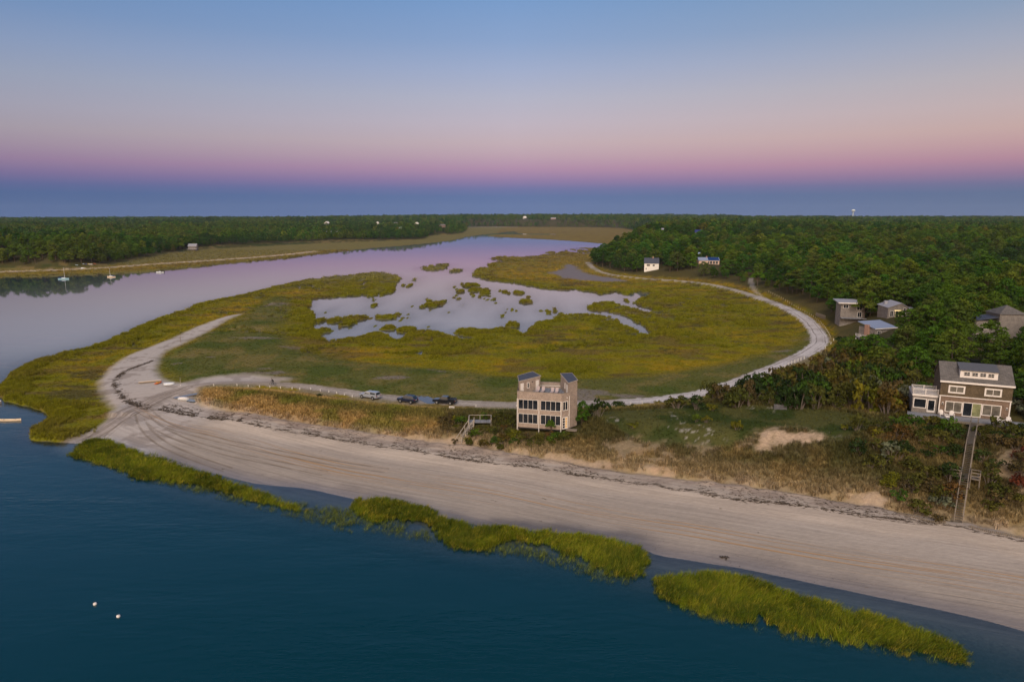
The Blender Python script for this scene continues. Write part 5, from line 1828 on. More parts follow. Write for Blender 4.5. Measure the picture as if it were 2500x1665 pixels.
for s, nm in ((-1, 'side platform'), (1, 'side platform')):
    cpt = dv * (LL * .72) + nd * s * 1.25
    q = ST
    zl_ = zB
    fl = MB()
    ex_, ey_ = nd * .62, dv * .75
    c0_ = cpt + Vector((0, 0, zl_))
    fl.hexa([c0_ - ex_ - ey_ - Vector((0, 0, .1)), c0_ + ex_ - ey_ - Vector((0, 0, .1)), c0_ + ex_ + ey_ - Vector((0, 0, .1)), c0_ - ex_ + ey_ - Vector((0, 0, .1)), c0_ - ex_ - ey_, c0_ + ex_ - ey_, c0_ + ex_ + ey_, c0_ - ex_ + ey_])
    fl.build('side_platform', M_WOOD, q)
    bn = MB()
    up_ = Vector((0, 0, 1))
    for (k0, k1) in ((-1, 1),):
        o1 = cpt + nd * s * .58
        for hgt in (.45, .95):
            bn.bar(o1 - ey_ + up_ * (zl_ + hgt), o1 + ey_ + up_ * (zl_ + hgt), .10, .10)
            bn.bar(o1 - ey_ + up_ * (zl_ + hgt), cpt - nd * s * .6 - ey_ + up_ * (zl_ + hgt), .10, .10)
            bn.bar(o1 + ey_ + up_ * (zl_ + hgt), cpt - nd * s * .6 + ey_ + up_ * (zl_ + hgt), .10, .10)
    bn.build('platform_rail', M_WOOD, q)
    bs = MB(); b0 = cpt + nd * s * .42
    bs.bar(b0 - ey_ * .95 + up_ * (zl_ + .45), b0 + ey_ * .95 + up_ * (zl_ + .45), .34, .05)
    bs.build('bench_seat', M_WOOD, q)
    for k0 in (-1, 1):
        for k1 in (-1, 1):
            p = cpt + ex_ * k0 * .93 + ey_ * k1 * .95
            g = gz(p.x + tx, p.y + ty) - (QZ - .14) - .3
            MB().box(p.x - .06, p.x + .06, p.y - .06, p.y + .06, g, zl_ + 1.0).build('post', M_WOOD, q)
KEEP.append(((tx, ty), math.atan2(dv.y, dv.x), -.5, LL + 1, -1.1, 1.1))

# beach stairs and landing by the tower house
lx, ly = G(1150, 1036, 4.0); lx, ly = float(lx), float(ly)
ex2, ey2 = G(1121, 1071, 2.4); ex2, ey2 = float(ex2), float(ey2)
gzl = max(gz(lx, ly), 3.6) + .35
BS = thing('beach_stairs', 'weathered grey wooden steps and railed landing leading to the beach beside the tower house', 'stairs', (lx, ly, gzl))
stair_run(BS, [(0, 1.6, 0), (0, 0, -.02), ((ex2 - lx), (ey2 - ly), gz(ex2, ey2) + .15 - gzl)], .95, True, M_WOODP, M_WOODP)
pl = MB().box(-.6, 3.9, 1.6, 3.4, -.14, 0)
pl.build('landing', M_DECK, BS)
MB().bar((-.6, 3.35, .95), (3.9, 3.35, .95), .12, .07).bar((3.85, 3.35, .95), (3.85, 1.6, .95), .12, .07).bar((-.55, 3.35, .95), (-.55, 1.6, .95), .12, .07).build('landing_rail', M_WOODP, BS)
for (xx, yy) in ((-.55, 3.35), (1.6, 3.35), (3.85, 3.35), (3.85, 1.65), (-.55, 1.65)):
    MB().box(xx - .05, xx + .05, yy - .05, yy + .05, -1.4, .98).build('post', M_WOODP, BS)
KEEP.append(((lx, ly), math.atan2(ey2 - ly, ex2 - lx), -.3, math.hypot(ex2 - lx, ey2 - ly) + .6, -.9, .9))
KEEP.append(((lx, ly), 0, -.9, 4.1, .6, 3.6))


# ---------------------------------------------------------------- other houses
def gable_house(site, name, label, w, d, h, rise, rz, wallm, roofm, wins=(), chim=None, ends=(), overhang=.3, z_off=0.0, sill=.9, wh=1.2, storeys=1, group=None, frame=None):
    x, y, z = SITE[site]
    t_ = thing(name, label, 'house', (x, y, z + z_off), rz, group)
    wl_ = MB().box(-w / 2, w / 2, -d / 2, d / 2, -1.5, h)
    wl_.add([(-w / 2, -d / 2, h), (-w / 2, d / 2, h), (-w / 2, 0, h + rise), (w / 2, -d / 2, h), (w / 2, d / 2, h), (w / 2, 0, h + rise)], [(0, 1, 2), (5, 4, 3)])
    wl_.build('wall', wallm, t_)
    rb = MB(); sl_ = rise / (d / 2); o = overhang
    for s in (-1, 1):
        rb.hexa([(-w / 2 - o, s * (d / 2 + o), h - o * sl_), (w / 2 + o, s * (d / 2 + o), h - o * sl_), (w / 2 + o, 0, h + rise), (-w / 2 - o, 0, h + rise),
                 (-w / 2 - o, s * (d / 2 + o), h - o * sl_ + .16), (w / 2 + o, s * (d / 2 + o), h - o * sl_ + .16), (w / 2 + o, 0, h + rise + .16), (-w / 2 - o, 0, h + rise + .16)])
    r_ = rb.build('roof', roofm, t_)
    if chim is not None:
        MB().box(chim - .4, chim + .4, -.4, .4, h + rise - .6, h + rise + 1.1).build('chimney', M_STONE, r_)
    pA, pB = (-w / 2, -d / 2), (w / 2, -d / 2)
    for (s, ww, z0, z1, n) in wins:
        window(t_, pA, pB, s, s + ww, z0, z1, n, .08, fr=frame)
    for (side, s, ww, z0, z1, n) in ends:
        qa, qb = ((w / 2, -d / 2), (w / 2, d / 2)) if side > 0 else ((-w / 2, d / 2), (-w / 2, -d / 2))
        window(t_, qa, qb, s, s + ww, z0, z1, n, .08, fr=frame)
    return t_


gable_house('white_gable', 'white_house', 'white gabled house with dark roof and red-brown chimney on the wooded point', 10.5, 8, 5.0, 3.6, R(-10), M_CREAM, M_ROOF_DK,
            [(1.7, 2.4, 2.8, 4.2, 3), (1.0, .7, .3, 1.5, 1), (6.0, 1.6, 2.8, 4.1, 2)], 1.0, [(1, 3.2, 1.2, 5.2, 6.6, 1), (1, 1.2, 1.0, 2.6, 4.0, 1), (1, 5.0, 1.0, 2.6, 4.0, 1)])
t_ = gable_house('solar', 'solar_house', 'low tan house with blue solar panels on its roof among the pines', 15.5, 7.5, 2.9, 2.0, R(-2), M_TAN, M_BLUER,
                 [(7.0, .9, .2, 2.3, 1), (8.4, 1.6, .2, 2.3, 2), (10.6, 1.6, .2, 2.3, 2), (12.8, 1.6, .2, 2.3, 2), (2.0, 2.4, 1.0, 2.2, 2)], -1.2, frame=M_WHITE)
MB().hexa([(-.6, -3.95, 2.95), (7.6, -3.95, 2.95), (7.6, -.2, 4.95), (-.6, -.2, 4.95), (-.6, -3.95, 3.03), (7.6, -3.95, 3.03), (7.6, -.2, 5.03), (-.6, -.2, 5.03)]).build('solar_panel', M_SOLAR, t_)
gable_house('strip', 'long_low_house', 'dark house showing a strip of pale blue roof between pines', 9, 6, 3.0, 1.4, R(2), M_SH_BROWN, mat('pale_blue_roof', (.33, .42, .58), .5, .1), [(1.5, 2, .8, 2.0, 2)], None)
# flat-roofed grey house
x, y, z = SITE['flat_grey']
t_ = thing('flat_roofed_house', 'two-storey grey shingled house with a pale flat roof above the road bend', 'house', (x, y, z + 2.8), R(-13))
MB().box(-4.2, 4.2, -4, 4, -6, 5.2).build('wall', M_SH_GREY, t_)
MB().hexa([(-5.4, -5.0, 5.22), (5.2, -5.0, 5.22), (5.2, 5.0, 5.6), (-5.4, 5.0, 5.6), (-5.4, -5.0, 5.5), (5.2, -5.0, 5.5), (5.2, 5.0, 5.9), (-5.4, 5.0, 5.9)]).build('roof', M_ROOF_LT, t_)
MB().wall((-5.4, -5.0), (5.2, -5.0), 0, 10.6, 5.1, 5.55, .003, .06).build('fascia', M_WHITE, t_)
pA, pB = (-4.2, -4), (4.2, -4)
window(t_, pA, pB, .8, 2.7, 3.2, 4.7, 2, .12); window(t_, pA, pB, 5.6, 7.6, 2.6, 4.8, 2, .12, rows=2); window(t_, pA, pB, 6.0, 7.6, -.2, 1.9, 2, .12)
MB().box(-4.2, 6.0, -6.4, -4.02, -.5, -.3).build('deck', M_DECK, t_)
# grey gabled house with lit porch
x, y, z = SITE['gable_grey']
t_ = thing('gabled_house', 'grey shingled gabled house with a lit porch and dark car in front', 'house', (x, y, z), R(-8))
gw, gd = 6.8, 9.5
wl_ = MB().box(-gw / 2, gw / 2, -gd / 2, gd / 2, -1.5, 3.4)
wl_.add([(-gw / 2, -gd / 2, 3.4), (gw / 2, -gd / 2, 3.4), (.9, -gd / 2, 5.0), (-gw / 2, gd / 2, 3.4), (gw / 2, gd / 2, 3.4), (.9, gd / 2, 5.0)], [(0, 1, 2), (5, 4, 3)])
wl_.build('wall', M_SH_GREY, t_)
rb = MB()
for (xa, za) in ((-gw / 2 - .3, 3.26), (gw / 2 + .3, 3.2)):
    rb.hexa([(xa, -gd / 2 - .35, za), (.9, -gd / 2 - .35, 5.0), (.9, gd / 2 + .35, 5.0), (xa, gd / 2 + .35, za), (xa, -gd / 2 - .35, za + .16), (.9, -gd / 2 - .35, 5.16), (.9, gd / 2 + .35, 5.16), (xa, gd / 2 + .35, za + .16)])
rb.build('roof', M_ROOF_LT, t_)
MB().box(-2.6, -1.5, 1.0, 2.0, 3.4, 5.2).build('chimney', M_ROOF_LT, t_)
pA, pB = (-gw / 2, -gd / 2), (gw / 2, -gd / 2)
window(t_, pA, pB, .7, 1.9, .1, 2.3, 2, .12); window(t_, pA, pB, 5.2, 6.0, 2.0, 3.4, 1, .1, rows=2); window(t_, pA, pB, 5.2, 6.0, .3, 1.7, 1, .1, rows=2)
pd_ = MB().wall(pA, pB, 2.5, 4.8, 0, 2.2, .005, .03).build('porch_door', M_DARK, t_)
MB().wall(pA, pB, 2.2, 5.0, 2.25, 2.5, .01, .14).build('porch_lamp', emit('porch_light_glow', (1.0, .72, .32), 1.6), t_)
for s in (2.45, 3.6, 4.75):
    MB().wall(pA, pB, s, s + .12, 0, 2.24, .04, .12).build('porch_post', mat('porch_cream', (.7, .62, .4), .6, .05), t_)
MB().box(3.42, 7.4, -3.0, 3.5, -1.5, 2.5).build('wing', M_SH_GREY, t_)
MB().box(3.40, 7.6, -3.3, 3.8, 2.505, 2.7).build('wing_roof', M_ROOF_LT, t_)
# house with white railed deck
x, y, z = SITE['blue_deck']
t_ = thing('railed_deck_house', 'house with bluish roof and a white railed deck half hidden by pines', 'house', (x, y, z), R(18))
MB().box(-1.5, 7, -2.5, 4, -1.5, 2.9).build('wall', M_SH_GREY, t_)
MB().hexa([(-1.9, -3.0, 2.92), (7.4, -3.0, 2.92), (7.4, 4.4, 4.3), (-1.9, 4.4, 4.3), (-1.9, -3.0, 3.1), (7.4, -3.0, 3.1), (7.4, 4.4, 4.5), (-1.9, 4.4, 4.5)]).build('roof', M_BLUER, t_)
MB().wall((-1.9, -3.0), (7.4, -3.0), 0, 9.3, 2.8, 3.1, .003, .08).build('fascia', M_WHITE, t_)
MB().box(-2.3, -1.5, -.5, 1.0, -1.5, 3.9).build('chimney', M_STONE, t_)
MB().box(-4.6, -1.52, -3.5, 2.2, -.3, -.1).build('deck', M_DECK, t_)
for (xx, yy) in ((-4.5, -3.4), (-4.5, 2.0), (-1.6, -3.4)):
    MB().box(xx - .1, xx + .1, yy - .1, yy + .1, -3, -.3).build('deck_post', M_WHITE, t_)
railing(t_, [(-1.6, -3.45), (-4.55, -3.45), (-4.55, 2.1)], 1.0, .12, .2, -.1)
window(t_, (-1.5, -2.5), (7, -2.5), 1.0, 2.6, .2, 2.2, 2, .12)
# hipped roof among trees
x, y, z = SITE['hip_grey']
t_ = thing('hip_roofed_house', 'large grey hip-roofed house with long wing rising above the pines', 'house', (x, y, z + 1.8), R(-6))
MB().box(-3.4, 3.4, -3.4, 3.4, -4.5, 5.3).build('wall', M_SH_GREY, t_)
MB().add([(-3.7, -3.7, 5.3), (3.7, -3.7, 5.3), (3.7, 3.7, 5.3), (-3.7, 3.7, 5.3), (0, 0, 7.6)], [(0, 1, 4), (1, 2, 4), (2, 3, 4), (3, 0, 4), (3, 2, 1, 0)]).build('roof', M_ROOF, t_)
MB().box(3.42, 15, -3.0, 3.2, -4.5, 4.1).build('wing', M_SH_GREY, t_)
MB().hexa([(3.45, -3.5, 4.12), (15.4, -3.5, 4.12), (15.4, 0, 5.2), (3.45, 0, 5.2), (3.45, 3.6, 4.12), (15.4, 3.6, 4.12), (15.4, .01, 5.4), (3.45, .01, 5.4)]).build('wing_roof', M_ROOF_LT, t_)
MB().box(-9.5, -3.42, -2.6, 2.6, -4.5, 3.2).build('wing', M_SH_GREY, t_)
MB().hexa([(-9.9, -3.0, 3.2), (-3.45, -3.0, 4.2), (-3.45, 3.0, 4.2), (-9.9, 3.0, 3.2), (-9.9, -3.0, 3.4), (-3.45, -3.0, 4.5), (-3.45, 3.0, 4.5), (-9.9, 3.0, 3.4)]).build('wing_roof', M_ROOF_DK, t_)
MB().tube([(4.6, -.8, 4.8), (4.6, -.8, 6.2)], .16, 8).build('chimney_pipe', M_ROOF_LT, t_)
MB().tube([(-3.0, -2.6, 4.4), (-3.0, -2.6, 5.1)], .22, 8).build('chimney_pipe', M_WHITE, t_)
window(t_, (-9.5, -2.6), (-3.42, -2.6), 2.6, 4.0, .8, 2.8, 2, .12)

far_w = lambda w, h, n: [(w * (i + .5) / n - .6, 1.2, h * .42, h * .42 + 1.3, 1) for i in range(n)]
gable_house('far_white_a', 'far_house', 'pale house with a slanted white roof in front of dark woods', 11, 9, 4.5, 3.0, R(14), M_CREAM, M_ROOF_LT, far_w(11, 4.5, 3))
gable_house('far_blue', 'far_house', 'dark blue-roofed house with a bright white gable end on the hill', 9, 7, 4.0, 3.2, R(-25), M_CREAM, mat('deep_blue_roof', (.03, .04, .14), .5, .1), far_w(9, 4, 2))
gable_house('far_flat', 'far_house', 'house showing only a wide white roof among distant trees', 13, 9, 3.0, 1.6, R(-12), M_CREAM, M_WHITE, far_w(13, 3, 3))
t_ = gable_house('far_tan', 'far_house', 'long pinkish tan house with many windows on the wooded ridge', 24, 9, 4.4, 2.6, R(-4), M_TAN, mat('tan_roof', (.42, .26, .19), .7, .1), far_w(24, 4.4, 8), -8)
t_ = gable_house('far_grey_r', 'far_house', 'small grey house with a square upper block among the pines', 12, 7, 3.0, 1.2, R(-3), M_ROOF_LT, M_ROOF_LT, far_w(12, 3, 4))
MB().box(.5, 5.5, -2, 3, 4.25, 6.6).build('upper_block', M_ROOF_LT, t_)
t_ = gable_house('left_in_trees', 'far_house', 'grey two-storey house with white deck set in the dark woods across the creek', 10, 8, 5.4, 2.8, R(8), M_SH_GREY, M_ROOF_LT, far_w(10, 5.4, 4))
MB().box(-6, 6, -7, -4.05, 1.4, 1.7).build('deck', M_WHITE, t_)
gable_house('left_long', 'far_house', 'long low pale grey house behind the far marsh', 24, 8, 3.2, 2.0, R(3), M_ROOF_LT, M_ROOF_LT, far_w(24, 3.2, 7))
gable_house('left_a', 'far_house', 'white house with a steep gable facing the creek on the far hill', 12, 14, 7.5, 6.0, R(74), M_CREAM, M_CREAM, far_w(12, 7.5, 3), ends=[(-1, 3, 3, 2, 4.5, 2), (-1, 8, 3, 2, 4.5, 2), (-1, 5, 3, 6, 8, 2)])
gable_house('left_roof', 'far_house', 'grey roof showing above trees beside the steep white gable', 12, 8, 4, 2.5, R(5), M_SH_GREY, M_ROOF_LT, far_w(12, 4, 2))
gable_house('left_b', 'far_house', 'white rounded-gable house facing the creek, middle of the far row', 11, 13, 6.5, 5.5, R(88), M_CREAM, M_CREAM, (), ends=[(-1, 2, 2.5, 1.5, 4.0, 2), (-1, 7.5, 2.5, 1.5, 4, 2), (-1, 4.6, 3, 5.4, 8, 2)])
gable_house('left_c', 'far_house', 'grey gabled house between two white houses across the creek', 13, 9, 5, 4.5, R(-20), M_SH_GREY, M_ROOF_LT, far_w(13, 5, 3))
gable_house('left_d', 'far_house', 'white arched-gable house at the end of the far row', 11, 14, 6.5, 5.5, R(84), M_CREAM, M_CREAM, (), ends=[(-1, 2, 3, 1.5, 4.0, 2), (-1, 8, 3, 1.5, 4, 2)])
gable_house('left_e', 'far_house', 'pinkish flat-topped house standing alone at the edge of the far marsh', 17, 9, 7.0, .8, R(0), M_SH_ROSE, M_ROOF_LT, far_w(17, 7, 5))
gable_house('left_f', 'far_house', 'small pale shed-like house by the far shore pines', 9, 7, 4.0, 2.0, R(12), M_ROOF_LT, M_ROOF_LT, far_w(9, 4, 2))
gable_house('far_c', 'far_house', 'tiny white house at the foot of the farthest woods', 13, 11, 7, 5, R(30), M_CREAM, M_CREAM, far_w(13, 7, 2))
gable_house('far_d', 'far_house', 'tiny reddish house at the edge of the farthest marsh', 22, 10, 6, 3, R(0), mat('faded_red_wall', (.34, .22, .19), .8, .1), M_ROOF_LT, far_w(22, 6, 4))

# small weathered shed in the brush
x, y, z = P1(1905, 998)
t_ = thing('shed', 'small weathered grey shed roof sunk in the shrubs below the road', 'shed', (x, y, z - .75), R(-18))
t_.scale = (.8, .8, .8)
MB().box(-1.3, 1.3, -.9, .9, -.4, 1.0).build('wall', M_SH_GREY, t_)
MB().hexa([(-1.5, -1.15, .95), (1.5, -1.15, .8), (1.5, 1.1, 1.5), (-1.5, 1.1, 1.7), (-1.5, -1.15, 1.05), (1.5, -1.15, .9), (1.5, 1.1, 1.6), (-1.5, 1.1, 1.8)]).build('roof', M_ROOF, t_)
KEEP.append(((x, y), 0, -1.3, 1.3, -1.5, 1.2))

# ---------------------------------------------------------------- thickets of shrubs
def where_road(x, y):
    px = 1250 + FPX * x / (y * CP + 36 * SP)
    if px < 1830:
        return 'in the brush near the small shed below the road', 'brush near the shed'
    if px < 1960:
        return 'in the thicket just below the white rail fence', 'thicket below the rail fence'
    if px < 2100:
        return 'in the thicket between the pines and the dark slope', 'thicket above the dark slope'
    return 'in the thicket beside the white balcony of the shingled house', 'thicket beside the balcony'


def where_bluff(x, y):
    z = gz(x, y)
    if z > 6.6:
        return 'near the top of the bluff, short of the long stairs', 'upper bluff before the stairs'
    if z > 4.2:
        return 'halfway up the bluff, short of the long stairs', 'middle bluff before the stairs'
    return 'low on the bluff, short of the long stairs', 'lower bluff before the stairs'



thicket([(1700, 988), (1770, 975), (1850, 950), (1950, 915), (2050, 880), (2150, 905), (2230, 960), (2285, 1010), (2290, 1040), (2200, 1060), (2090, 1035), (2000, 1015), (1900, 1008), (1780, 1002)],
        6.0, 2.95, {'green': 1.6, 'dark': 4, 'olive': 4, 'brown': 3, 'autumn': 1.3, 'silver': .5, 'yellow': .4}, 1.35, 2.3, where_road, None, .97, 1.5)
thicket([(2290, 1045), (2345, 1052), (2335, 1235), (2240, 1205), (2130, 1140), (2060, 1085), (2150, 1075)],
        5.5, 2.2, {'green': 3, 'dark': 3, 'olive': 5, 'brown': 2, 'autumn': .8, 'silver': .6, 'red': .2, 'yellow': .4}, .95, 1.6, where_bluff, None, .85)
thicket([(2365, 1045), (2520, 1060), (2520, 1215), (2430, 1225), (2362, 1205)],
        5.5, 2.2, {'green': 3, 'dark': 2, 'olive': 5, 'brown': 2, 'autumn': 1.0, 'red': .4}, .95, 1.6, 'on the bluff beyond the long stairs', 'bluff beyond the long stairs', .85)
thicket([(1070, 1022), (1105, 1008), (1150, 1032), (1205, 1012), (1262, 1025), (1262, 1050), (1370, 1056), (1400, 1050), (1425, 1062), (1360, 1078), (1250, 1076), (1160, 1070), (1128, 1060), (1090, 1052)],
        3.8, 1.75, {'olive': 4, 'green': 2, 'autumn': 1.3, 'yellow': 1.2, 'brown': 1.5}, .7, 1.1, 'in the thicket below the tower house', 'thicket below the tower house', .95)
thicket([(1415, 1000), (1480, 988), (1620, 986), (1720, 988), (1640, 1004), (1500, 1012)],
        3.2, 3.0, {'dark': 2, 'olive': 2, 'brown': 2, 'yellow': 1}, .8, 1.35, 'beside the road beyond the tower house', 'roadside beyond the tower house', .6)
thicket([(2440, 940), (2520, 960), (2520, 1050), (2470, 1035)], 9.0, 2.6, {'silver': 3, 'brown': 2, 'olive': 1}, 1.0, 1.7, 'beside the shingled house on the driveway side', 'driveway side of shingled house', .9)
thicket([(2040, 800), (2080, 815), (2110, 880), (2060, 890), (2010, 868), (2045, 835)], 4.5, 3.6, {'green': 3, 'dark': 2, 'olive': 2}, 1.1, 1.9, 'on the bank beside the road bend', 'bank beside the road bend', .75)
for (px, py, ty, s, lb, hs) in ((1545, 1045, 'yellow', 1.15, 'low bright yellow-green shrub alone on the dark grass beyond the tower house', .7), (1700, 1030, 'green', .7, 'small bright green bush on the dark slope, leftmost of four', 1.3),
                            (1725, 1032, 'yellow', .8, 'yellow-green young bush beside the small green bush on the slope', 1.2), (1800, 1050, 'yellow', .85, 'yellow-green bush alone in the middle of the dark slope', 1.5),
                            (2060, 1050, 'yellow', .6, 'small yellow bush near the top of the dark slope', 1.3), (1460, 1017, 'dark', 1.7, 'dark round pine shrub just beyond the tower house', 1.5),
                            (780, 970, 'dark', .7, 'small dark green bush alone in the tawny dune grass', .8), (1035, 1002, 'dark', .7, 'small dark bush beside the road below the black pickup', .8),
                            (1655, 997, 'olive', 1.9, 'large round olive-brown shrub beside the road', 1.0), (1700, 1000, 'dark', 1.6, 'dark green round shrub next to the large olive one', 1.1), (1740, 1003, 'yellow', 1.3, 'bright yellow-green shrub below the dark round one', 1.1),
                            (2175, 1125, 'silver', 1.7, 'large silvery shrub on the lower bluff', 1.2), (2095, 1110, 'dark', 1.3, 'dark shrub at the end of the sandy scar', 1.3)):
    x, y, z = P1(px, py)
    shrub(x, y, ty, s, lb, None, z, hs)
# young trees next to the tower house
for (px, py, k, s, lb) in ((1420, 1040, 1, .72, 'young pine standing right beside the tower house wall'), (1345, 1062, 5, .55, 'slim green tree in front of the tower house windows'),
                           (2052, 775, 3, .85, 'round pine standing before the corner of the flat-roofed grey house'), (2098, 778, 0, .95, 'pine standing between the flat-roofed house and the railed deck'), (2030, 762, 4, .8, 'pine at the side of the flat-roofed house nearest the road')):
    x, y, z = P1(px, py)
    t_ = thing('young_tree', lb, 'tree', (x, y, z - .2), 1.0)
    t_.scale = (s * .62, s * .62, s) if px < 2000 else (s, s, s)
    obj('crown', TREES[k][0], t_); obj('trunk', TREES[k][1], t_)

# dune and bluff grass
dx_, dy_, ds_, dc_ = [], [], [], []
X, Y = rng.uniform(-75, 110, 90000), rng.uniform(88, 175, 90000)
up_, sc_r, fo_, lw_ = samp(TD['up'], X, Y), samp(TD['scar'], X, Y), samp(TD['forest'], X, Y), samp(TD['lawn'], X, Y)
k = clear_shrub(X, Y) & (up_ > .4) & (sc_r < .35) & (fo_ < 4) & (rng.random(len(X)) < np.where(lw_ > 0, .25, .9))
X, Y, lw_, up_ = X[k], Y[k], lw_[k], up_[k]
col = samp(TC, X, Y) * rng.uniform(.9, 1.6, (len(X), 1))
scatter('dune_grass', DUNEG, X, Y, samp(TZf, X, Y), rng.uniform(.6, 1.15, len(X)) * np.where(lw_ > 0, .45, 1) * (.35 + .65 * ss(5, 13, abs(samp(TD['rd'], X, Y)))), rng.uniform(0, 6.28, len(X)), col,
        label='tawny and green beach grass on the dunes')
# ---------------------------------------------------------------- vehicles
M_TYRE = mat('tyre_rubber', (.018, .018, .018), .85, .15, 6, .1)
M_RIM = mat('alloy_rim', (.42, .42, .44), .4, .1, 4, .4, 0, .6)
M_CHROME = mat('bumper_metal', (.40, .40, .42), .35, .1, 4, .4, 0, .6)
M_CARGLASS = glass('car_glass', (.02, .028, .035), .05)
M_TAIL = mat('tail_light_red', (.28, .012, .01), .3, .05, 4, .4)
M_HEAD = mat('head_light_clear', (.6, .62, .66), .25, .05, 4, .4)
M_BLACKP = mat('black_plastic', (.02, .02, .022), .6, .1, 4, .3)


def paint(name, c, rough=.28):
    t = NT(name)
    n = t.noise(1.5, t.objc(), 2)
    s = t.node('ShaderNodeVectorMath', operation='SCALE'); s.inputs[0].default_value = c
    t.l.new(t.ramp(n, (.3, .7, .9, 1.1)), s.inputs['Scale'])
    p = t.pbsdf(s.outputs[0], rough, None, .5)
    p.inputs['Coat Weight'].default_value = .6; p.inputs['Coat Roughness'].default_value = .12
    return t.m


def ring(x, y0, y1, z0, z1, ch=.12):
    """Chamfered cross-section in the y-z plane at x."""
    return [(x, y0 + ch, z0), (x, y1 - ch, z0), (x, y1, z0 + ch), (x, y1, z1 - ch), (x, y1 - ch * 1.3, z1), (x, y0 + ch * 1.3, z1), (x, y0, z1 - ch), (x, y0, z0 + ch)]


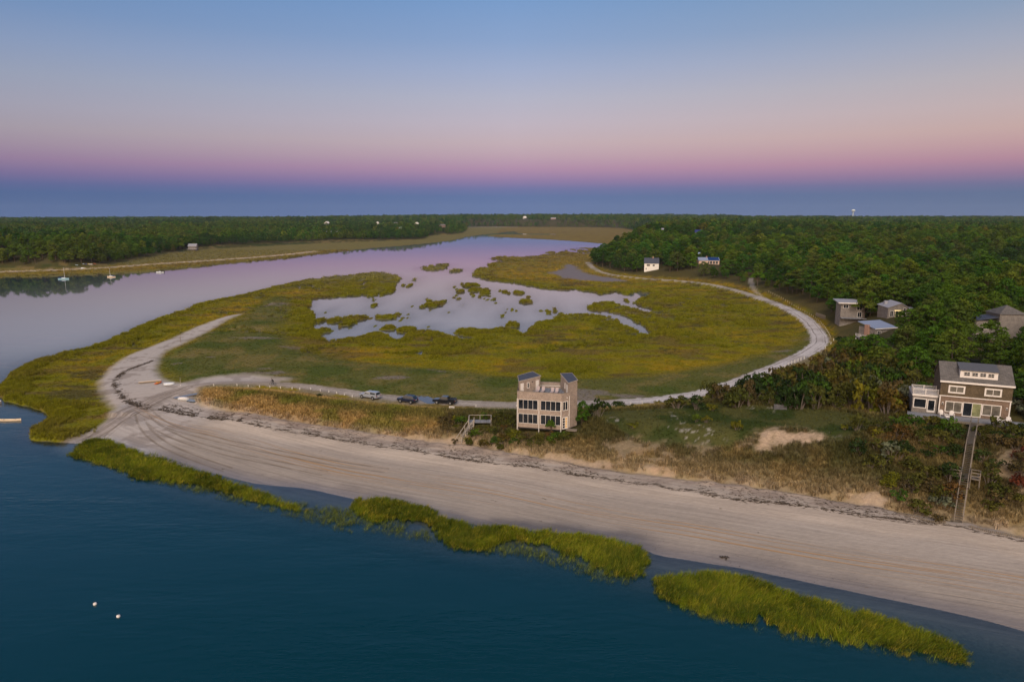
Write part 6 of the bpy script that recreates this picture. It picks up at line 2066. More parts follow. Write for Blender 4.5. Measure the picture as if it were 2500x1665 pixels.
def vehicle(name, label, loc, rz, kind, pm, lit=False, wid=1.86):
    """Front towards -x. kind: pickup, pickup_cap or suv."""
    t_ = thing(name, label, 'car' if kind == 'suv' else 'truck', loc, rz)
    h = wid / 2
    L = 2.35 if kind == 'suv' else 2.7
    zb, zs = .42, 1.06                       # sill and shoulder
    xs = [(-L, .80, .50, .95), (-L + .15, .88, .42, 1.0), (-L + .6, h - .02, .40, 1.04), (-L + 1.35, h, .38, 1.10), (L - .5, h, .40, 1.10), (L - .1, h - .03, .44, 1.08), (L, h - .10, .52, 1.02)]
    if kind == 'pickup':
        xs = [(a, b, c, d + (.06 if a > .6 else 0)) for a, b, c, d in xs]
    MB().loft([ring(x, -w, w, z0, z1, .10) for x, w, z0, z1 in xs]).build('body', pm, t_, False)
    # cabin
    roofz = 1.74 if kind == 'suv' else 1.76
    if kind == 'suv':
        prof = [(-1.05, 1.08), (-.42, roofz - .04), (.0, roofz), (1.7, roofz - .02), (2.2, 1.08)]
    elif kind == 'pickup':
        prof = [(-1.25, 1.08), (-.6, roofz - .04), (-.2, roofz), (.85, roofz - .02), (1.02, 1.12)]
    else:
        prof = [(-1.25, 1.08), (-.6, roofz - .04), (-.2, roofz), (.45, roofz - .02), (.6, 1.12)]
    def cabin(pr, ins_b, ins_t, m, nm, par=t_):
        b = MB(); n = len(pr)
        zlo, zhi = min(z for _, z in pr), max(z for _, z in pr)
        f_ = lambda z: ins_b + (ins_t - ins_b) * (z - zlo) / (zhi - zlo)
        vs = [(x, -h + f_(z), z) for x, z in pr] + [(x, h - f_(z), z) for x, z in pr]
        b.add(vs, [tuple(range(n)), tuple(range(2 * n - 1, n - 1, -1))] + [(i, n + i, n + (i + 1) % n, (i + 1) % n) for i in range(n)])
        return b.build(nm, m, par)
    cb = cabin(prof, .06, .24, pm, 'cabin')
    # side windows, proud of the cabin by a few millimetres
    def side_glass(x0, x1, x0t, x1t, nm='side_window'):
        for s in (-1, 1):
            y0_, y1_ = s * (h - .065 - .022), s * (h - .225)
            o = s * .012
            MB().hexa([(x0, y0_ + o - s * .03, 1.16), (x1, y0_ + o - s * .03, 1.16), (x1, y0_ + o, 1.16), (x0, y0_ + o, 1.16),
                       (x0t, y1_ + o - s * .03, roofz - .12), (x1t, y1_ + o - s * .03, roofz - .12), (x1t, y1_ + o, roofz - .12), (x0t, y1_ + o, roofz - .12)]).build(nm, M_CARGLASS, cb)
    side_glass(-.98 if kind != 'suv' else -.8, -.12, -.52 if kind != 'suv' else -.32, -.12)
    if kind == 'suv':
        side_glass(-.04, .85, -.04, .85); side_glass(.95, 1.85, .95, 1.62)
        MB().hexa([(1.78, -.66, 1.62), (1.78, .66, 1.62), (2.13, .74, 1.18), (2.13, -.74, 1.18), (1.83, -.66, 1.65), (1.83, .66, 1.65), (2.18, .74, 1.2), (2.18, -.74, 1.2)]).build('rear_window', M_CARGLASS, cb)
        for s in (-1, 1):
            MB().bar((-.1, s * .62, roofz + .05), (1.5, s * .62, roofz + .05), .05, .05).build('roof_rail', M_BLACKP, cb)
        for xx in (.2, 1.1):
            MB().bar((xx, -.66, roofz + .11), (xx, .66, roofz + .11), .06, .04).build('rack_bar', M_BLACKP, cb)
    elif kind == 'pickup':
        side_glass(-.04, .80, -.04, .72)
        MB().hexa([(.90, -.62, 1.66), (.90, .62, 1.66), (1.0, .72, 1.2), (1.0, -.72, 1.2), (.94, -.62, 1.67), (.94, .62, 1.67), (1.04, .72, 1.21), (1.04, -.72, 1.21)]).build('rear_window', M_CARGLASS, cb)
        bed = MB()
        bed.box(1.05, L - .05, -h + .02, -h + .12, 1.10, 1.30); bed.box(1.05, L - .05, h - .12, h - .02, 1.10, 1.30); bed.box(L - .12, L - .03, -h + .12, h - .12, 1.10, 1.30)
        bed.build('bed_side', pm, t_)
        MB().box(1.06, L - .13, -h + .13, h - .13, 1.165, 1.175).build('bed_floor', M_BLACKP, t_)
        MB().bar((1.12, -h + .15, 1.72), (1.12, h - .15, 1.72), .07, .07).bar((1.12, -h + .15, 1.2), (1.12, -h + .15, 1.72), .07, .07).bar((1.12, h - .15, 1.2), (1.12, h - .15, 1.72), .07, .07).build('roll_bar', M_BLACKP, t_)
    else:
        side_glass(.0, .40, .0, .36)
        cp = cabin([(.64, 1.12), (.64, roofz + .02), (2.45, roofz + .0), (2.62, 1.12)], .05, .16, pm, 'bed_cap')
        for s in (-1, 1):
            y0_, y1_ = s * (h - .075), s * (h - .145)
            MB().hexa([(.8, y0_ - s * .02, 1.26), (2.38, y0_ - s * .02, 1.26), (2.38, y0_ + s * .012, 1.26), (.8, y0_ + s * .012, 1.26),
                       (.8, y1_ - s * .02, 1.64), (2.3, y1_ - s * .02, 1.64), (2.3, y1_ + s * .012, 1.64), (.8, y1_ + s * .012, 1.64)]).build('side_window', M_CARGLASS, cp)
        MB().hexa([(2.50, -.66, 1.66), (2.50, .66, 1.66), (2.60, .72, 1.24), (2.60, -.72, 1.24), (2.54, -.66, 1.67), (2.54, .66, 1.67), (2.64, .72, 1.25), (2.64, -.72, 1.25)]).build('rear_window', M_CARGLASS, cp)
    x0, x1 = prof[0][0], prof[1][0]
    MB().hexa([(x0 + .05 - .04, -h + .16, 1.14), (x0 + .05 - .04, h - .16, 1.14), (x1 - .05 - .03, h - .28, roofz - .10), (x1 - .05 - .03, -h + .28, roofz - .10),
               (x0 + .10, -h + .16, 1.14), (x0 + .10, h - .16, 1.14), (x1 + .02, h - .28, roofz - .10), (x1 + .02, -h + .28, roofz - .10)]).build('windscreen', M_CARGLASS, cb)
    wb = 1.42 if kind == 'suv' else 1.65
    for xw in (-wb, wb):
        for s in (-1, 1):
            MB().tube([(xw, s * (h - .10), .40), (xw, s * (h + .012), .40)], .47, 16).build('wheel_arch', M_BLACKP, t_)
            w_ = MB().tube([(xw, s * (h - .20), .37), (xw, s * (h + .03), .37)], .37, 16).build('wheel', M_TYRE, t_)
            MB().tube([(xw, s * (h - .0), .37), (xw, s * (h + .045), .37)], .22, 10).build('rim', M_RIM, w_)
    MB().box(-L - .06, -L + .14, -h + .1, h - .1, .45, .68).build('front_bumper', M_BLACKP if kind != 'pickup_cap' else M_CHROME, t_)
    MB().box(L - .12, L + .10, -h + .1, h - .1, .46, .66).build('rear_bumper', M_BLACKP if kind != 'pickup_cap' else M_CHROME, t_)
    tl = emit('tail_light_lit', (1.0, .22, .08), 2.2) if lit else M_TAIL
    for s in (-1, 1):
        MB().box(-L - .015, -L + .2, s * (h - .36) - .14, s * (h - .36) + .14, .74, .90).build('headlight', M_HEAD, t_)
        MB().box(L - .14, L + .02, s * (h - .17) - .08, s * (h - .17) + .08, .82, 1.06).build('tail_light', tl, t_)
        MB().box(-.95, -.78, s * (h + .10) - .09, s * (h + .10) + .09, 1.10, 1.26).build('mirror', pm if kind != 'suv' else M_BLACKP, t_)
    MB().box(L - .02, L + .035, -.26, .26, .74, .88).build('licence_plate', M_WHITE, t_)
    return t_


def road_dir(x, y):
    d = np.hypot(ROAD[:, 0] - x, ROAD[:, 1] - y); i = int(np.clip(np.argmin(d), 1, len(ROAD) - 2))
    e = ROAD[i + 1] - ROAD[i - 1]
    return math.atan2(e[1], e[0])


P_SILVER, P_NAVY, P_BLACK = paint('silver_paint', (.27, .29, .33)), paint('navy_paint', (.012, .018, .04)), paint('black_paint', (.008, .009, .012))
for (px, py, kind, pm, lb, dr) in ((903, 972, 'pickup_cap', P_SILVER, 'silver pickup with a dark-windowed bed cap parked on the sand road', -8),
                                   (995, 982, 'suv', P_NAVY, 'dark navy SUV with roof rack parked between the two pickups', -8),
                                   (1086, 985, 'pickup', P_BLACK, 'black open-bed pickup with roll bar parked beside the puddle', -3)):
    x, y, z = P1(px, py)
    vehicle('pickup_truck' if 'pickup' in kind else 'parked_car', lb, (x, y, z + .02), road_dir(x, y) + R(dr), kind, pm)
x, y, z = SITE['gable_grey']
vx, vy = AT(2137, 232, z), 232.0
vehicle('parked_car', 'dark SUV with lit tail lights in front of the grey gabled house', (vx, vy, gz(vx, vy) + .3), R(88), 'suv', P_BLACK, True)
# dark car behind the shingled house
vx, vy = onq(11.8, 10.5)
vehicle('parked_car', 'black car half hidden behind the shingled house on its gravel drive', (vx, vy, gz(vx, vy) + .05), R(60), 'suv', P_BLACK)

# puddle on the road
px_ = np.array([(1005, 968), (1022, 965), (1045, 967), (1056, 972), (1062, 980), (1060, 985), (1045, 986), (1035, 982), (1022, 975), (1008, 972)], float)
pw = smooth(line(px_, 1.56), 2, True)
pz_ = float(samp(TZf, pw[:, 0], pw[:, 1]).max()) + .012
t = NT('puddle_water')
t.pbsdf((.10, .09, .085), .03, t.bump(t.noise(1.5, t.pos(), 2), .03, .02), .5)
pm_ = MB().prism([tuple(p) for p in pw], pz_ - .25, pz_).build('puddle', t.m)
tag(pm_, 'shallow puddle reflecting the sky on the sand road', None, kind='structure')

# ---------------------------------------------------------------- cyclist
x, y, z = P1(666, 940)
bk = thing('bicycle', 'dark bicycle under the rider on the sand road', 'bicycle', (x, y, z), R(176))
fmb = mat('bike_frame_paint', (.03, .03, .035), .4, .1, 4, .4)
for xx, nm in ((-.52, 'wheel'), (.52, 'wheel')):
    w_ = MB()
    n = 20
    for i in range(n):
        a0_, a1_ = 2 * math.pi * i / n, 2 * math.pi * (i + 1) / n
        w_.bar((xx + .33 * math.cos(a0_), 0, .34 + .33 * math.sin(a0_)), (xx + .33 * math.cos(a1_), 0, .34 + .33 * math.sin(a1_)), .045, .045)
    wo = w_.build(nm, M_TYRE, bk)
    sp = MB()
    for i in range(8):
        a0_ = math.pi * i / 8
        sp.bar((xx - .31 * math.cos(a0_), 0, .34 - .31 * math.sin(a0_)), (xx + .31 * math.cos(a0_), 0, .34 + .31 * math.sin(a0_)), .008)
    sp.build('spokes', M_RIM, wo)
fb = MB()
for p, q in (((-.52, 0, .34), (-.05, 0, .30)), ((-.05, 0, .30), (-.2, 0, .86)), ((-.2, 0, .82), (.40, 0, .86)), ((-.05, 0, .30), (.42, 0, .74)), ((.52, 0, .34), (.38, 0, .96)), ((-.52, 0, .34), (-.18, 0, .78))):
    fb.tube([p, q], .022, 6)
fb.build('frame', fmb, bk)
MB().box(-.32, -.08, -.07, .07, .88, .94).build('saddle', M_BLACKP, bk)
MB().tube([(.40, -.27, 1.04), (.40, 0, 1.0), (.40, .27, 1.04)], .018, 6).build('handlebar', M_BLACKP, bk)
cr_ = MB().tube([(-.05, -.10, .30), (-.05, .10, .30)], .05, 8).bar((-.05, .10, .30), (.10, .10, .20), .025).bar((-.05, -.10, .30), (-.20, -.10, .40), .025)
cr_.box(.05, .16, .08, .20, .18, .205).box(-.26, -.14, -.20, -.08, .395, .42)
cr_.build('crank', M_RIM, bk)


def skin_body(name, verts, edges, radii_, m, parent):
    me = bpy.data.meshes.new(name)
    me.from_pydata(verts, edges, [])
    o = obj(name, me, parent)
    sk = o.modifiers.new('skin', 'SKIN'); sk.use_smooth_shade = True
    for i, r in enumerate(radii_):
        sv = me.skin_vertices[0].data[i] if me.skin_vertices else None
        if sv:
            sv.radius = (r, r); sv.use_root = (i == 0)
    o.modifiers.new('sub', 'SUBSURF').levels = 1
    o.modifiers['sub'].render_levels = 1
    me.materials.append(m)
    return o


def tube_body(chains):
    """One continuous figure from overlapping tapered limbs."""
    b = MB()
    for pts, rr in chains:
        b.tube(pts, rr, 8)
    return b


rd_ = thing('person', 'cyclist in black jacket and dark cap riding along the sand road', 'person', (x, y, z), R(176))
chains = [([(-.22, 0, .93), (-.12, 0, 1.12), (.05, 0, 1.36), (.10, 0, 1.46)], [.15, .165, .18, .09]),
          ([(.10, 0, 1.44), (.15, 0, 1.53)], [.06, .055])]
for s in (-1, 1):
    foot = (.10, s * .14, .22) if s > 0 else (-.18, s * .14, .43)
    knee = (.22, s * .14, .62) if s > 0 else (.14, s * .14, .82)
    chains.append(([(-.2, s * .09, .95), knee, (foot[0] - .02, foot[1], foot[2] + .08), (foot[0] + .13, foot[1], foot[2])], [.095, .068, .045, .035]))
    chains.append(([(.08, s * .19, 1.38), (.20, s * .27, 1.16), (.39, s * .25, 1.06), (.45, s * .25, 1.04)], [.065, .05, .038, .03]))
jk = mat('dark_jacket', (.012, .012, .014), .8, .2, 5, .1)
tube_body(chains).build('body', jk, rd_, True)
hd = MB()
rings_ = []
for zi, (r_, dx_) in zip(np.linspace(1.53, 1.78, 7), ((.045, 0), (.075, .01), (.092, .015), (.098, .01), (.095, 0), (.075, -.01), (.02, -.01))):
    rings_.append([(.17 + dx_ + r_ * 1.1 * math.cos(a), r_ * .88 * math.sin(a), zi) for a in np.linspace(0, 2 * math.pi, 11)[:-1]])
hd.loft(rings_)
hd.tube([(.26, 0, 1.645), (.30, 0, 1.62)], [.018, .012], 5)
hd.build('head', mat('skin_tone', (.42, .26, .19), .6, .1, 5, .3), rd_, True)
MB().loft([[(.17 + r_ * 1.12 * math.cos(a), r_ * .95 * math.sin(a), zi) for a in np.linspace(0, 2 * math.pi, 11)[:-1]] for zi, r_ in ((1.67, .105), (1.72, .108), (1.78, .08), (1.80, .02))]).build('cap', jk, rd_, True)

# ---------------------------------------------------------------- boats
def hull(par, L, W, H, m, nm='hull', open_=False, rise=.25, flip=False):
    st = [(-.5, .10, .75), (-.42, .72, .78), (-.2, .95, .86), (.1, 1, .92), (.32, .72, .98), (.45, .30, 1.05), (.5, .04, 1.12)]
    rings_ = []
    for xx, w, zt in st:
        zt = 1 + (zt - 1) * rise * 3
        rings_.append([(xx * L, -w * W / 2, zt * H), (xx * L, -w * W / 2 * .86, .35 * H), (xx * L, -w * W * .18, .02 * H + .25 * H * max(0, xx)), (xx * L, w * W * .18, .02 * H + .25 * H * max(0, xx)),
                       (xx * L, w * W / 2 * .86, .35 * H), (xx * L, w * W / 2, zt * H)])
    if open_:
        rings_ = [r + [(p[0], p[1] * .9, max(p[2] * .97, .08)) for p in (r[5], r[4], r[3], r[2], r[1], r[0])] for r in rings_]
    b = MB().loft(rings_)
    if flip:
        b.v = [(p[0], p[1], H * 1.1 - p[2]) for p in b.v]
    return b.build(nm, m, par)


M_BOATW = mat('white_gelcoat', (.62, .65, .68), .35, .06, 2, .4)
M_BOATB = mat('pale_blue_hull', (.30, .50, .60), .35, .08, 2, .4)
M_SAILB = mat('blue_sail_cover', (.02, .07, .22), .7, .15, 4)
M_CREAMH = mat('cream_hull', (.62, .50, .36), .4, .08, 2, .35)
for (px, py, L, mast, m, lb, rz_) in ((155, 682, 7.6, 8.5, M_BOATB, 'pale blue moored sailboat with a bare mast, the larger of two', R(4)), (272, 677, 6.0, 6.6, M_CREAMH, 'cream moored sailboat with blue cockpit cover, the smaller of two', R(182))):
    x, y = (float(v) for v in G(px, py, 0))
    t_ = thing('sailboat', lb, 'sailboat', (x, y, -.25), rz_)
    hull(t_, L, L * .3, 1.05, m)
    MB().box(-L * .12, L * .2, -L * .09, L * .09, .95, 1.35).build('cabin', M_BOATW, t_)
    MB().tube([(L * .12, 0, .9), (L * .12, 0, mast)], [.10, .07], 6).build('mast', mat('mast_alloy', (.5, .5, .52), .4, .05, 3, .4), t_)
    MB().tube([(L * .10, 0, 1.75), (-L * .38, 0, 1.65)], .09, 6).build('boom', M_SAILB, t_)
    MB().box(-L * .42, -L * .14, -L * .10, L * .10, 1.0, 1.2).build('cockpit_cover', M_SAILB, t_)
x, y = (float(v) for v in G(391, 666, 0))
t_ = thing('motorboat', 'small white motorboat with black outboard near the far bank', 'boat', (x, y, -.2), R(184))
hull(t_, 6.0, 2.1, .95, M_BOATW, open_=True)
MB().box(-.4, .5, -.4, .4, .5, 1.35).build('console', M_BOATW, t_)
MB().box(-3.35, -2.95, -.2, .2, .35, 1.35).build('outboard', M_BLACKP, t_)
MB().box(-1.5, -1.0, -.6, .6, .5, .95).build('seat', M_BLACKP, t_)
# canoe close to the marsh
x, y = (float(v) for v in G(22, 1027, 0))
t_ = thing('canoe', 'cream canoe floating beside the near marsh point', 'canoe', (x, y, -.10), R(2))
rings_ = []
for f in np.linspace(-1, 1, 13):
    w = .44 * (1 - abs(f) ** 2.6) + .02; zt = .40 + .22 * abs(f) ** 3
    rings_.append([(f * 2.6, -w, zt), (f * 2.6, -w * .95, .16), (f * 2.6, -w * .4, .02 + .10 * abs(f) ** 4), (f * 2.6, w * .4, .02 + .10 * abs(f) ** 4), (f * 2.6, w * .95, .16), (f * 2.6, w, zt),
                   (f * 2.6, w * .92, zt - .005), (f * 2.6, w * .86, .18), (f * 2.6, w * .34, .07 + .10 * abs(f) ** 4), (f * 2.6, -w * .34, .07 + .10 * abs(f) ** 4), (f * 2.6, -w * .86, .18), (f * 2.6, -w * .92, zt - .005)])
MB().loft(rings_).build('hull', M_CREAMH, t_)
for xx in (-1.2, 1.2):
    MB().box(xx - .12, xx + .12, -.36, .36, .30, .33).build('thwart', M_WOOD, t_)
# piling at the frame edge
x, y = (float(v) for v in G(2, 985, 0))
t_ = thing('mooring_post', 'wooden mooring post with pale top at the near marsh edge', 'post', (x, y, -1.5))
MB().tube([(0, 0, 0), (0, 0, 2.1)], .14, 10).build('post', M_WOOD, t_)
MB().tube([(0, 0, 2.1), (0, 0, 2.3)], [.18, .10], 10).build('cap', M_WHITE, t_)
# buoys
for (px, py, lb) in ((232, 1475, 'white mooring buoy, farther of the two in the bay'), (289, 1505, 'white mooring buoy, nearer of the two in the bay')):
    x, y = (float(v) for v in G(px, py, 0))
    t_ = thing('mooring_buoy', lb, 'buoy', (x, y, 0), R(px))
    rr_ = [(math.sin(a) * .21, -math.cos(a) * .21 + .07) for a in np.linspace(.05, math.pi - .05, 9)]
    MB().loft([[(r_ * math.cos(b), r_ * math.sin(b), zz_) for b in np.linspace(0, 2 * math.pi, 13)[:-1]] for r_, zz_ in rr_]).build('float', M_WHITE, t_, True)
    MB().tube([(.05, 0, .25), (.10, 0, .40)], [.05, .035], 8).build('ring_mount', M_BLACKP, t_)

# things drawn up on the sand near the road junction
x, y, z = P1(366, 934)
t_ = thing('wooden_float', 'long tan wooden dock float lying on the sand by the meadow', 'dock', (x, y, z + .1), R(26))
b_ = MB().box(-2.6, 2.6, -.45, .45, .30, .38); b_.build('deck_board', M_CREAMH, t_)
MB().box(-2.6, 2.6, -.45, -.38, .0, .298).box(-2.6, 2.6, .38, .45, .0, .298).build('side_beam', M_WOOD, t_)
x, y, z = P1(386, 937)
t_ = thing('kayak', 'orange and yellow kayak pulled up bow-on at the meadow edge', 'kayak', (x, y, z + .05), R(80))
rings_ = []
for f in np.linspace(-1, 1, 11):
    w = .42 * (1 - abs(f) ** 2.3) + .02
    rings_.append([(f * 1.55, w * math.cos(a), .2 + .2 * math.sin(a) * (1 - abs(f) ** 3) + .12 * abs(f) ** 2) for a in np.linspace(0, 2 * math.pi, 13)[:-1]])
MB().loft(rings_).build('hull', mat('orange_plastic', (.62, .12, .015), .45, .1, 2, .4), t_, True)
MB().loft([[(xx + .42 * k * math.cos(a), .27 * k * math.sin(a), zz_) for a in np.linspace(0, 2 * math.pi, 13)[:-1]] for k, zz_, xx in ((1.5, .36, 0), (1.25, .45, 0), (.9, .45, 0))]).build('cockpit_rim', mat('yellow_plastic', (.70, .38, .03), .45, .1, 2, .4), t_, True)
MB().box(-.34, .34, -.2, .2, .40, .455).build('cockpit', M_BLACKP, t_)
x, y, z = P1(413, 940)
t_ = thing('dinghy', 'white dinghy turned upside down at the meadow edge', 'dinghy', (x, y, z + .02), R(30))
hull(t_, 2.5, 1.3, .6, M_BOATW, flip=True)
x, y, z = P1(441, 941)
t_ = thing('marker_pole', 'thin pale marker pole standing beside the upturned dinghy', 'pole', (x, y, z))
MB().tube([(0, 0, -.3), (.02, 0, 2.1)], [.045, .035], 6).build('pole', M_WOODP, t_)
MB().tube([(0, 0, -.05), (0, 0, .16)], [.14, .10], 8).build('base', M_WHITE, t_)
x, y, z = P1(457, 968)
t_ = thing('dock_ramp', 'long blue-grey dock ramp lying beside the dune grass', 'dock', (x, y, z + .03), R(48))
MB().box(-3.0, 3.0, -.55, .55, .18, .26).build('deck_board', mat('blue_grey_deck', (.16, .20, .27), .7, .15, 3), t_)
MB().box(-3.0, 3.0, -.55, -.47, 0, .178).box(-3.0, 3.0, .47, .55, 0, .178).build('side_beam', M_WOOD, t_)
x, y, z = P1(448, 977)
t_ = thing('covered_boat', 'small boat under a white cover on the sand by the junction', 'boat', (x, y, z + .02), R(172))
hull(t_, 2.9, 1.3, .55, M_BOATW)
MB().loft([[(f * 1.42, w * math.cos(a) * .66, .5 + hh * max(math.sin(a), -.1)) for a in np.linspace(0, 2 * math.pi, 13)[:-1]] for f, w, hh in ((-1, .4, .1), (-.6, .95, .22), (0, 1.0, .30), (.6, .7, .25), (1, .12, .1))]).build('cover', M_WHITE, t_, True)
x, y, z = P1(470, 981)
t_ = thing('dock_float', 'short blue-grey dock float next to the covered boat', 'dock', (x, y, z + .02), R(-24))
MB().box(-1.3, 1.3, -.6, .6, .26, .36).build('deck_board', mat('blue_grey_deck2', (.20, .24, .30), .7, .15, 3), t_)
MB().box(-1.25, 1.25, -.55, .55, 0, .258).build('float_body', M_BLACKP, t_)

# row of small boats on the far strand
for (px, py, c, nm) in ((186, 652, (.35, .42, .50), 'pale grey-blue'), (201, 650, (.40, .50, .62), 'light blue'), (208, 650, (.02, .06, .30), 'deep blue'), (214, 649.5, (.65, .50, .12), 'yellow'), (221, 649, (.65, .62, .58), 'cream'), (229, 648.5, (.45, .06, .04), 'red')):
    x, y, z = P1(px, py)
    t_ = thing('beached_boat', nm + ' small boat in the row on the far strand below the woods', 'boat', (x, y, z + .02), R(px * 7 % 50))
    m_ = mat('boat_' + nm.replace(' ', '_'), c, .5, .08, 2, .3)
    hull(t_, 3.6, 1.5, .7, m_, flip=True)
    MB().box(-.9, .9, -.05, .05, .7, .82).build('keel', m_, t_)
x, y, z = P1(203, 656)
t_ = thing('beached_boat', 'white dinghy alone on the far strand nearer the water', 'boat', (x, y, z), R(3))
hull(t_, 3.6, 1.5, .7, M_BOATW, flip=True); MB().box(-.9, .9, -.05, .05, .7, .82).build('keel', M_BOATW, t_)

# ---------------------------------------------------------------- posts, fences, signs
M_POSTW = mat('white_post_paint', (.66, .62, .56), .7, .1, 4)
M_POSTY = mat('yellowed_post_wood', (.40, .34, .22), .8, .15, 4)
pst = MB().box(-.075, .075, -.075, .075, -.3, .45).mesh('road_post_shape', M_POSTW)
cpm = MB().add([(-.085, -.085, .45), (.085, -.085, .45), (.085, .085, .45), (-.085, .085, .45), (0, 0, .52)], [(0, 1, 4), (1, 2, 4), (2, 3, 4), (3, 0, 4), (3, 2, 1, 0)]).mesh('road_post_cap', M_POSTW)


def road_post(px, py, label, group, s=1.0, shp=None, cp=None, name='road_post'):
    x, y, z = P1(px, py)
    t_ = thing(name, label, 'post', (x, y, z), R(srng.uniform(0, 90)), group)
    t_.scale = (1, 1, s)
    t_.rotation_euler = (R(srng.normal(0, 2.5)), R(srng.normal(0, 2.5)), t_.rotation_euler[2])
    obj('shaft', shp or pst, t_); obj('cap', cp or cpm, t_)


for px, py in ((522, 942), (579, 942), (606, 944), (634, 945), (659, 946), (685, 948), (713, 949.5), (732, 951), (759, 951), (782, 955), (803, 957.5), (822, 961), (841, 965), (860, 969), (1162, 993)):
    road_post(px, py, 'short white post along the sand road beside the dune grass', 'white posts along the dune road')
for px, py in ((1540, 987), (1568, 985), (1604, 984), (1640, 981)):
    road_post(px, py, 'short grey-white post along the road beyond the tower house', 'posts beyond the tower house')
yps = MB().box(-.075, .075, -.075, .075, -.3, .85).mesh('bend_post_shape', M_POSTY)
ypc = MB().box(-.085, .085, -.085, .085, .85, .89).mesh('bend_post_cap', M_POSTY)
bend = smooth(line([(1877, 714), (1900, 724), (1930, 738), (1962, 755), (1985, 769), (2001, 783), (2013, 797), (2021, 811), (2027, 824)], 1.6), 2)
seg = np.concatenate([[0], np.cumsum(np.hypot(*np.diff(bend, axis=0).T))])
for s in np.arange(0, seg[-1], 4.4):
    x, y = np.interp(s, seg, bend[:, 0]), np.interp(s, seg, bend[:, 1])
    t_ = thing('wooden_post', 'pale wooden post in the curved row around the road bend', 'post', (x, y, gz(x, y)), R(20), 'pale posts around the road bend')
    t_.rotation_euler = (R(srng.normal(0, 2)), R(srng.normal(0, 2)), .3)
    obj('shaft', yps, t_); obj('cap', ypc, t_)
for px, py in ((2015, 851), (2028, 841), (2035, 832)):
    road_post(px, py, 'white post standing alone on the bank past the road bend', 'loose white posts past the bend', 1.7)
# white post-and-rail fence
fp = [(1791, 957), (1803, 951), (1816, 946), (1829, 940.6), (1847, 931.6), (1868, 921), (1881, 915), (1897, 908), (1907, 902), (1915.5, 899), (1924, 894), (1932.5, 889), (1940, 886), (1948, 883), (1955, 880.6), (1963, 877)]
pts = [P1(*p) for p in fp]
t_ = thing('rail_fence', 'white post-and-rail fence along the outer edge of the sand road', 'fence', pts[0])
base = Vector(pts[0])
loc = [Vector(p) - base for p in pts]
for v in loc:
    MB().box(v.x - .09, v.x + .09, v.y - .09, v.y + .09, v.z - .3, v.z + .95).build('post', M_POSTW, t_)
for a, b in zip(loc[:-1], loc[1:]):
    if srng.random() < .85:
        MB().bar(a + Vector((0, 0, .55)), b + Vector((0, 0, .55)), .06, .16).build('rail', M_POSTW, t_)
# grey picket fence at the bend
fa, fb_ = P1(1992, 772), P1(2014, 780)
t_ = thing('picket_fence', 'grey upright board fence behind the posts at the road bend', 'fence', fa)
n = 11
d = Vector(fb_) - Vector(fa)
for i in range(n):
    v = d * (i / (n - 1))
    MB().box(v.x - .16, v.x + .16, v.y - .05, v.y + .05, v.z - .3, v.z + 1.7).build('picket', M_WOOD, t_)
MB().bar(Vector((0, .08, 1.2)), d + Vector((0, .08, 1.2)), .06, .12).bar(Vector((0, .08, .4)), d + Vector((0, .08, .4)), .06, .12).build('rail', M_WOOD, t_)
# slatted white board near the black pickup
x, y, z = P1(1103, 1003)
t_ = thing('slatted_board', 'white slatted notice board standing in the grass below the black pickup', 'sign', (x, y, z), R(-8))
for i in range(4):
    MB().box(-.58 + i * .30, -.32 + i * .30, -.03, .03, .1, 1.05).build('board', M_WHITE, t_)
MB().box(-.6, .62, .031, .07, .25, .35).box(-.6, .62, .031, .07, .8, .9).build('batten', M_WOOD, t_)
for xx in (-.5, .5):
    MB().box(xx - .04, xx + .04, .072, .15, -.3, 1.0).build('leg', M_WOOD, t_)
# thin white pole in the brush, stake on the spit
for (px, py, hgt, lb, nm, m) in ((1957, 990, 1.5, 'thin white pipe standing in the brush below the road', 'white_pipe', M_WHITE), (441, 836, 2.3, 'leaning dead stake beside the sand track on the spit', 'stake', M_WOOD)):
    x, y, z = P1(px, py)
    t_ = thing(nm, lb, 'pole', (x, y, z))
    MB().tube([(0, 0, -.3), (.05, 0, hgt * .6), (.02, 0, hgt)], [.07, .06, .05], 6).build('shaft', m, t_)
    MB().tube([(.02, 0, hgt), (.02, 0, hgt + .08)], [.08, .06], 6).build('cap', m, t_)
# low picket edging at the foot of the bluff
for (p, q, lb) in ((((2195, 1246), (2240, 1257), (2285, 1268), (2312, 1266)), 0, 'low weathered picket edging at the bluff foot before the stairs'), (((2368, 1278), (2420, 1291), (2470, 1300), (2510, 1309)), 0, 'low weathered picket edging at the bluff foot past the stairs')):
    L_p = line(p, 2.2)
    sg = np.concatenate([[0], np.cumsum(np.hypot(*np.diff(L_p, axis=0).T))])
    x0, y0 = L_p[0]; z0 = gz(x0, y0)
    t_ = thing('picket_edging', lb, 'edging', (x0, y0, z0))
    shp = MB().box(-.07, .07, -.04, .04, -.4, .30).mesh('picket_shape', M_WOOD)
    for s in np.arange(0, sg[-1], .22):
        x, y = np.interp(s, sg, L_p[:, 0]), np.interp(s, sg, L_p[:, 1])
        o_ = obj('picket', shp, t_, (x - x0, y - y0, gz(x, y) - z0 + srng.uniform(-.08, .06)), srng.uniform(-.3, .3))
    MB().bar((0, .06, .22), (L_p[-1][0] - x0, L_p[-1][1] - y0 + .06, gz(*L_p[-1]) - z0 + .22), .03, .05).build('wire_rail', M_WOOD, t_)
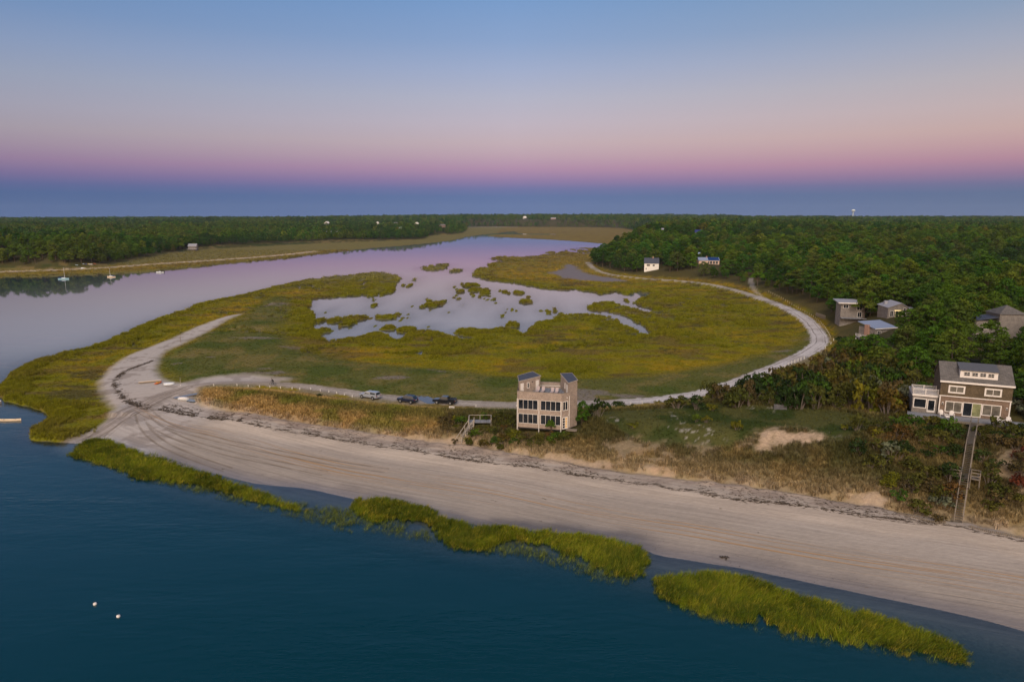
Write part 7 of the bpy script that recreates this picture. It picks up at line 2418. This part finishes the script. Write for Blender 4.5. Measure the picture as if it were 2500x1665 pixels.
# seaweed heap on the lower beach
x, y, z = P1(1767, 1361)
rngs = np.random.default_rng(9)
b_ = MB()
for i in range(16):
    a = rngs.uniform(0, 6.28); r_ = rngs.uniform(0, .34)
    p = Vector((math.cos(a) * r_ * 1.5, math.sin(a) * r_, rngs.uniform(.0, .12)))
    q = p + Vector((rngs.normal(0, .28), rngs.normal(0, .2), rngs.uniform(-.02, .10)))
    b_.tube([p, (p + q) / 2 + Vector((0, 0, .06)), q], [.07, .09, .03], 5)
t_ = b_.build('seaweed_heap', mat('dark_seaweed', (.035, .026, .02), .6, .3, 6, .3))
t_.location = (x, y, z)
tag(t_, 'dark seaweed heap alone on the damp lower beach', 'seaweed')

# ---------------------------------------------------------------- seaweed wrack and stones strewn on the beach
def weed(seed):
    rg = np.random.default_rng(seed)
    V, F, L = [], [], []
    for i in range(16):
        a = rg.uniform(0, 6.28); r_ = .32 * math.sqrt(rg.random())
        p = np.array([math.cos(a) * r_ * 1.7, math.sin(a) * r_, rg.uniform(.01, .06)])
        d_ = np.array([rg.normal(0, .20), rg.normal(0, .08), rg.uniform(-.01, .05)]); w_ = np.array([-d_[1], d_[0], 0]) * .35
        n = len(V)
        V += [p - w_, p + w_, p + d_ + w_ * .5, p + d_ - w_ * .5]
        F.append((n, n + 1, n + 2, n + 3)); L.append(rg.random())
    return tri_mesh('weed_%d' % seed, V, F, L, [M_GRASS])


def stone(seed):
    rg = np.random.default_rng(seed)
    b = bmesh.new(); bmesh.ops.create_icosphere(b, subdivisions=1, radius=.10)
    V = [tuple(np.array(v.co) * np.array([1.2, .9, .55]) * rg.uniform(.8, 1.2)) for v in b.verts]
    F = [tuple(v.index for v in f.verts) for f in b.faces]
    b.free()
    return tri_mesh('stone_%d' % seed, V, F, rg.random(len(F)) * .3 + .35, [M_GRASS])


wrg = np.random.default_rng(71)
def along(P_, n, off, sig):
    sg = np.concatenate([[0], np.cumsum(np.hypot(*np.diff(P_, axis=0).T))])
    s_ = wrg.uniform(0, sg[-1], n)
    x, y = np.interp(s_, sg, P_[:, 0]), np.interp(s_, sg, P_[:, 1])
    k = fbm(s_ * .22, s_ * 0 + 3.3, 3, 5) > .42
    wv = (fbm(s_ * .12, s_ * 0, 3, 8) - .5) * 2.6
    return (x + wrg.normal(0, sig, n) * .6)[k], (y + off + wv + wrg.normal(0, sig, n))[k]
wx_, wy_ = [], []
for P_, n, off, sig in ((WRACK, 2600, 0, .35), (WRACK, 1500, 1.6, .5), (WRACK, 1300, 3.6, .9), (WRACK2, 900, 0, .5), (WRACK2, 300, 1.6, .6)):
    a_, b__ = along(P_, n, off, sig); wx_.append(a_); wy_.append(b__)
X = np.concatenate(wx_ + [wrg.uniform(-60, 70, 60)]); Y = np.concatenate(wy_ + [wrg.uniform(75, 140, 60)])
k = (samp(TD['bz'], X, Y) > .8) & (samp(TD['c'], X, Y) > 1.5) & (samp(TD['up'], X, Y) < .3)
X, Y = X[k], Y[k]
scatter('wrack_weed', [weed(i) for i in range(5)], X, Y, samp(TZf, X, Y) + .01, wrg.uniform(.16, .5, len(X)) * np.where(X < -55, 1.6, 1), wrg.normal(-.25, .5, len(X)),
        np.tile(np.array([.085, .064, .046]), (len(X), 1)) * wrg.uniform(.5, 1.8, (len(X), 1)), label='dark dried seaweed strewn along the tide lines')
X, Y = wrg.uniform(-45, 62, 26000), wrg.uniform(60, 118, 26000)
cc_ = samp(TD['c'], X, Y)
k = (samp(TD['bz'], X, Y) > .9) & (cc_ > .2) & (wrg.random(len(X)) < .4 * ss(5.0, .8, cc_) * ss(.35, .6, fbm(X * .1, Y * .1, 3, 12)))
X, Y = X[k], Y[k]
scatter('beach_stones', [stone(i) for i in range(3)], X, Y, samp(TZf, X, Y), wrg.uniform(.25, .7, len(X)), wrg.uniform(0, 6.28, len(X)),
        np.tile(np.array([.11, .10, .095]), (len(X), 1)) * wrg.uniform(.5, 2.6, (len(X), 1)), label='small stones and shells on the lower beach')

# ---------------------------------------------------------------- far things: poles, causeway, water tower
M_POLE = mat('utility_pole_wood', (.22, .20, .19), .9, .1)
Yc = 2700.0
for px, lb in ((1141, 'first from the wooded end'), (1162, 'second from the wooded end'), (1202, 'third from the wooded end'), (1262, 'last, farthest from the wooded end')):
    x = AT(px, Yc, 3); z = gz(x, Yc)
    t_ = thing('utility_pole', 'distant utility pole by the causeway, ' + lb, 'pole', (x, Yc, z))
    MB().tube([(0, 0, -1), (0, 0, 17)], [.45, .3], 6).build('shaft', M_POLE, t_)
    MB().box(-1.6, 1.6, -.15, .15, 15.2, 15.6).build('crossarm', M_POLE, t_)
x0, x1 = AT(1141, Yc - 15, 2), AT(1265, Yc - 15, 2)
t_ = thing('guard_rail', 'pale guard rail along the distant causeway', 'guard rail', (x0, Yc - 15, gz(x0, Yc - 15)))
MB().box(0, x1 - x0, -.1, .1, .7, 1.3).build('rail', M_ROOF_LT, t_)
psh = MB().box(-.12, .12, .11, .3, -.6, 1.2).mesh('rail_post_shape', M_ROOF_LT)
for s in np.arange(0, x1 - x0, 8.0):
    obj('post', psh, t_, (s, 0, 0))
x = AT(1211, Yc - 8, 2)
vehicle('parked_car', 'tiny white car on the distant causeway', (x, Yc - 8, gz(x, Yc - 8) + .3), 0, 'suv', paint('white_paint', (.7, .7, .7)))
# water tower on the skyline
Yw = 3600.0
x = AT(2082, Yw, 40); z = gz(x, Yw)
t_ = thing('water_tower', 'pale bulb-topped water tower on the skyline above the woods', 'water tower', (x, Yw, z))
zt_ = 44 + (528 - 512) / FPX * Yw - z
M_WT = mat('water_tower_paint', (.50, .56, .58), .5, .05, 2)
MB().tube([(0, 0, -2), (0, 0, 6), (0, 0, zt_ - 14), (0, 0, zt_ - 9)], [4.5, 2.4, 2.0, 4.0], 12).build('stem', M_WT, t_, True)
rr_ = [(math.sin(a) * 9.5, -math.cos(a) * 6.5 + zt_ - 6.5) for a in np.linspace(.3, math.pi - .02, 10)]
MB().loft([[(r_ * math.cos(b), r_ * math.sin(b), zz_) for b in np.linspace(0, 2 * math.pi, 17)[:-1]] for r_, zz_ in rr_]).build('tank', M_WT, t_, True)

# ---------------------------------------------------------------- air: thin even haze round everything
hz = MB().box(-9300, 9300, -9300, 5700, -3.6, 130).build('haze', None)
t = NT('evening_haze')
v = t.node('ShaderNodeVolumePrincipled')
v.inputs['Color'].default_value = (.50, .68, 1.0, 1)
v.inputs['Density'].default_value = HAZE
v.inputs['Anisotropy'].default_value = .0
t.l.new(v.outputs[0], t.out.inputs['Volume'])
hz.data.materials.append(t.m)
tag(hz, 'thin evening haze', None, kind='stuff')
